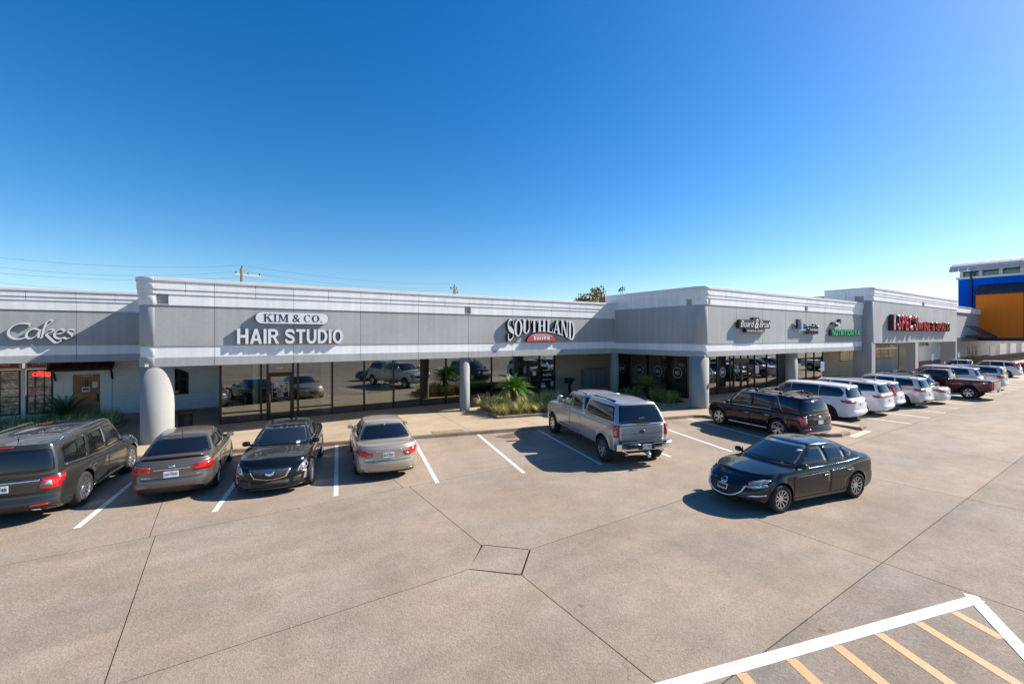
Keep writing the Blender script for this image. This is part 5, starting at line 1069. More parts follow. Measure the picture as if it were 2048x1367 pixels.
# ------------------------------------------------------------------ signs
M_LETW = mat('letter_white', (.68, .69, .72), .45, noise=(5, .05, 3)); M_LETS = mat('letter_side', (.11, .11, .12), .5, .3); M_SBLACK = mat('sign_black', (.015, .013, .012), .5)
M_SRED = mat('sign_red', (.5, .02, .035), .4); M_NAVYL = mat('letter_navy', (.012, .025, .09), .4); M_SKY = mat('logo_blue', (.12, .42, .72), .4)
M_GREEN = mat('letter_green', (.01, .42, .17), .3, emis=((.02, .9, .35), .22)); M_NEONR = mat('neon_red', (.5, .05, .055), .3, emis=((1., .12, .10), .10)); M_OPEN = mat('neon_open', (.7, .02, .02), .3, emis=((1., .02, .015), 2.2))
def two_tone(me, front, side, n):
    me.materials.append(front); me.materials.append(side); n = Vector(n)
    for p in me.polygons: p.material_index = 0 if p.normal.dot(n) > .6 else 1
def shell(F, me2d, o0, o1):
    """flat text mesh (x,y) -> extruded solid between offsets o0 and o1 on frame F"""
    bm = bmesh.new(); bm.from_mesh(me2d); bmesh.ops.remove_doubles(bm, verts=bm.verts, dist=1e-5)
    r = bmesh.ops.extrude_face_region(bm, geom=bm.faces[:]); new = {v for v in r['geom'] if isinstance(v, bmesh.types.BMVert)}
    for v in bm.verts: v.co = F.p(v.co.x, o1 if v in new else o0, v.co.y)
    bmesh.ops.recalc_face_normals(bm, faces=bm.faces); me = bpy.data.meshes.new('letter'); bm.to_mesh(me); bm.free(); me.update(); return me
def word(root, txt, F, a0, a1, z0, z1, o0, o1, front, side, weight=.0, gap=.12, space=.45, shear=0., warp=None, name='letter', flat=False):
    items = []; x = 0.
    tall = text_mesh('H', 1., weight); hs = [v.co.y for v in tall.vertices]; h0, h1 = min(hs), max(hs); bpy.data.meshes.remove(tall)
    for c in txt:
        if c == ' ': x += space; continue
        me = text_mesh(c, 1., weight); xs = [v.co.x for v in me.vertices]; lo = min(xs); w = max(xs)-lo
        items.append((me, lo, x)); x += w+gap
    tot = x-gap
    for me, lo, x0 in items:
        for v in me.vertices:
            fy = (v.co.y-h0)/(h1-h0); X = v.co.x-lo+x0+shear*(fy-.0)
            a = a0+X/tot*(a1-a0); zz = warp(a, fy) if warp else z0+fy*(z1-z0); v.co = (a, zz, 0)
        s = shell(F, me, o0, o1); bpy.data.meshes.remove(me); two_tone(s, front, side, F.n); link(name, s, None, root, recalc=False)
def sign(label, x, y, z, cat='sign', name='shop_sign', group=None):
    o = thing(name, label, cat, (x, y, z), 0, group); return o
class SubFr(Fr):
    """frame relative to a thing's own origin"""
    def __init__(s, F, org): s.O = F.O-Vector(org); s.u = F.u; s.n = F.n
# serif glyphs as polygons in a unit box
def ell(cx, cy, rx, ry, a0, a1, n=14): return [(cx+rx*cos(radians(a0+(a1-a0)*k/n)), cy+ry*sin(radians(a0+(a1-a0)*k/n))) for k in range(n+1)]
def ringp(cx, cy, rx, ry, tx, ty, a0, a1, n=16): return ell(cx, cy, rx, ry, a0, a1, n)+ell(cx, cy, rx-tx, ry-ty, a1, a0, n)
def rc(x0, x1, y0, y1): return [(x0, y0), (x1, y0), (x1, y1), (x0, y1)]
def strokep(pts, ws):
    L = []; R_ = []; P = [Vector(p) for p in pts]
    for i, p in enumerate(P):
        t = (P[min(i+1, len(P)-1)]-P[max(i-1, 0)]).normalized(); n = Vector((-t.y, t.x)); L.append(tuple(p+n*ws[i]/2)); R_.append(tuple(p-n*ws[i]/2))
    return [[L[i], L[i+1], R_[i+1], R_[i]] for i in range(len(P)-1)]
def catmull(P, n=6):
    out = []; P = [Vector(p) for p in P]
    for i in range(len(P)-1):
        a, b, c, d = P[max(i-1, 0)], P[i], P[i+1], P[min(i+2, len(P)-1)]
        for k in range(n):
            t = k/n; out.append(.5*((2*b)+(c-a)*t+(2*a-5*b+4*c-d)*t*t+(3*b-a-3*c+d)*t**3))
    out.append(P[-1]); return out
def s_glyph():
    p = catmull([(.88, .78), (.80, .92), (.5, .985), (.2, .90), (.12, .74), (.3, .58), (.7, .43), (.88, .26), (.78, .09), (.48, .015), (.18, .09), (.1, .24)], 4)
    w = [.05+.2*max(0, 1-abs((q.y-.5)/.36))+.03 for q in p]; return strokep(p, w)
TH, TN, SF = .27, .10, .07
GL = {
 'O': (1., [ringp(.5, .5, .5, .5, .24, .06, -90, 90), ringp(.5, .5, .5, .5, .24, .06, 90, 270)]), 'S': (.85, s_glyph()+[rc(.82, .9, .68, .98), rc(.08, .16, .02, .34)]),
 'U': (1., [rc(.1, .1+TH, .28, 1), rc(.78, .78+TN, .28, 1), rc(.02, .46, 1-SF, 1.), rc(.68, .98, 1-SF, 1.)]+[ringp(.49, .28, .39, .28, .2, .07, 180, 360)]),
 'T': (.9, [rc(.5-TH/2, .5+TH/2, 0, 1), rc(.02, .98, 1-SF, 1), rc(.28, .72, 0, SF), rc(.02, .09, .74, 1-SF), rc(.91, .98, .74, 1-SF)]),
 'H': (1.05, [rc(.08, .08+TH, 0, 1), rc(.66, .66+TH, 0, 1), rc(.35, .66, .46, .54), rc(0, .43, 0, SF), rc(0, .43, 1-SF, 1), rc(.58, 1, 0, SF), rc(.58, 1, 1-SF, 1)]),
 'L': (.85, [rc(.1, .1+TH, 0, 1), rc(.02, .47, 1-SF, 1), rc(.02, .95, 0, SF), rc(.88, .95, SF, .3)]),
 'A': (1., [[(.04, 0), (.16, 0), (.52, .92), (.45, 1)], [(.42, 1), (.56, 1), (.96, 0), (.66, 0)], rc(.24, .72, .28, .35), rc(-.02, .3, 0, SF), rc(.56, 1.04, 0, SF)]),
 'N': (1.05, [rc(.1, .1+TN, 0, 1), [(.06, 1), (.34, 1), (.92, 0), (.72, 0)], rc(.82, .82+TN, 0, 1), rc(-.02, .3, 0, SF), rc(.68, 1.02, 1-SF, 1)]),
 'D': (1., [rc(.1, .1+TH, 0, 1), ringp(.4, .5, .58, .5, .26, .07, -90, 90), rc(.02, .45, 0, SF), rc(.02, .45, 1-SF, 1)]),
 'K': (1.05, [rc(.1, .1+.2, 0, 1), [(.3, .42), (.3, .54), (.74, .96), (.86, .96)], [(.42, .58), (.56, .66), (.98, 0), (.72, 0)], rc(0, .4, 0, SF), rc(0, .4, 1-SF, 1), rc(.6, 1., 1-SF, 1), rc(.6, 1.06, 0, SF)]),
 'I': (.5, [rc(.3, .7, 0, 1), rc(.02, .98, 0, SF), rc(.02, .98, 1-SF, 1)]), 'C': (.95, [ringp(.52, .5, .5, .5, .2, .05, 45, 315, 22), rc(.82, .89, .68, .95)]),
 'M': (1.3, [rc(.1, .1+.07, 0, 1), [(.06, 1), (.26, 1), (.55, .05), (.46, .05)], [(.46, .05), (.53, .05), (.82, 1), (.72, 1)], rc(.76, .76+.16, 0, 1), rc(0, .28, 0, SF), rc(.68, 1., 0, SF), rc(0, .22, 1-SF, 1), rc(.78, 1., 1-SF, 1)]),
 'E': (.85, [rc(.12, .12+TH, 0, 1), rc(.02, .95, 0, SF), rc(.02, .93, 1-SF, 1), rc(.3, .72, .47, .54), rc(.88, .95, 0, .28), rc(.86, .93, .74, 1)]), '.': (.25, [ell(.5, .09, .45, .09, 0, 330, 11)])}
TB = .27
def sans_s():
    p = catmull([(.92, .70), (.80, .87), (.5, .905), (.2, .86), (.13, .70), (.3, .57), (.7, .44), (.87, .29), (.78, .13), (.48, .09), (.17, .15), (.08, .31)], 4)
    return strokep(p, [.20+.04*max(0, 1-abs((q.y-.5)/.3)) for q in p])
SG = {'H': (.95, [rc(0, TB, 0, 1), rc(1-TB, 1, 0, 1), rc(TB, 1-TB, .41, .6)]), 'I': (.27, [rc(0, 1, 0, 1)]), 'A': (1.05, [[(0, 0), (.25, 0), (.56, .86), (.63, 1), (.37, 1)], [(.37, .999), (.63, 1), (1, 0), (.75, 0), (.46, .84)], rc(.27, .73, .2, .36)]),
 'R': (.98, [rc(0, TB, 0, 1), ringp(.52, .71, .40, .29, .24, .17, -90, 90), rc(TB, .52, .83, 1), rc(TB, .52, .42, .59), [(.44, .42), (.68, .46), (1.02, 0), (.72, 0)]]), 'S': (.92, sans_s()), 'T': (.88, [rc(0, 1, .82, 1), rc(.5-.15, .5+.15, 0, .82)]),
 'U': (.95, [rc(0, TB, .36, 1), rc(1-TB, 1, .36, 1), ringp(.5, .36, .5, .38, .27, .19, 180, 360)]), 'D': (.98, [rc(0, TB, 0, 1), ringp(.42, .5, .58, .5, .28, .18, -90, 90), rc(TB, .42, .82, 1), rc(TB, .42, 0, .18)]), 'O': (1.08, [ringp(.5, .5, .5, .52, .25, .18, -90, 90), ringp(.5, .5, .5, .52, .25, .18, 90, 270)])}
def serif(root, txt, F, a0, a1, z0, z1, o0, o1, front, side, gap=.08, warp=None, space=.5, name='letter', grow=0., GLY=None):
    GLY = GLY or GL
    seq = []; x = 0
    for c in txt:
        if c == ' ': x += space; continue
        w = GLY[c][0] if c in GLY else 1.; seq.append((c, x, w)); x += w+gap
    tot = x-gap
    for c, x0, w in seq:
        if c not in GLY:
            me = text_mesh(c, 1., .0); xs = [v.co.x for v in me.vertices]; ys = [v.co.y for v in me.vertices]
            for v in me.vertices:
                a = a0+(x0+(v.co.x-min(xs))/(max(xs)-min(xs))*w)/tot*(a1-a0); fy = (v.co.y-min(ys))/(max(ys)-min(ys)); v.co = (a, warp(a, fy) if warp else z0+fy*(z1-z0), 0)
            s = shell(F, me, o0, o1); two_tone(s, front, side, F.n); link(name, s, None, root, recalc=False); continue
        mb = MB()
        for k, poly in enumerate(GLY[c][1]):
            if grow: poly = inset(poly, -grow)
            Q = []
            for (p, q) in poly:
                a = a0+(x0+p*w)/tot*(a1-a0); Q.append((a, warp(a, q) if warp else z0+q*(z1-z0)))
            mb.prism(Q, o0, o1+k*.0008, lambda a, b, d: F.p(a, d, b))
        me = mb.mesh('letter'); bm = bmesh.new(); bm.from_mesh(me); bmesh.ops.recalc_face_normals(bm, faces=bm.faces); bm.to_mesh(me); bm.free(); me.update()
        two_tone(me, front, side, F.n); link(name, me, None, root, recalc=False)
# script bakery sign
sg = sign('white brush-script bakery letters on the shaded grey band above the hedge', -6.5, YC, 3.7); F = SubFr(F1, sg.location)
def nib(root, pts, F, o0, o1, wmin, wmax, front, side, ang=40, name='letter'):
    P = catmull(pts, 8); mb = MB(); ws = []
    for i, p in enumerate(P):
        t = P[min(i+1, len(P)-1)]-P[max(i-1, 0)]; d = atan2(t.y, t.x); ws.append(wmin+(wmax-wmin)*abs(sin(d-radians(ang)))*min(1, i/4, (len(P)-1-i)/4+.25))
    for k, q in enumerate(strokep(P, ws)): mb.prism(q, o0, o1+k*.0003, lambda a, b, d: F.p(a, d, b))
    me = mb.mesh('letter'); bm = bmesh.new(); bm.from_mesh(me); bmesh.ops.remove_doubles(bm, verts=bm.verts, dist=1e-5); bmesh.ops.recalc_face_normals(bm, faces=bm.faces); bm.to_mesh(me); bm.free(); me.update()
    two_tone(me, front, side, F.n); link(name, me, None, root, recalc=False)
def sc_(pts, ox, sx=1., oy=3.90, sy=.64): return [(ox+x*sx, oy+y*sy) for x, y in pts]
CK = dict(o0=.02, o1=.11, wmin=.025, wmax=.095, front=M_LETW, side=M_LETS)
nib(sg, sc_([(.62, .78), (.66, .93), (.5, 1.0), (.28, .92), (.08, .62), (.04, .3), (.16, .04), (.36, -.02), (.56, .1)], -7.46), F, **CK)
nib(sg, sc_([(.42, .58), (.26, .64), (.08, .42), (.04, .12), (.16, .02), (.34, .2), (.44, .56), (.40, .16), (.44, .03), (.56, .14)], -6.95), F, **CK)
nib(sg, sc_([(.02, .5), (.3, .95), (.42, 1.16), (.32, 1.2), (.2, .9), (.08, .02)], -6.55), F, **CK); nib(sg, sc_([(.12, .30), (.34, .6), (.46, .52), (.26, .34), (.22, .28), (.36, -.02), (.5, -.26), (.64, -.2), (.68, -.08)], -6.55), F, **CK)
nib(sg, sc_([(.04, .28), (.28, .38), (.34, .54), (.22, .62), (.06, .38), (.06, .12), (.2, .0), (.38, .12)], -6.12), F, **CK)
nib(sg, sc_([(.36, .56), (.24, .63), (.14, .5), (.26, .3), (.26, .1), (.12, .0), (.0, .08)], -5.82, 1.05), F, **CK)
so_ = sign('small red glowing OPEN sign in the bakery window', -7.3, 29.8, 2.2); F = SubFr(FW, so_.location)
word(so_, 'OPEN', F, -7.62, -7.06, 2.10, 2.28, .02, .035, M_OPEN, M_OPEN, weight=.0, gap=.16)
# hair salon
sg = sign('white oval sign board with black serif letters on the grey stucco above the salon', 2.45, YK, 4.75, name='oval_sign'); F = SubFr(F2, sg.location)
po_ = [(1.29+.25*cos(t), 4.76+.255*sin(t)) for t in [pi/2+pi*k/12 for k in range(13)]]+[(3.6+.25*cos(t), 4.76+.255*sin(t)) for t in [-pi/2+pi*k/12 for k in range(13)]]
mb = MB(); mb.prism(po_, .0, .145, lambda a, b, d: F.p(a, d, b)); mb.build('sign_edge', M_LETS, sg); mb = MB(); mb.prism(inset(po_, .02), .145, .152, lambda a, b, d: F.p(a, d, b)); mb.build('sign_face', M_LETW, sg)
serif(sg, 'KIM & CO.', F, 1.34, 3.58, 4.60, 4.92, .152, .158, mat('letter_charcoal', (.03, .032, .04), .5), MAT['letter_charcoal'], gap=.12, space=.35)
sg = sign('large white block-letter sign of the hair salon under the oval board', 2.45, YK, 3.7); F = SubFr(F2, sg.location)
serif(sg, 'HAIR STUDIO', F, .42, 4.46, 3.69, 4.30, .02, .13, M_LETW, M_LETS, gap=.13, space=.42, GLY=SG)
# title office
sg = sign('arched white serif letters over a red half-round plaque, title office sign', 15.6, YK, 3.7); F = SubFr(F2, sg.location)
def arcw(a, fy):
    t = (a-15.62)/2.5; zb = 4.27-.62*t*t*(1 if abs(t) < 1 else 1); zt = 4.93+.03*(1-t*t); return zb+(zt-zb)*fy
serif(sg, 'SOUTH LAND', F, 13.15, 18.15, 0, 0, .03, .185, M_SBLACK, M_SBLACK, gap=.04, space=.12, warp=arcw, name='letter_backing', grow=-.0)
serif(sg, 'SOUTH LAND', F, 13.18, 18.18, 0, 0, .188, .205, M_LETW, M_SBLACK, gap=.04, space=.12, warp=arcw)
mb = MB(); hp = [(15.62+1.1*cos(radians(180*k/20)), 3.69+.54*sin(radians(180*k/20))) for k in range(21)]; mb.prism(hp, .02, .16, lambda a, b, d: F.p(a, d, b)); mb.build('plaque', M_SBLACK, sg)
M_PINK = mat('plaque_pink', (.62, .42, .43), .5)
for k in range(8):
    z0 = 3.70+.066*k; z1 = z0+(.05 if k < 4 else .036)
    h0 = sqrt(max(0, 1-((z0-3.69)/.53)**2))*1.07; h1 = sqrt(max(0, 1-((min(z1, 4.215)-3.69)/.53)**2))*1.07
    mb = MB(); mb.prism([(15.62-h0, z0), (15.62+h0, z0), (15.62+h1, z1), (15.62-h1, z1)], .16, .168, lambda a, b, d: F.p(a, d, b)); mb.build('plaque_stripe', M_SRED if k < 5 else mat('plaque_rose', (.55, .12, .14), .5), sg)
mb = MB(); mb.prism(inset(hp, .03), .160, .1645, lambda a, b, d: F.p(a, d, b)); mb.build('plaque_face', M_PINK, sg)
fbox(MB(), F, 15.05, 16.2, .168, .174, 3.79, 3.98).build('plaque_label', M_LETW, sg); serif(sg, 'TITLE', F, 15.15, 16.1, 3.805, 3.965, .174, .179, M_SRED, M_SRED, gap=.12)
# paint studio
sg = sign('black and white script sign with small curved lower board, paint studio', 26.8, YB, 4.3); F = SubFr(F3, sg.location)
for a0_, a1_, z0_, z1_ in ((25.06, 26.58, 4.47, 4.98), (26.52, 27.22, 4.40, 5.14), (27.14, 28.56, 4.47, 4.98)):
    mb = MB(); mb.prism(rounded([(a0_, z0_), (a1_, z0_), (a1_+.06, z1_), (a0_+.06, z1_)], .12), .05, .25+.003*a0_ % .01, lambda a, b, d: F.p(a, d, b)); mb.build('letter_backing', M_SBLACK, sg)
for t_, a0_, a1_, z0_, z1_ in (('Board', 25.16, 26.5, 4.55, 4.93), ('&', 26.68, 27.1, 4.48, 5.06), ('Brush', 27.24, 28.5, 4.55, 4.93)):
    word(sg, t_, F, a0_, a1_, z0_, z1_, .262, .275, M_LETW, M_SBLACK, weight=.0, gap=.06, shear=.25)
mb = MB(); cs = [(25.8+2.1*k/10, 4.24-.045*sin(pi*k/10)) for k in range(11)]; mb.prism(cs+[(x, z+.24) for x, z in reversed(cs)], .05, .25, lambda a, b, d: F.p(a, d, b)); mb.build('lower_board', M_SBLACK, sg)
word(sg, 'creative studio', F, 25.95, 27.75, 4.27, 4.40, .25, .256, M_LETW, M_LETW, weight=.0, gap=.09, space=.3)
for a in (25.6, 26.9, 28.0): fbox(MB(), F, a, a+.06, 0, .06, 4.6, 4.66).build('standoff', M_LETS, sg)
sg = sign('navy finance office letters beside a blue and red striped square logo', 33.8, YB, 4.2); F = SubFr(F3, sg.location); M_BOXB = mat('sign_box_tan', (.42, .36, .27), .6)
fbox(MB(), F, 31.95, 33.1, .02, .1, 4.45, 4.62).build('raceway', M_BOXB, sg)
for a0, a1, z0, z1, m_ in ((32.2, 32.42, 4.5, 5.14, M_NAVYL), (32.46, 32.62, 4.86, 5.14, M_SRED), (32.46, 32.62, 4.5, 4.82, M_NAVYL), (32.66, 32.95, 4.5, 5.0, M_SKY)): fbox(MB(), F, a0, a1, .1, .25, z0, z1).build('logo_block', m_, sg)
word(sg, 'Republic', F, 33.05, 35.35, 4.5, 4.86, .12, .25, M_NAVYL, M_NAVYL, weight=.005, gap=.1); fbox(MB(), F, 33.5, 35.0, .02, .1, 4.1, 4.2).build('raceway', M_BOXB, sg); word(sg, 'FINANCE', F, 33.6, 35.35, 4.15, 4.38, .1, .22, M_NAVYL, M_NAVYL, weight=.0, gap=.14)
sg = sign('green lit letters on a long black box with a leaf emblem above', 40, YB, 4.0); F = SubFr(F3, sg.location)
fbox(MB(), F, 37.45, 42.8, .03, .16, 4.03, 4.51).build('raceway', M_SBLACK, sg); word(sg, 'NUTRITION FIX', F, 37.65, 42.65, 4.08, 4.47, .16, .2, M_GREEN, M_SBLACK, weight=.0, gap=.16, space=.3)
for cx, cz, rx, rz, an, m_ in ((37.95, 4.98, .32, .1, 10, M_SBLACK), (38.35, 4.98, .2, .08, -20, M_LETW), (38.95, 5.1, .14, .2, -20, M_SBLACK), (38.75, 4.9, .12, .16, 20, M_LETW), (38.6, 4.88, .1, .13, 0, M_SBLACK)):
    ca, sa = cos(radians(an)), sin(radians(an)); mb = MB(); mb.prism([(cx+rx*cos(t)*ca-rz*sin(t)*sa, cz+rx*cos(t)*sa+rz*sin(t)*ca) for t in [2*pi*k/14 for k in range(14)]], .03, .18+.01*cx % .03, lambda a, b, d: F.p(a, d, b)); mb.build('emblem_leaf', m_, sg)
# wine shop
sg = sign('red outlined channel letters of the wine and spirits shop', 56, YS, 4.5); F = SubFr(F4, sg.location)
fbox(MB(), F, 47.4, 48.0, .05, .36, 4.48, 5.85).build('figure_panel', M_SBLACK, sg); fbox(MB(), F, 47.55, 47.9, .36, .39, 4.55, 5.8).build('figure_face', mat('figure_print', (.6, .25, .25), .5, noise=(4, .6, 3)), sg)
word(sg, "SPEC'S", F, 48.5, 53.7, 4.48, 5.84, .05, .34, M_SBLACK, M_SBLACK, weight=.06, gap=.06, shear=.12, name='letter_backing'); word(sg, "SPEC'S", F, 48.6, 53.75, 4.54, 5.80, .345, .37, M_NEONR, M_SBLACK, weight=.0, gap=.14, shear=.12)
word(sg, 'WINE & SPIRITS', F, 53.95, 64.3, 4.5, 5.4, .05, .30, M_SBLACK, M_SBLACK, weight=.055, gap=.07, space=.35, name='letter_backing'); word(sg, 'WINE & SPIRITS', F, 54.05, 64.25, 4.56, 5.36, .305, .33, M_NEONR, M_SBLACK, weight=.0, gap=.15, space=.4)
# ------------------------------------------------------------------ parked and moving vehicles
def place(key, name, label, x, y, h, cat='car', group='cars parked nose-in to the kerb', axle=None):
    """x, y: mid wheelbase, or an axle centre when axle is 'r' or 'f'"""
    S, p = SPECS[key]
    if axle:
        d = S['wb']/2*(1 if axle == 'r' else -1); x += d*cos(radians(h)); y += d*sin(radians(h))
    return make_car(name, label, S, (x, y), h, p, cat, group)
def rails(C, y, x0, x1, m, bars=False, h=.06):
    for sg in (1, -1):
        pts = []
        for k in range(9):
            x = x0+(x1-x0)*k/8; hit = C.bvh.ray_cast(Vector((x, sg*y, 5)), Vector((0, 0, -1)))[0]; pts.append((x, sg*y, hit.z+(h if 0 < k < 8 else 0)))
        mb = MB(); mb.tube(pts, .02, 6); mb.build('roof_rail', m, C.root, True)
    if bars:
        for x in (x0*.75+x1*.25, x0*.25+x1*.75):
            hit = C.bvh.ray_cast(Vector((x, 0, 5)), Vector((0, 0, -1)))[0]; mb = MB(); mb.tube([(x, -y-.06, hit.z+.07), (x, y+.06, hit.z+.07)], .024, 6); mb.build('cross_bar', M_BLACK, C.root, True)
            for sg in (1, -1):
                mb = MB(); mb.lathe([(0, 0), (.06, 0), (.075, .05), (.06, .1), (0, .115)], 10); o = mb.build('rack_foot', M_BLACK, C.root, True); o.location = (x, sg*(y+.02), hit.z-.01)
def antenna(C, x, h=.2, fin=False, m=None):
    z = C.bvh.ray_cast(Vector((x, 0, 5)), Vector((0, 0, -1)))[0].z; mb = MB()
    if fin:
        mb.add([(x-.1, -.025, z-.01), (x-.1, .025, z-.01), (x+.09, 0, z-.01), (x-.08, 0, z+.055)], [(0, 1, 2), (0, 3, 1), (1, 3, 2), (0, 2, 3)]); mb.build('shark_fin', m, C.root, True)
    else: mb.tube([(x, 0, z-.01), (x-h*.5, 0, z+h)], [.012, .004], 5); mb.build('antenna', M_BLACK, C.root, True)
def wiper(C, z, y0=-.05, y1=.42):
    P = []
    for k in range(6):
        y = y0+(y1-y0)*k/5; h = C.bvh.ray_cast(Vector((-6, y, z+.05*k/5)), Vector((1, 0, 0)))[0]; P.append((h.x-.02, y, h.z))
    mb = MB(); mb.tube(P, .011, 5); mb.build('rear_wiper', M_BLACK, C.root, True)
C = place('explorer', 'parked_suv', 'charcoal SUV with panoramic roof at the left edge of the picture', -3.84, 14.98, 80, 'suv', axle='r'); rails(C, .74, -2.0, .5, M_CHROME); antenna(C, -1.9, .12); wiper(C, 1.2)
C = place('kia', 'parked_sedan', 'taupe sedan with boot spoiler parked beside the charcoal SUV', -1.0, 14.8, 83, axle='r'); antenna(C, -1.0, .2)
zb_ = C.bvh.ray_cast(Vector((-2.1, 0, 5)), Vector((0, 0, -1)))[0].z; mb = MB(); n_ = 12
V_ = []
for k in range(n_+1):
    y = -.66+1.32*k/n_; e = abs(y)/.66; xb = -2.12+.10*e*e; zt = zb_+.075-.05*e**4
    V_ += [(xb+.16, y, zt-.03), (xb-.05, y, zt+.012), (xb-.06, y, zt-.012), (xb+.14, y, zt-.055)]
mb.add(V_, [(4*k+j, 4*k+(j+1) % 4, 4*k+4+(j+1) % 4, 4*k+4+j) for k in range(n_) for j in range(4)]+[(0, 1, 2, 3), (4*n_+3, 4*n_+2, 4*n_+1, 4*n_)]); sp_ = mb.build('boot_spoiler', P_TAUPE, C.root, True)
C = place('cadillac', 'parked_sedan', 'black sedan parked facing out, chrome-edged mesh grille and crest emblem', 1.19, 13.72, -105, axle='f')
C = place('lexus', 'parked_sedan', 'champagne sedan with red tail lamps in front of the storm inlet lid', 4.14, 13.5, 79, axle='r'); antenna(C, -1.15, fin=True, m=P_CHAMP)
mb = MB(); mb.prism([(-.1, 1.18), (-.04, 1.18), (-.04, 1.23), (-.1, 1.23)], 0, .003, lambda a, b, d: (-1.62-d, .42+a+.1, b-.03)); 
# heavy pickup with canopy
C = place('f250', 'pickup_truck', 'silver crew-cab pickup with matching canopy over the bed', 11.4, 10.2, 73, 'pickup', axle='r'); r = C.root
GS = dict(bf=-.66, br=-3.02, bw=(.93, .955, .93), rf=-.72, rr=-2.72, rw=(.70, .74, .70), z=[(-2.75, 1.93), (-1.6, 1.985), (-.7, 1.96)], bfront=(.02, .08, .8), brear=(.03, .1, .8), rfront=(.02, .1, .8), rrear=(.04, .1, .8), bulge=.05, crown=.045)
shell_o, sb, sg_, sM = block(r, 'canopy_shell', GS, 1.315, P_SILVER)
wp = rounded([(-.86, 1.42), (-2.86, 1.42), (-2.62, 1.86), (-.92, 1.88)], .09)
for c in ('L', 'R'): link('canopy_window', patch(sb, wp, c, .006, .1), M_GLASSB, shell_o, True, recalc=False)
rg = rounded([(-.82, 1.36), (.82, 1.36), (.66, 1.90), (-.66, 1.90)], .06); rh = link('canopy_hatch', patch(sb, rg, 'B', .01, .1), M_GLASSB, shell_o, True, recalc=False)
mb = MB(); mb.box(-3.09, -3.05, -.25, .25, 1.345, 1.39); mb.build('hatch_latch', M_BLACK, shell_o, bevel=.01)
tm = text_mesh('LEER', weight=.02); fit_text(tm, lambda x, y, z: (-3.03+(1.5-1.36)*.35+y*.0, -x, 1.5+y), -.09, .09, 0, .035); link('lettering', tm, M_PAPER, rh, recalc=False)
for sgn in (1, -1):
    mb = MB(); mb.box(-2.4, -.9, sgn*.60-.02, sgn*.60+.02, 1.975, 2.02); mb.build('shell_rail', M_BLACK, shell_o, bevel=.01)
    mb = MB(); mb.tube([(1.3, sgn*.98, .46), (-.55, sgn*.98, .46)], .045, 8); mb.build('running_board', M_BLACK, r, True)
    mb = MB(); mb.tube([(-.2, sgn*.98, .44), (-.25, sgn*1.0, .30), (-.5, sgn*1.0, .30), (-.52, sgn*.98, .44)], .025, 6); mb.build('step_hoop', M_BLACK, r, True)
    mb = MB(); mb.box(-.3, .72, sgn*.62-.015, sgn*.62+.015, 1.955, 1.985); mb.build('roof_moulding', M_BLACK, r)
    badge(C, 'FX4', 'L' if sgn > 0 else 'R', -2.86, -2.58, 1.16, 1.24, M_RED)
bvx = -3.05
def bumper(root, x, W, z0, z1, step, m, name='rear_bumper'):
    mb = MB(); n = 14; V = []
    for k in range(n+1):
        y = -W+2*W*k/n; e = abs(y)/W; xx = x-.13+.10*e**4; dz = -.06 if e < .22 else 0
        V += [(xx+.02, y, z0), (xx, y, z0+.04), (xx, y, z1-.03+dz), (xx+.03, y, z1+dz), (x+.14, y, z1+dz), (x+.14, y, z0)]
    mb.add(V, [(6*k+j, 6*k+(j+1) % 6, 6*k+6+(j+1) % 6, 6*k+6+j) for k in range(n) for j in range(6)]+[tuple(range(6)), tuple(6*n+5-j for j in range(6))]); b = mb.build(name, m, root)
    mb = MB(); mb.box(x-.11, x+.12, -W*.8, W*.8, z1+.002, z1+.022); mb.build('bumper_tread', M_BLACK, b); mb = MB(); mb.box(x-.142, x-.1, -.28, .28, z0+.02, z1-.05); mb.build('bumper_recess', M_BLACK, b); return b
bp_ = bumper(r, -3.13, .99, .56, .78, 0, M_CHROME)
mb = MB(); mb.box(-3.285, -3.275, -.152, .152, .60, .75); pl = mb.build('licence_plate', M_WHITEP, bp_); tm = text_mesh('KXT-4803', weight=.02); fit_text(tm, lambda x, y, z: (-3.287, -x, .64+y), -.13, .13, 0, .07); link('plate_lettering', tm, M_INK, pl, recalc=False)
mb = MB(); mb.tube([(-3.1, 0, .48), (-3.38, 0, .46)], .035, 6); mb.box(-3.42, -3.34, -.05, .05, .36, .50); mb.lathe([(0, .0), (.028, .02), (.03, .05), (0, .08)], 8, lambda x, y, h: (-3.38+x, y, .5+h)); mb.build('tow_hitch', M_ALLOY, r, True)
mb = MB(); mb.tube([(-2.6, -.62, .52), (-3.15, -.66, .5)], .05, 8); mb.build('exhaust_pipe', M_ALLOY, r, True)
mb = MB(); mb.box(-3.0, 2.6, -.5, .5, .42, .6); mb.tube([(-2.235, -.85, .42), (-2.235, .85, .42)], .07, 8); mb.build('chassis', M_DARK, r)
C = place('palisade', 'parked_suv', 'black-cherry SUV with roof cross bars and chrome window line', 19.72, 8.82, 79.5, 'suv', axle='r'); rails(C, .62, -1.9, .3, M_BLACK, True); antenna(C, -2.0, fin=True, m=P_MAROON); wiper(C, 1.2)
C = place('mazda', 'moving_sedan', 'black sedan driving across the lot in the foreground', 13.72, 5.42, 168, axle='r', group=None)
S_['mazda'][0]
for sgn in (1, -1):
    mb = MB(); P = []
    for k in range(8):
        y = sgn*(.06+.5*k/7) if sgn > 0 else -.08+.52*k/7-.5*0
        y = (-.62+.55*k/7) if sgn < 0 else (.0+.55*k/7); h = C.bvh.ray_cast(Vector((6, y, 1.035+.0*k)), Vector((-1, 0, 0)))[0]; P.append((h.x+.012, y, h.z+.006))
    mb.tube(P, .010, 5); mb.build('wiper', M_BLACK, C.root, True)
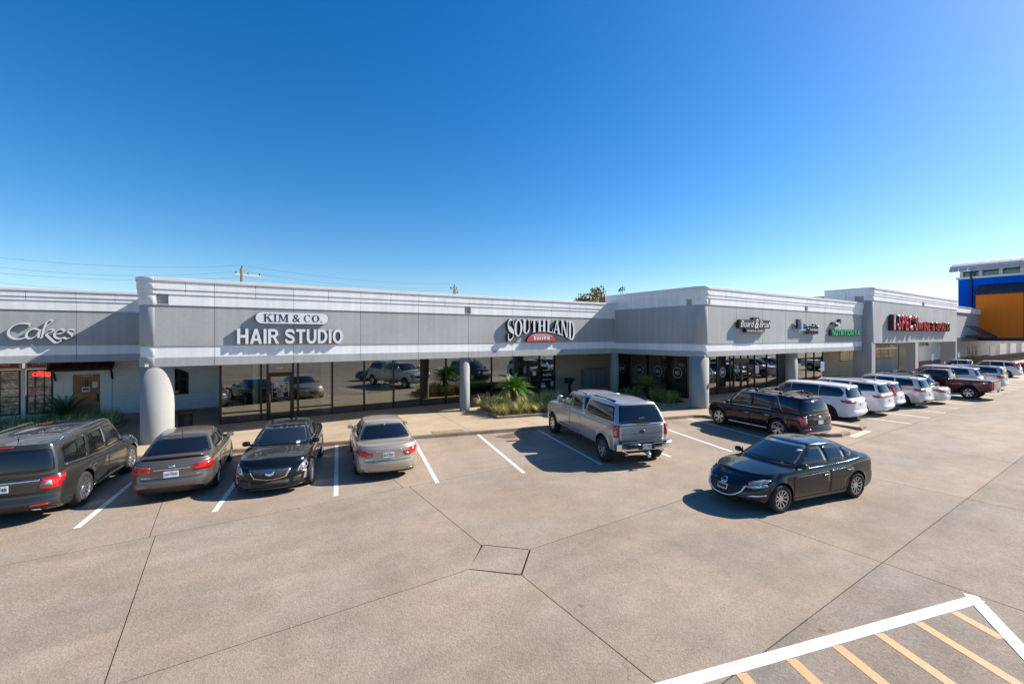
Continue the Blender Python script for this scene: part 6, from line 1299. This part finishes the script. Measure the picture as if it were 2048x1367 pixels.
for pts in ([(.50, .615), (.44, .46), (.26, .345), (0, .315), (-.26, .345), (-.44, .46), (-.50, .615)],):
    P = []
    for k, q in enumerate(catmull(pts, 4)):
        h = C.bvh.ray_cast(Vector((6, q.x, q.y)), Vector((-1, 0, 0)))[0]; P.append((h.x+.012, q.x, q.y))
    mb = MB(); mb.tube(P, .022, 6); mb.build('grille_wing', M_CHROME, C.root, True)
for k in range(5):
    z = .38+.045*k; w = .26+.05*k; P = []
    for j in range(9):
        y = -w+2*w*j/8; h = C.bvh.ray_cast(Vector((6, y, z)), Vector((-1, 0, 0)))[0]; P.append((h.x+.012, y, z))
    mb = MB(); mb.tube(P, .009, 5); mb.build('grille_slat', M_GLOSSB, C.root, True)
G2 = 'cars parked in the far row'
place('minivan', 'parked_minivan', 'white minivan next to the kerb ramp, dark wheels', 26.05, 11.15, 88, 'minivan', G2); C = place('durango', 'parked_suv', 'white SUV with full-width tail lamp bar, second in the far row', 29.0, 10.9, 89, 'suv', G2); rails(C, .6, -1.8, .3, M_BLACK)
C = place('crv', 'parked_suv', 'small white SUV with tall red tail lamps up the pillars', 31.6, 10.8, 90, 'suv', G2)
C = place('pathfinder', 'parked_suv', 'pearl silver SUV with ten-spoke wheels between white cars', 34.3, 10.5, 88, 'suv', G2); rails(C, .62, -1.8, .4, M_CHROME); antenna(C, -1.9, .25)
place('accord', 'parked_sedan', 'low pearl sedan in the far row beside the ruby pickup', 36.95, 10.3, 89, 'car', G2)
C = place('outback', 'parked_wagon', 'slate wagon with black roof rack behind the pearl sedan', 39.6, 11.3, 90, 'car', G2); rails(C, .58, -1.7, .3, M_BLACK, True)
C = place('chevy', 'pickup_truck', 'dark ruby pickup with black bed cover and chrome bumper', 42.0, 9.5, 88, 'pickup', G2); bumper(C.root, -2.85, .96, .5, .70, 0, M_CHROME)
C = place('infiniti', 'parked_suv', 'large white SUV behind the ruby pickup', 46.0, 10.6, 90, 'suv', G2); rails(C, .66, -1.8, .4, M_CHROME)
C = place('landcruiser', 'parked_suv', 'silver SUV with red corner lamps right of the ruby pickup', 50.2, 9.9, 90, 'suv', G2); rails(C, .62, -1.7, .3, M_BLACK)
place('far_truck', 'pickup_truck', 'silver pickup at the right end of the far row', 60.5, 12.0, 90, 'pickup', G2)
place('crv', 'parked_suv', 'white car half hidden at the right picture edge', 66.5, 11.0, 90, 'suv', G2)
# ------------------------------------------------------------------ planting
def leafmat(name, col, var=.35, trans=.25):
    m = mat(name, col, .5, noise=[(3., var, 3), (25, var*.5, 2)]); b = m.node_tree.nodes['Principled BSDF']; b.inputs['Subsurface Weight'].default_value = 0
    b.inputs['Transmission Weight'].default_value = 0; return m
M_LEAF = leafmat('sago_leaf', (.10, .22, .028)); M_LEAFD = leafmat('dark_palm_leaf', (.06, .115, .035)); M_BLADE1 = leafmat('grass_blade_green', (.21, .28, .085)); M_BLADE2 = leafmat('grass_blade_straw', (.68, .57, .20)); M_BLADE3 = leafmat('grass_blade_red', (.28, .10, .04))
M_TRUNK = mat('palm_trunk', (.075, .042, .024), .95, noise=[(12, .5, 4)], bump=(20, 1., .03)); M_MULCH = mat('mulch', (.075, .045, .03), 1., noise=[(30, .6, 4), (5, .3, 3)], bump=(40, 1., .03))
def frond(mb, base, az, el, L, droop, w, n=16, leaf=.16, tw=0, seed=0):
    rd = random.Random(seed); d = Vector((cos(az), sin(az), 0)); up = Vector((0, 0, 1)); side = d.cross(up)
    P = []
    for k in range(n+1):
        t = k/n; e = el-droop*t; 
        P.append((P[-1] if P else Vector(base))+(d*cos(e)+up*sin(e))*(L/n if k else 0))
    for k in range(n):
        a, b = P[k], P[k+1]; wd = .012*(1-k/n)+.004; mb.add([a-side*wd, a+side*wd, b+side*wd*.8, b-side*wd*.8], [(0, 1, 2, 3)])
        if k < 1: continue
        t = k/n; ll = leaf*(sin(pi*min(1, .12+t*.95))**.6)*(1.05-.25*t); tdir = (b-a).normalized(); nrm = side.cross(tdir)
        for s in (1, -1):
            for h in (0, .5):
                q = a+(b-a)*h; tip = q+(side*s*.78+tdir*.62+nrm*.28*(1 if nrm.z > 0 else -1)).normalized()*ll*rd.uniform(.85, 1.1); ww = tdir*w
                mb.add([q-ww, q+ww, tip], [(0, 1, 2)])
def sago(root, z, n, L, m, leaf=.17, seed=1, elr=(-10, 80), droop=.9, w=.009):
    rd = random.Random(seed)
    for ring in range(n):
        az = ring*2.39996+rd.uniform(-.15, .15); t = ring/n; el = radians(elr[0]+(elr[1]-elr[0])*t+rd.uniform(-6, 6)); mb = MB()
        frond(mb, (.05*cos(az), .05*sin(az), z), az, el, L*rd.uniform(.85, 1.08)*(1-.25*t), droop*(1-.35*t)*rd.uniform(.8, 1.2), w, leaf=leaf, seed=seed*97+ring); mb.build('frond', m, root)
def trunk(root, r, h, seed=1, m=None):
    rd = random.Random(seed); mb = MB(); prof = [(0, 0)]
    for k in range(15): prof.append((r*(1.08-.2*sin(pi*k/14)+.07*(k % 2)), h*k/14))
    prof.append((0, h+.05)); mb.lathe(prof, 18)
    for k in range(130): # old leaf stubs
        a = rd.uniform(0, 2*pi); z = rd.uniform(.03, .98)*h; rr = r*1.0; s = rd.uniform(.02, .045); c = Vector((cos(a), sin(a), 0)); t = Vector((-sin(a), cos(a), 0)); p = c*rr+Vector((0, 0, z))
        mb.add([p-t*s, p+t*s, p+c*.06+Vector((0, 0, .06)), p+Vector((0, 0, -s))], [(0, 1, 2), (1, 3, 2), (3, 0, 2)])
    return mb.build('trunk', m or M_TRUNK, root)
def clump(n, L, spread, seed, w=.012):
    """one ornamental grass tuft as a mesh"""
    rd = random.Random(seed); mb = MB()
    for k in range(n):
        az = rd.uniform(0, 2*pi); r0 = abs(rd.gauss(0, .06)); base = Vector((r0*cos(az), r0*sin(az), 0)); lean = rd.uniform(.15, 1.05)*spread; d = Vector((cos(az+rd.uniform(-.4, .4)), sin(az+rd.uniform(-.4, .4)), 0)); s = d.cross(Vector((0, 0, 1))); ll = L*rd.uniform(.6, 1.15); P = [base]
        for j in range(1, 5):
            t = j/4; P.append(base+d*(lean*ll*t**1.6)+Vector((0, 0, ll*(t-.42*lean*t*t))))
        ww = w*rd.uniform(.7, 1.2)
        for j in range(4):
            a, b = P[j], P[j+1]; w0, w1 = ww*(1-j/4.3), ww*(1-(j+1)/4.3); mb.add([a-s*w0, a+s*w0, b+s*w1, b-s*w1], [(0, 1, 2, 3)])
    return mb.mesh('blades')
CL = [clump(75, .52, .95, s) for s in range(5)]
def blade_mix(me, mats, wts, seed):
    rd = random.Random(seed)
    for m in mats: me.materials.append(m)
    for k in range(len(me.polygons)//4):
        c = rd.choices(range(len(mats)), wts)[0]
        for j in range(4): me.polygons[4*k+j].material_index = c
for s, me in enumerate(CL): blade_mix(me, [M_BLADE1, M_BLADE2, M_BLADE3], (.5, .42, .08), s)
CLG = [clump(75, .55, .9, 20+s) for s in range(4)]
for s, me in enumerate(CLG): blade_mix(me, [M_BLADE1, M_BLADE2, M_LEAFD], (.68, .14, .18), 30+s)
def tuft(label, x, y, s, group, meshes, rd, z=.08):
    o = bpy.data.objects.new('grass_tuft', rd.choice(meshes)); COL.objects.link(o); o.location = (x, y, z); o.rotation_euler = (0, 0, rd.uniform(0, 6.28)); o.scale = (s, s, s*rd.uniform(.85, 1.1)); tag(o, label, 'plant', group); return o
def bed(label, poly, kerb_h=.12):
    o = thing('planting_bed', label, 'planter'); mb = MB(); mb.prism(inset(poly, .13), .02, .085, lambda a, b, d: (a, b, d)); mb.build('mulch', M_MULCH, o)
    P = poly; Q = inset(poly, .14); n = len(P)
    for i in range(n):
        j = (i+1) % n; mb = MB(); mb.prism([P[i], P[j], Q[j], Q[i]], .0, kerb_h, lambda a, b, d: (a, b, d)); mb.build('edging_kerb', M_KERB2, o, bevel=.015)
    return o
M_KERB2 = concrete('edging_concrete', (.30, .235, .165), .3, .3)
rd = random.Random(11)
# bed by the title office
bed('raised planting bed with sago palm and grasses before the title office', [(11.05, 18.15), (14.9, 17.25), (17.2, 20.6), (16.3, 21.1), (11.35, 20.75)])
pt = thing('sago_palm', 'sunlit sago palm with thick shaggy trunk in the raised bed', 'palm', (13.0, 19.6, .06)); trunk(pt, .22, 1.08, 4); sago(pt, 1.1, 78, 1.2, M_LEAF, leaf=.22, seed=3, elr=(2, 82), droop=.8, w=.018)
sp = []
for k in range(900):
    x = rd.uniform(11.2, 17.0); y = rd.uniform(17.4, 21.0)
    if y < 18.15-.2338*(x-11.05)+.42 or y > 20.65+.05*(x-11.4): continue
    if x > 14.7 and y < 17.25+1.457*(x-14.9)+.35: continue
    if x < 11.35: continue
    if hypot(x-13.0, y-19.6) < .42 or any(hypot(x-a, y-b) < .33 for a, b in sp): continue
    if y < 18.9-.2338*(x-11.05) and rd.random() < .35: continue
    sp.append((x, y))
for x, y in sp: tuft('straw and green ornamental grass tuft in the sago palm bed', x, y, rd.uniform(1.0, 1.5)*(1.3 if y > 19 else .95), 'grass tufts in the title office bed', CL, rd)
# bed by the paint studio corner
bed('shaded planting bed between the silver pickup and the corner column', [(21.2, 16.05), (22.9, 15.9), (24.2, 18.1), (24.3, 20.2), (21.3, 20.2)])
pt = thing('palm_shrub', 'bushy fan of palm leaves before the paint studio windows', 'palm', (22.35, 18.6, .06)); trunk(pt, .16, .75, 7); sago(pt, .75, 44, 1.05, leafmat('olive_palm_leaf', (.15, .20, .04)), leaf=.34, seed=9, elr=(0, 88), droop=.7, w=.016)
sp = []
for k in range(300):
    x = rd.uniform(21.5, 24.0); y = rd.uniform(16.3, 19.9)
    if x > 22.7+.59*(y-15.9)-.3 or hypot(x-22.35, y-18.6) < .4 or any(hypot(x-a, y-b) < .42 for a, b in sp): continue
    sp.append((x, y))
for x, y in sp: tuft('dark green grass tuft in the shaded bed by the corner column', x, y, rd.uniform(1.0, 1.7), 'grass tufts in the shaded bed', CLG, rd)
# hedge bed before the bakery
bed('long planting bed of bushy grasses in front of the bakery', [(-14, 22.3), (-3.8, 21.4), (-3.8, 27.4), (-14, 27.4)])
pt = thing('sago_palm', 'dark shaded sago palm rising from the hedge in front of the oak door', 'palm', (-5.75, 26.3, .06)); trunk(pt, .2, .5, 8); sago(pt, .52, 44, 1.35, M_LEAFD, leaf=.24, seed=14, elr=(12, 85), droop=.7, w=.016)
sp = []
for k in range(2600):
    x = rd.uniform(-12.0, -4.0); y = rd.uniform(22.4, 27.1)
    if hypot(x+5.75, y-26.3) < .35 or any(hypot(x-a, y-b) < .40 for a, b in sp): continue
    sp.append((x, y))
for x, y in sp: tuft('bushy green grass tuft of the bakery hedge', x, y, rd.uniform(1.2, 1.75), 'grass tufts of the bakery hedge', CLG if y > 24.3 else CL, rd)  # sunlit front and shaded back painted in: straw mix forward, darker green behind
# ------------------------------------------------------------------ trees behind the roofs
def tree(label, x, y, h, cr, cols, seed, name='tree', dens=3400, lo=.35):
    t = thing(name, label, 'tree', (x, y, -.16)); rd = random.Random(seed); mb = MB(); mb.tube([(0, 0, 0), (.1, 0, h*.3), (.0, .1, h*.55)], [.3, .22, .12], 8)
    clumps = []
    for k in range(26):
        a = rd.uniform(0, 2*pi); rr = cr*sqrt(rd.random())*.85; zc = h*(lo+.1)+(h*(1-lo)-.6)*rd.random()*(1-.45*(rr/cr)**2); p = Vector((rr*cos(a), rr*sin(a), zc)); clumps.append((p, cr*rd.uniform(.22, .4)))
        mb.tube([(0, .05, h*rd.uniform(.25, .5)), tuple(p*.6+Vector((0, 0, h*.15))), tuple(p)], [.09, .05, .02], 5)
    mb.build('trunk', mat('bark', (.07, .05, .035), .95, noise=(9, .3, 3)), t, True)
    me = MB(); mi = []
    for k in range(dens):
        p, r = rd.choice(clumps); d = Vector((rd.gauss(0, 1), rd.gauss(0, 1), rd.gauss(0, .8))); d = d.normalized()*r*rd.random()**.4; q = p+d
        u = Vector((rd.gauss(0, 1), rd.gauss(0, 1), rd.gauss(0, 1))).normalized(); v = u.cross(Vector((rd.gauss(0, 1), rd.gauss(0, 1), rd.gauss(0, 1)))).normalized(); s = rd.uniform(.09, .2)
        me.add([q-u*s, q+v*s*.6, q+u*s, q-v*s*.6], [(0, 1, 2, 3)]); mi.append(rd.choices(range(len(cols)), [c[1] for c in cols])[0])
    m = me.mesh('crown')
    for c in cols: m.materials.append(c[0])
    for p, i in zip(m.polygons, mi): p.material_index = i
    link('crown', m, None, t, recalc=False); return t
M_T1 = leafmat('autumn_leaf_gold', (.40, .22, .03)); M_T2 = leafmat('autumn_leaf_olive', (.13, .13, .025)); M_T3 = leafmat('autumn_leaf_rust', (.26, .10, .02)); M_T4 = leafmat('tree_leaf_green', (.05, .085, .02))
tree('gold and olive autumn tree rising behind the title office roof', 40.5, 42, 10.2, 2.9, [(M_T1, 3), (M_T2, 3), (M_T3, 1.4)], 5); tree('small dark green treetop left of the gold tree', 37.7, 42.5, 9.0, 1.3, [(M_T4, 3), (M_T2, 1)], 6, dens=1200); tree('thin green treetop peeping over the corner parapet', 45.4, 42.0, 10.5, 1.0, [(M_T4, 2), (M_T2, 2)], 8, dens=500)
# ------------------------------------------------------------------ utility poles and wires
M_POLE = mat('pole_wood', (.20, .13, .08), .9, noise=[(5, .3, 4)]); M_WIRE = mat('wire', (.03, .035, .04), .6); M_INS = mat('insulator', (.05, .04, .04), .3)
def upole(label, x, y, h, arms, rz=0):
    t = thing('utility_pole', label, 'pole', (x, y, -.17), rz); mb = MB(); mb.tube([(0, 0, 0), (0, 0, h)], [.17, .13], 10); mb.build('pole', M_POLE, t, True)
    for (z, L, dx, m) in arms:
        mb = MB(); mb.box(dx-L/2, dx+L/2, -.06, .06, z-.07, z+.07); a = mb.build('crossarm', m, t)
        for k in range(3):
            xx = dx-L/2+.1+(L-.2)*k/2; mb = MB(); mb.lathe([(0, z+.07), (.05, z+.08), (.07, z+.17), (.04, z+.26), (0, z+.28)], 8, lambda p, q, hh: (xx+p, q, hh)); mb.build('insulator', M_INS, a, True)
    mb = MB(); mb.lathe([(0, h), (.05, h), (.07, h+.12), (.04, h+.24), (0, h+.26)], 8); mb.build('insulator', M_INS, t, True)
    return t
def wire(label, a, b, sag, w=.007):
    a = Vector(a); b = Vector(b); mb = MB(); mb.tube([a+(b-a)*(k/24)-Vector((0, 0, sag*4*(k/24)*(1-k/24))) for k in range(25)], w, 4); tag(mb.build('overhead_wire', M_WIRE), label, 'wire', 'overhead wires behind the roofs')
PA, PB, PC = (1.35, 48.0), (25.1, 52.0), (-15.6, 46.0)
upole('utility pole with one pale crossarm behind the salon roof', *PA, 10.5, [(9.9, 2.2, .5, mat('pale_arm', (.5, .45, .4), .8))], .25); upole('dark utility pole with bunched insulators behind the title office roof', *PB, 10.7, [(10.3, 1.6, -.2, M_POLE), (9.9, 1.2, .3, M_POLE)], .6); upole('utility pole cut by the left picture edge', *PC, 9.6, [(9.0, 2.2, .2, MAT['pale_arm'])], .1)
for k, (za, zb, zc, sg_) in enumerate(((10.6, 10.8, 9.7, .5), (10.1, 10.4, 9.1, .7), (9.5, 10.0, 8.6, .5))):
    wire(['topmost', 'middle', 'lowest'][k]+' wire from the salon pole to the title office pole', (PA[0], PA[1], za), (PB[0], PB[1], zb), sg_); wire(['topmost', 'middle', 'lowest'][k]+' wire running left from the salon pole', (PA[0], PA[1], za), (PC[0], PC[1], zc), sg_)
wire('thin wire crossing behind the bakery roof', (-40, 44, 9.9), (1, 60, 8.0), .4); wire('second thin wire crossing behind the bakery roof', (-40, 43, 8.9), (1, 60, 7.6), .3)
# ------------------------------------------------------------------ street furniture
t = thing('litter_bin', 'slatted dark metal litter bin with flared rim beside the fat column', 'bin', (-1.38, 23.0, 0)); M_BIN = mat('bin_metal', (.055, .05, .05), .45, .6)
for k in range(30):
    a = 2*pi*k/30; c, s = cos(a), sin(a); mb = MB(); P = [(.24, .03), (.25, .45), (.27, .68), (.34, .80)]; tw = .016
    V = []
    for r_, z in P: V += [(r_*c-tw*s, r_*s+tw*c, z), (r_*c+tw*s, r_*s-tw*c, z), ((r_-.008)*c+tw*s, (r_-.008)*s-tw*c, z), ((r_-.008)*c-tw*s, (r_-.008)*s+tw*c, z)]
    mb.add(V, [(4*i+j, 4*i+(j+1) % 4, 4*i+4+(j+1) % 4, 4*i+4+j) for i in range(3) for j in range(4)]); mb.build('slat', M_BIN, t)
for z, r_ in ((.05, .25), (.55, .267), (.80, .345)): 
    mb = MB(); mb.lathe([(r_, z-.02), (r_+.012, z-.02), (r_+.012, z+.02), (r_, z+.02)], 30, closed=True); mb.build('hoop', M_BIN, t)
mb = MB(); mb.lathe([(0, .03), (.21, .03), (.22, .72), (.20, .72), (.19, .06), (0, .06)], 24); mb.build('liner', M_BLACK, t, True)
# cluster mailbox on the pebble wall
t = thing('mailbox_cluster', 'grey-blue bank of numbered mailboxes on the pebble wall', 'mailbox', (22.7, 23.6, 0)); M_MB = mat('mailbox_steel', (.20, .26, .30), .4, .4)
mb = MB(); mb.box(-1.0, 1.1, -.08, .38, .35, 1.62); mb.build('cabinet', M_MB, t, bevel=.01)
for c in range(4):
    for k in range(9):
        if c == 0 and k > 6: continue
        mb = MB(); x0 = -.93+.3*0+c*.49; mb.box(x0+.02, x0+.47, -.1, -.078, .42+k*.128, .42+k*.128+.118); d = mb.build('mailbox_door', M_MB, t, bevel=.004)
        mb = MB(); mb.box(x0+.2, x0+.3, -.106, -.1, .47+k*.128, .485+k*.128); mb.build('number_tag', M_PAPER, d)
t = thing('drop_box', 'black drop box on a post left of the mailbox bank', 'mailbox', (19.7, 22.9, 0)); mb = MB(); mb.box(-.06, .06, -.06, .06, 0, .78); mb.build('post', M_BRZ2, t); mb = MB(); mb.box(-.3, .3, -.2, .2, .78, 1.16); b = mb.build('box', M_BRZ2, t, bevel=.02); mb = MB(); mb.box(.14, .24, -.206, -.2, .82, .92); mb.build('sticker', M_PAPER, b)
# accessible parking sign posts
M_SBLUE = mat('sign_blue', (.03, .16, .42), .4)
for k, (x, y, lb) in enumerate(((33.9, 13.4, 'small white sign on a post beside the second round column'), (57.4, 13.3, 'blue-footed parking sign before the wine shop'), (66.5, 13.3, 'blue-footed parking sign at the right corner of the wine shop'))):
    t = thing('sign_post', lb, 'sign', (x, y, 0), -.3); mb = MB(); mb.tube([(0, 0, 0), (0, 0, 2.3)], .035, 8); mb.build('post', M_ALLOY if k == 0 else M_SBLUE, t); mb = MB(); mb.box(-.16, .16, -.06, -.045, 1.65, 2.25); mb.build('plate', M_PAPER, t, bevel=.01)
    if k:
        mb = MB(); mb.lathe([(0, 0), (.1, 0), (.1, .9), (.07, 1.0), (0, 1.02)], 12); mb.build('post_sleeve', M_SBLUE, t)
# chair and person inside the salon
t = thing('salon_chair', 'white wire chair behind the salon glass by the left corner', 'chair', (.25, 24.75, .012), .3); M_WIREC = mat('chair_white', (.65, .67, .7), .4)
for (a, b) in (((-.22, -.2), (0, 0)), ((.22, -.2), (0, 0)), ((-.22, .2), (0, 0)), ((.22, .2), (0, 0))):
    mb = MB(); mb.tube([(a[0]*1.15, a[1]*1.15, 0), (a[0], a[1], .45)], .014, 6); mb.build('leg', M_WIREC, t)
mb = MB(); mb.box(-.24, .24, -.22, .22, .445, .475); mb.build('seat', M_WIREC, t, bevel=.012)
mb = MB(); mb.tube([(-.22, .2, .46), (-.22, .27, .85), (0, .29, .9), (.22, .27, .85), (.22, .2, .46)], .014, 6); mb.tube([(-.22, .24, .66), (.22, .24, .66)], .01, 6); mb.build('backrest', M_WIREC, t, True)
def person(label, x, y, rz, z=.012):
    t = thing('person', label, 'person', (x, y, z), rz)
    V = [(0, 0, .95), (0, .01, 1.12), (0, .02, 1.3), (0, .02, 1.43), (0, .0, 1.5), (.1, 0, .88), (.11, -.02, .5), (.11, .03, .09), (.11, -.1, .05), (-.1, 0, .88), (-.12, -.02, .5), (-.12, .03, .09), (-.12, -.1, .05), (.18, .02, 1.4), (.25, .03, 1.14), (.22, -.14, .98), (.2, -.22, .96), (-.18, .02, 1.4), (-.26, .03, 1.14), (-.26, -.06, .88), (-.25, -.09, .8)]
    Ed = [(0, 1), (1, 2), (2, 3), (3, 4), (0, 5), (5, 6), (6, 7), (7, 8), (0, 9), (9, 10), (10, 11), (11, 12), (3, 13), (13, 14), (14, 15), (15, 16), (3, 17), (17, 18), (18, 19), (19, 20)]
    Rr = [(.16, .12), (.15, .11), (.18, .12), (.13, .1), (.055, .055), (.095, .1), (.062, .065), (.045, .05), (.04, .03), (.095, .1), (.062, .065), (.045, .05), (.04, .03), (.07, .07), (.047, .047), (.033, .033), (.03, .02), (.07, .07), (.047, .047), (.033, .033), (.03, .02)]
    me = bpy.data.meshes.new('body'); me.from_pydata(V, Ed, []); o = bpy.data.objects.new('body', me); COL.objects.link(o); o.modifiers.new('skin', 'SKIN')
    for k, r_ in enumerate(Rr): me.skin_vertices[0].data[k].radius = r_
    me.skin_vertices[0].data[0].use_root = True; s = o.modifiers.new('s', 'SUBSURF'); s.levels = s.render_levels = 2
    dg = bpy.context.evaluated_depsgraph_get(); m2 = bpy.data.meshes.new_from_object(o.evaluated_get(dg)); bpy.data.objects.remove(o)
    for m_ in (mat('jacket', (.025, .02, .024), .8), mat('jeans', (.03, .055, .11), .8), mat('skin', (.42, .25, .18), .5), mat('shoe', (.02, .02, .02), .6)): m2.materials.append(m_)
    for p in m2.polygons:
        c = p.center; p.material_index = 3 if c.z < .1 else 1 if c.z < .93 and abs(c.x) < .2 else 2 if (c.z > 1.46 or (abs(c.x) > .19 and c.z < (1.0 if c.x > 0 else .9))) else 0; p.use_smooth = True
    link('body', m2, None, t, recalc=False)
    mb = MB(); mb.lathe([(0, 1.5), (.05, 1.51), (.075, 1.56), (.085, 1.63), (.085, 1.68), (.065, 1.74), (0, 1.76)], 16, lambda a, b, h: (a, b*1.15-.01+(-.012 if h < 1.6 else 0), h)); hd = mb.build('head', MAT['skin'], t, True)
    mb = MB(); mb.lathe([(.088, 1.64), (.094, 1.69), (.074, 1.755), (0, 1.78)], 16, lambda a, b, h: (a, b*1.15+.012, h)); mb.build('hair', mat('hair', (.03, .02, .014), .7), hd, True)
    mb = MB(); mb.add([(-.014, -.1, 1.60), (.014, -.1, 1.60), (0, -.125, 1.605), (0, -.1, 1.66)], [(0, 1, 2), (1, 3, 2), (3, 0, 2)]); mb.build('nose', MAT['skin'], hd)
    for s in (1, -1):
        mb = MB(); mb.box(s*.03-.012, s*.03+.012, -.104, -.09, 1.645, 1.656); mb.build('eye', M_BLACK, hd)
        for f in range(4):
            hx, hy, hz = ((.2, -.22, .96) if s > 0 else (-.25, -.09, .8)); mb = MB(); mb.tube([(hx-.022+.015*f, hy, hz), (hx-.022+.015*f, hy-.05, hz-.03), (hx-.022+.015*f, hy-.05, hz-.065+.008*abs(f-1.5))], [.009, .008, .006], 5); mb.build('finger', MAT['skin'], t, True)
        mb = MB(); mb.tube([(hx-s*.03, hy, hz+.02), (hx-s*.05, hy-.03, hz-.0), (hx-s*.045, hy-.055, hz-.02)], [.01, .009, .007], 5); mb.build('thumb', MAT['skin'], t, True)
    return t
person('person in dark jacket and jeans standing inside the salon window', .85, 25.1, .5)
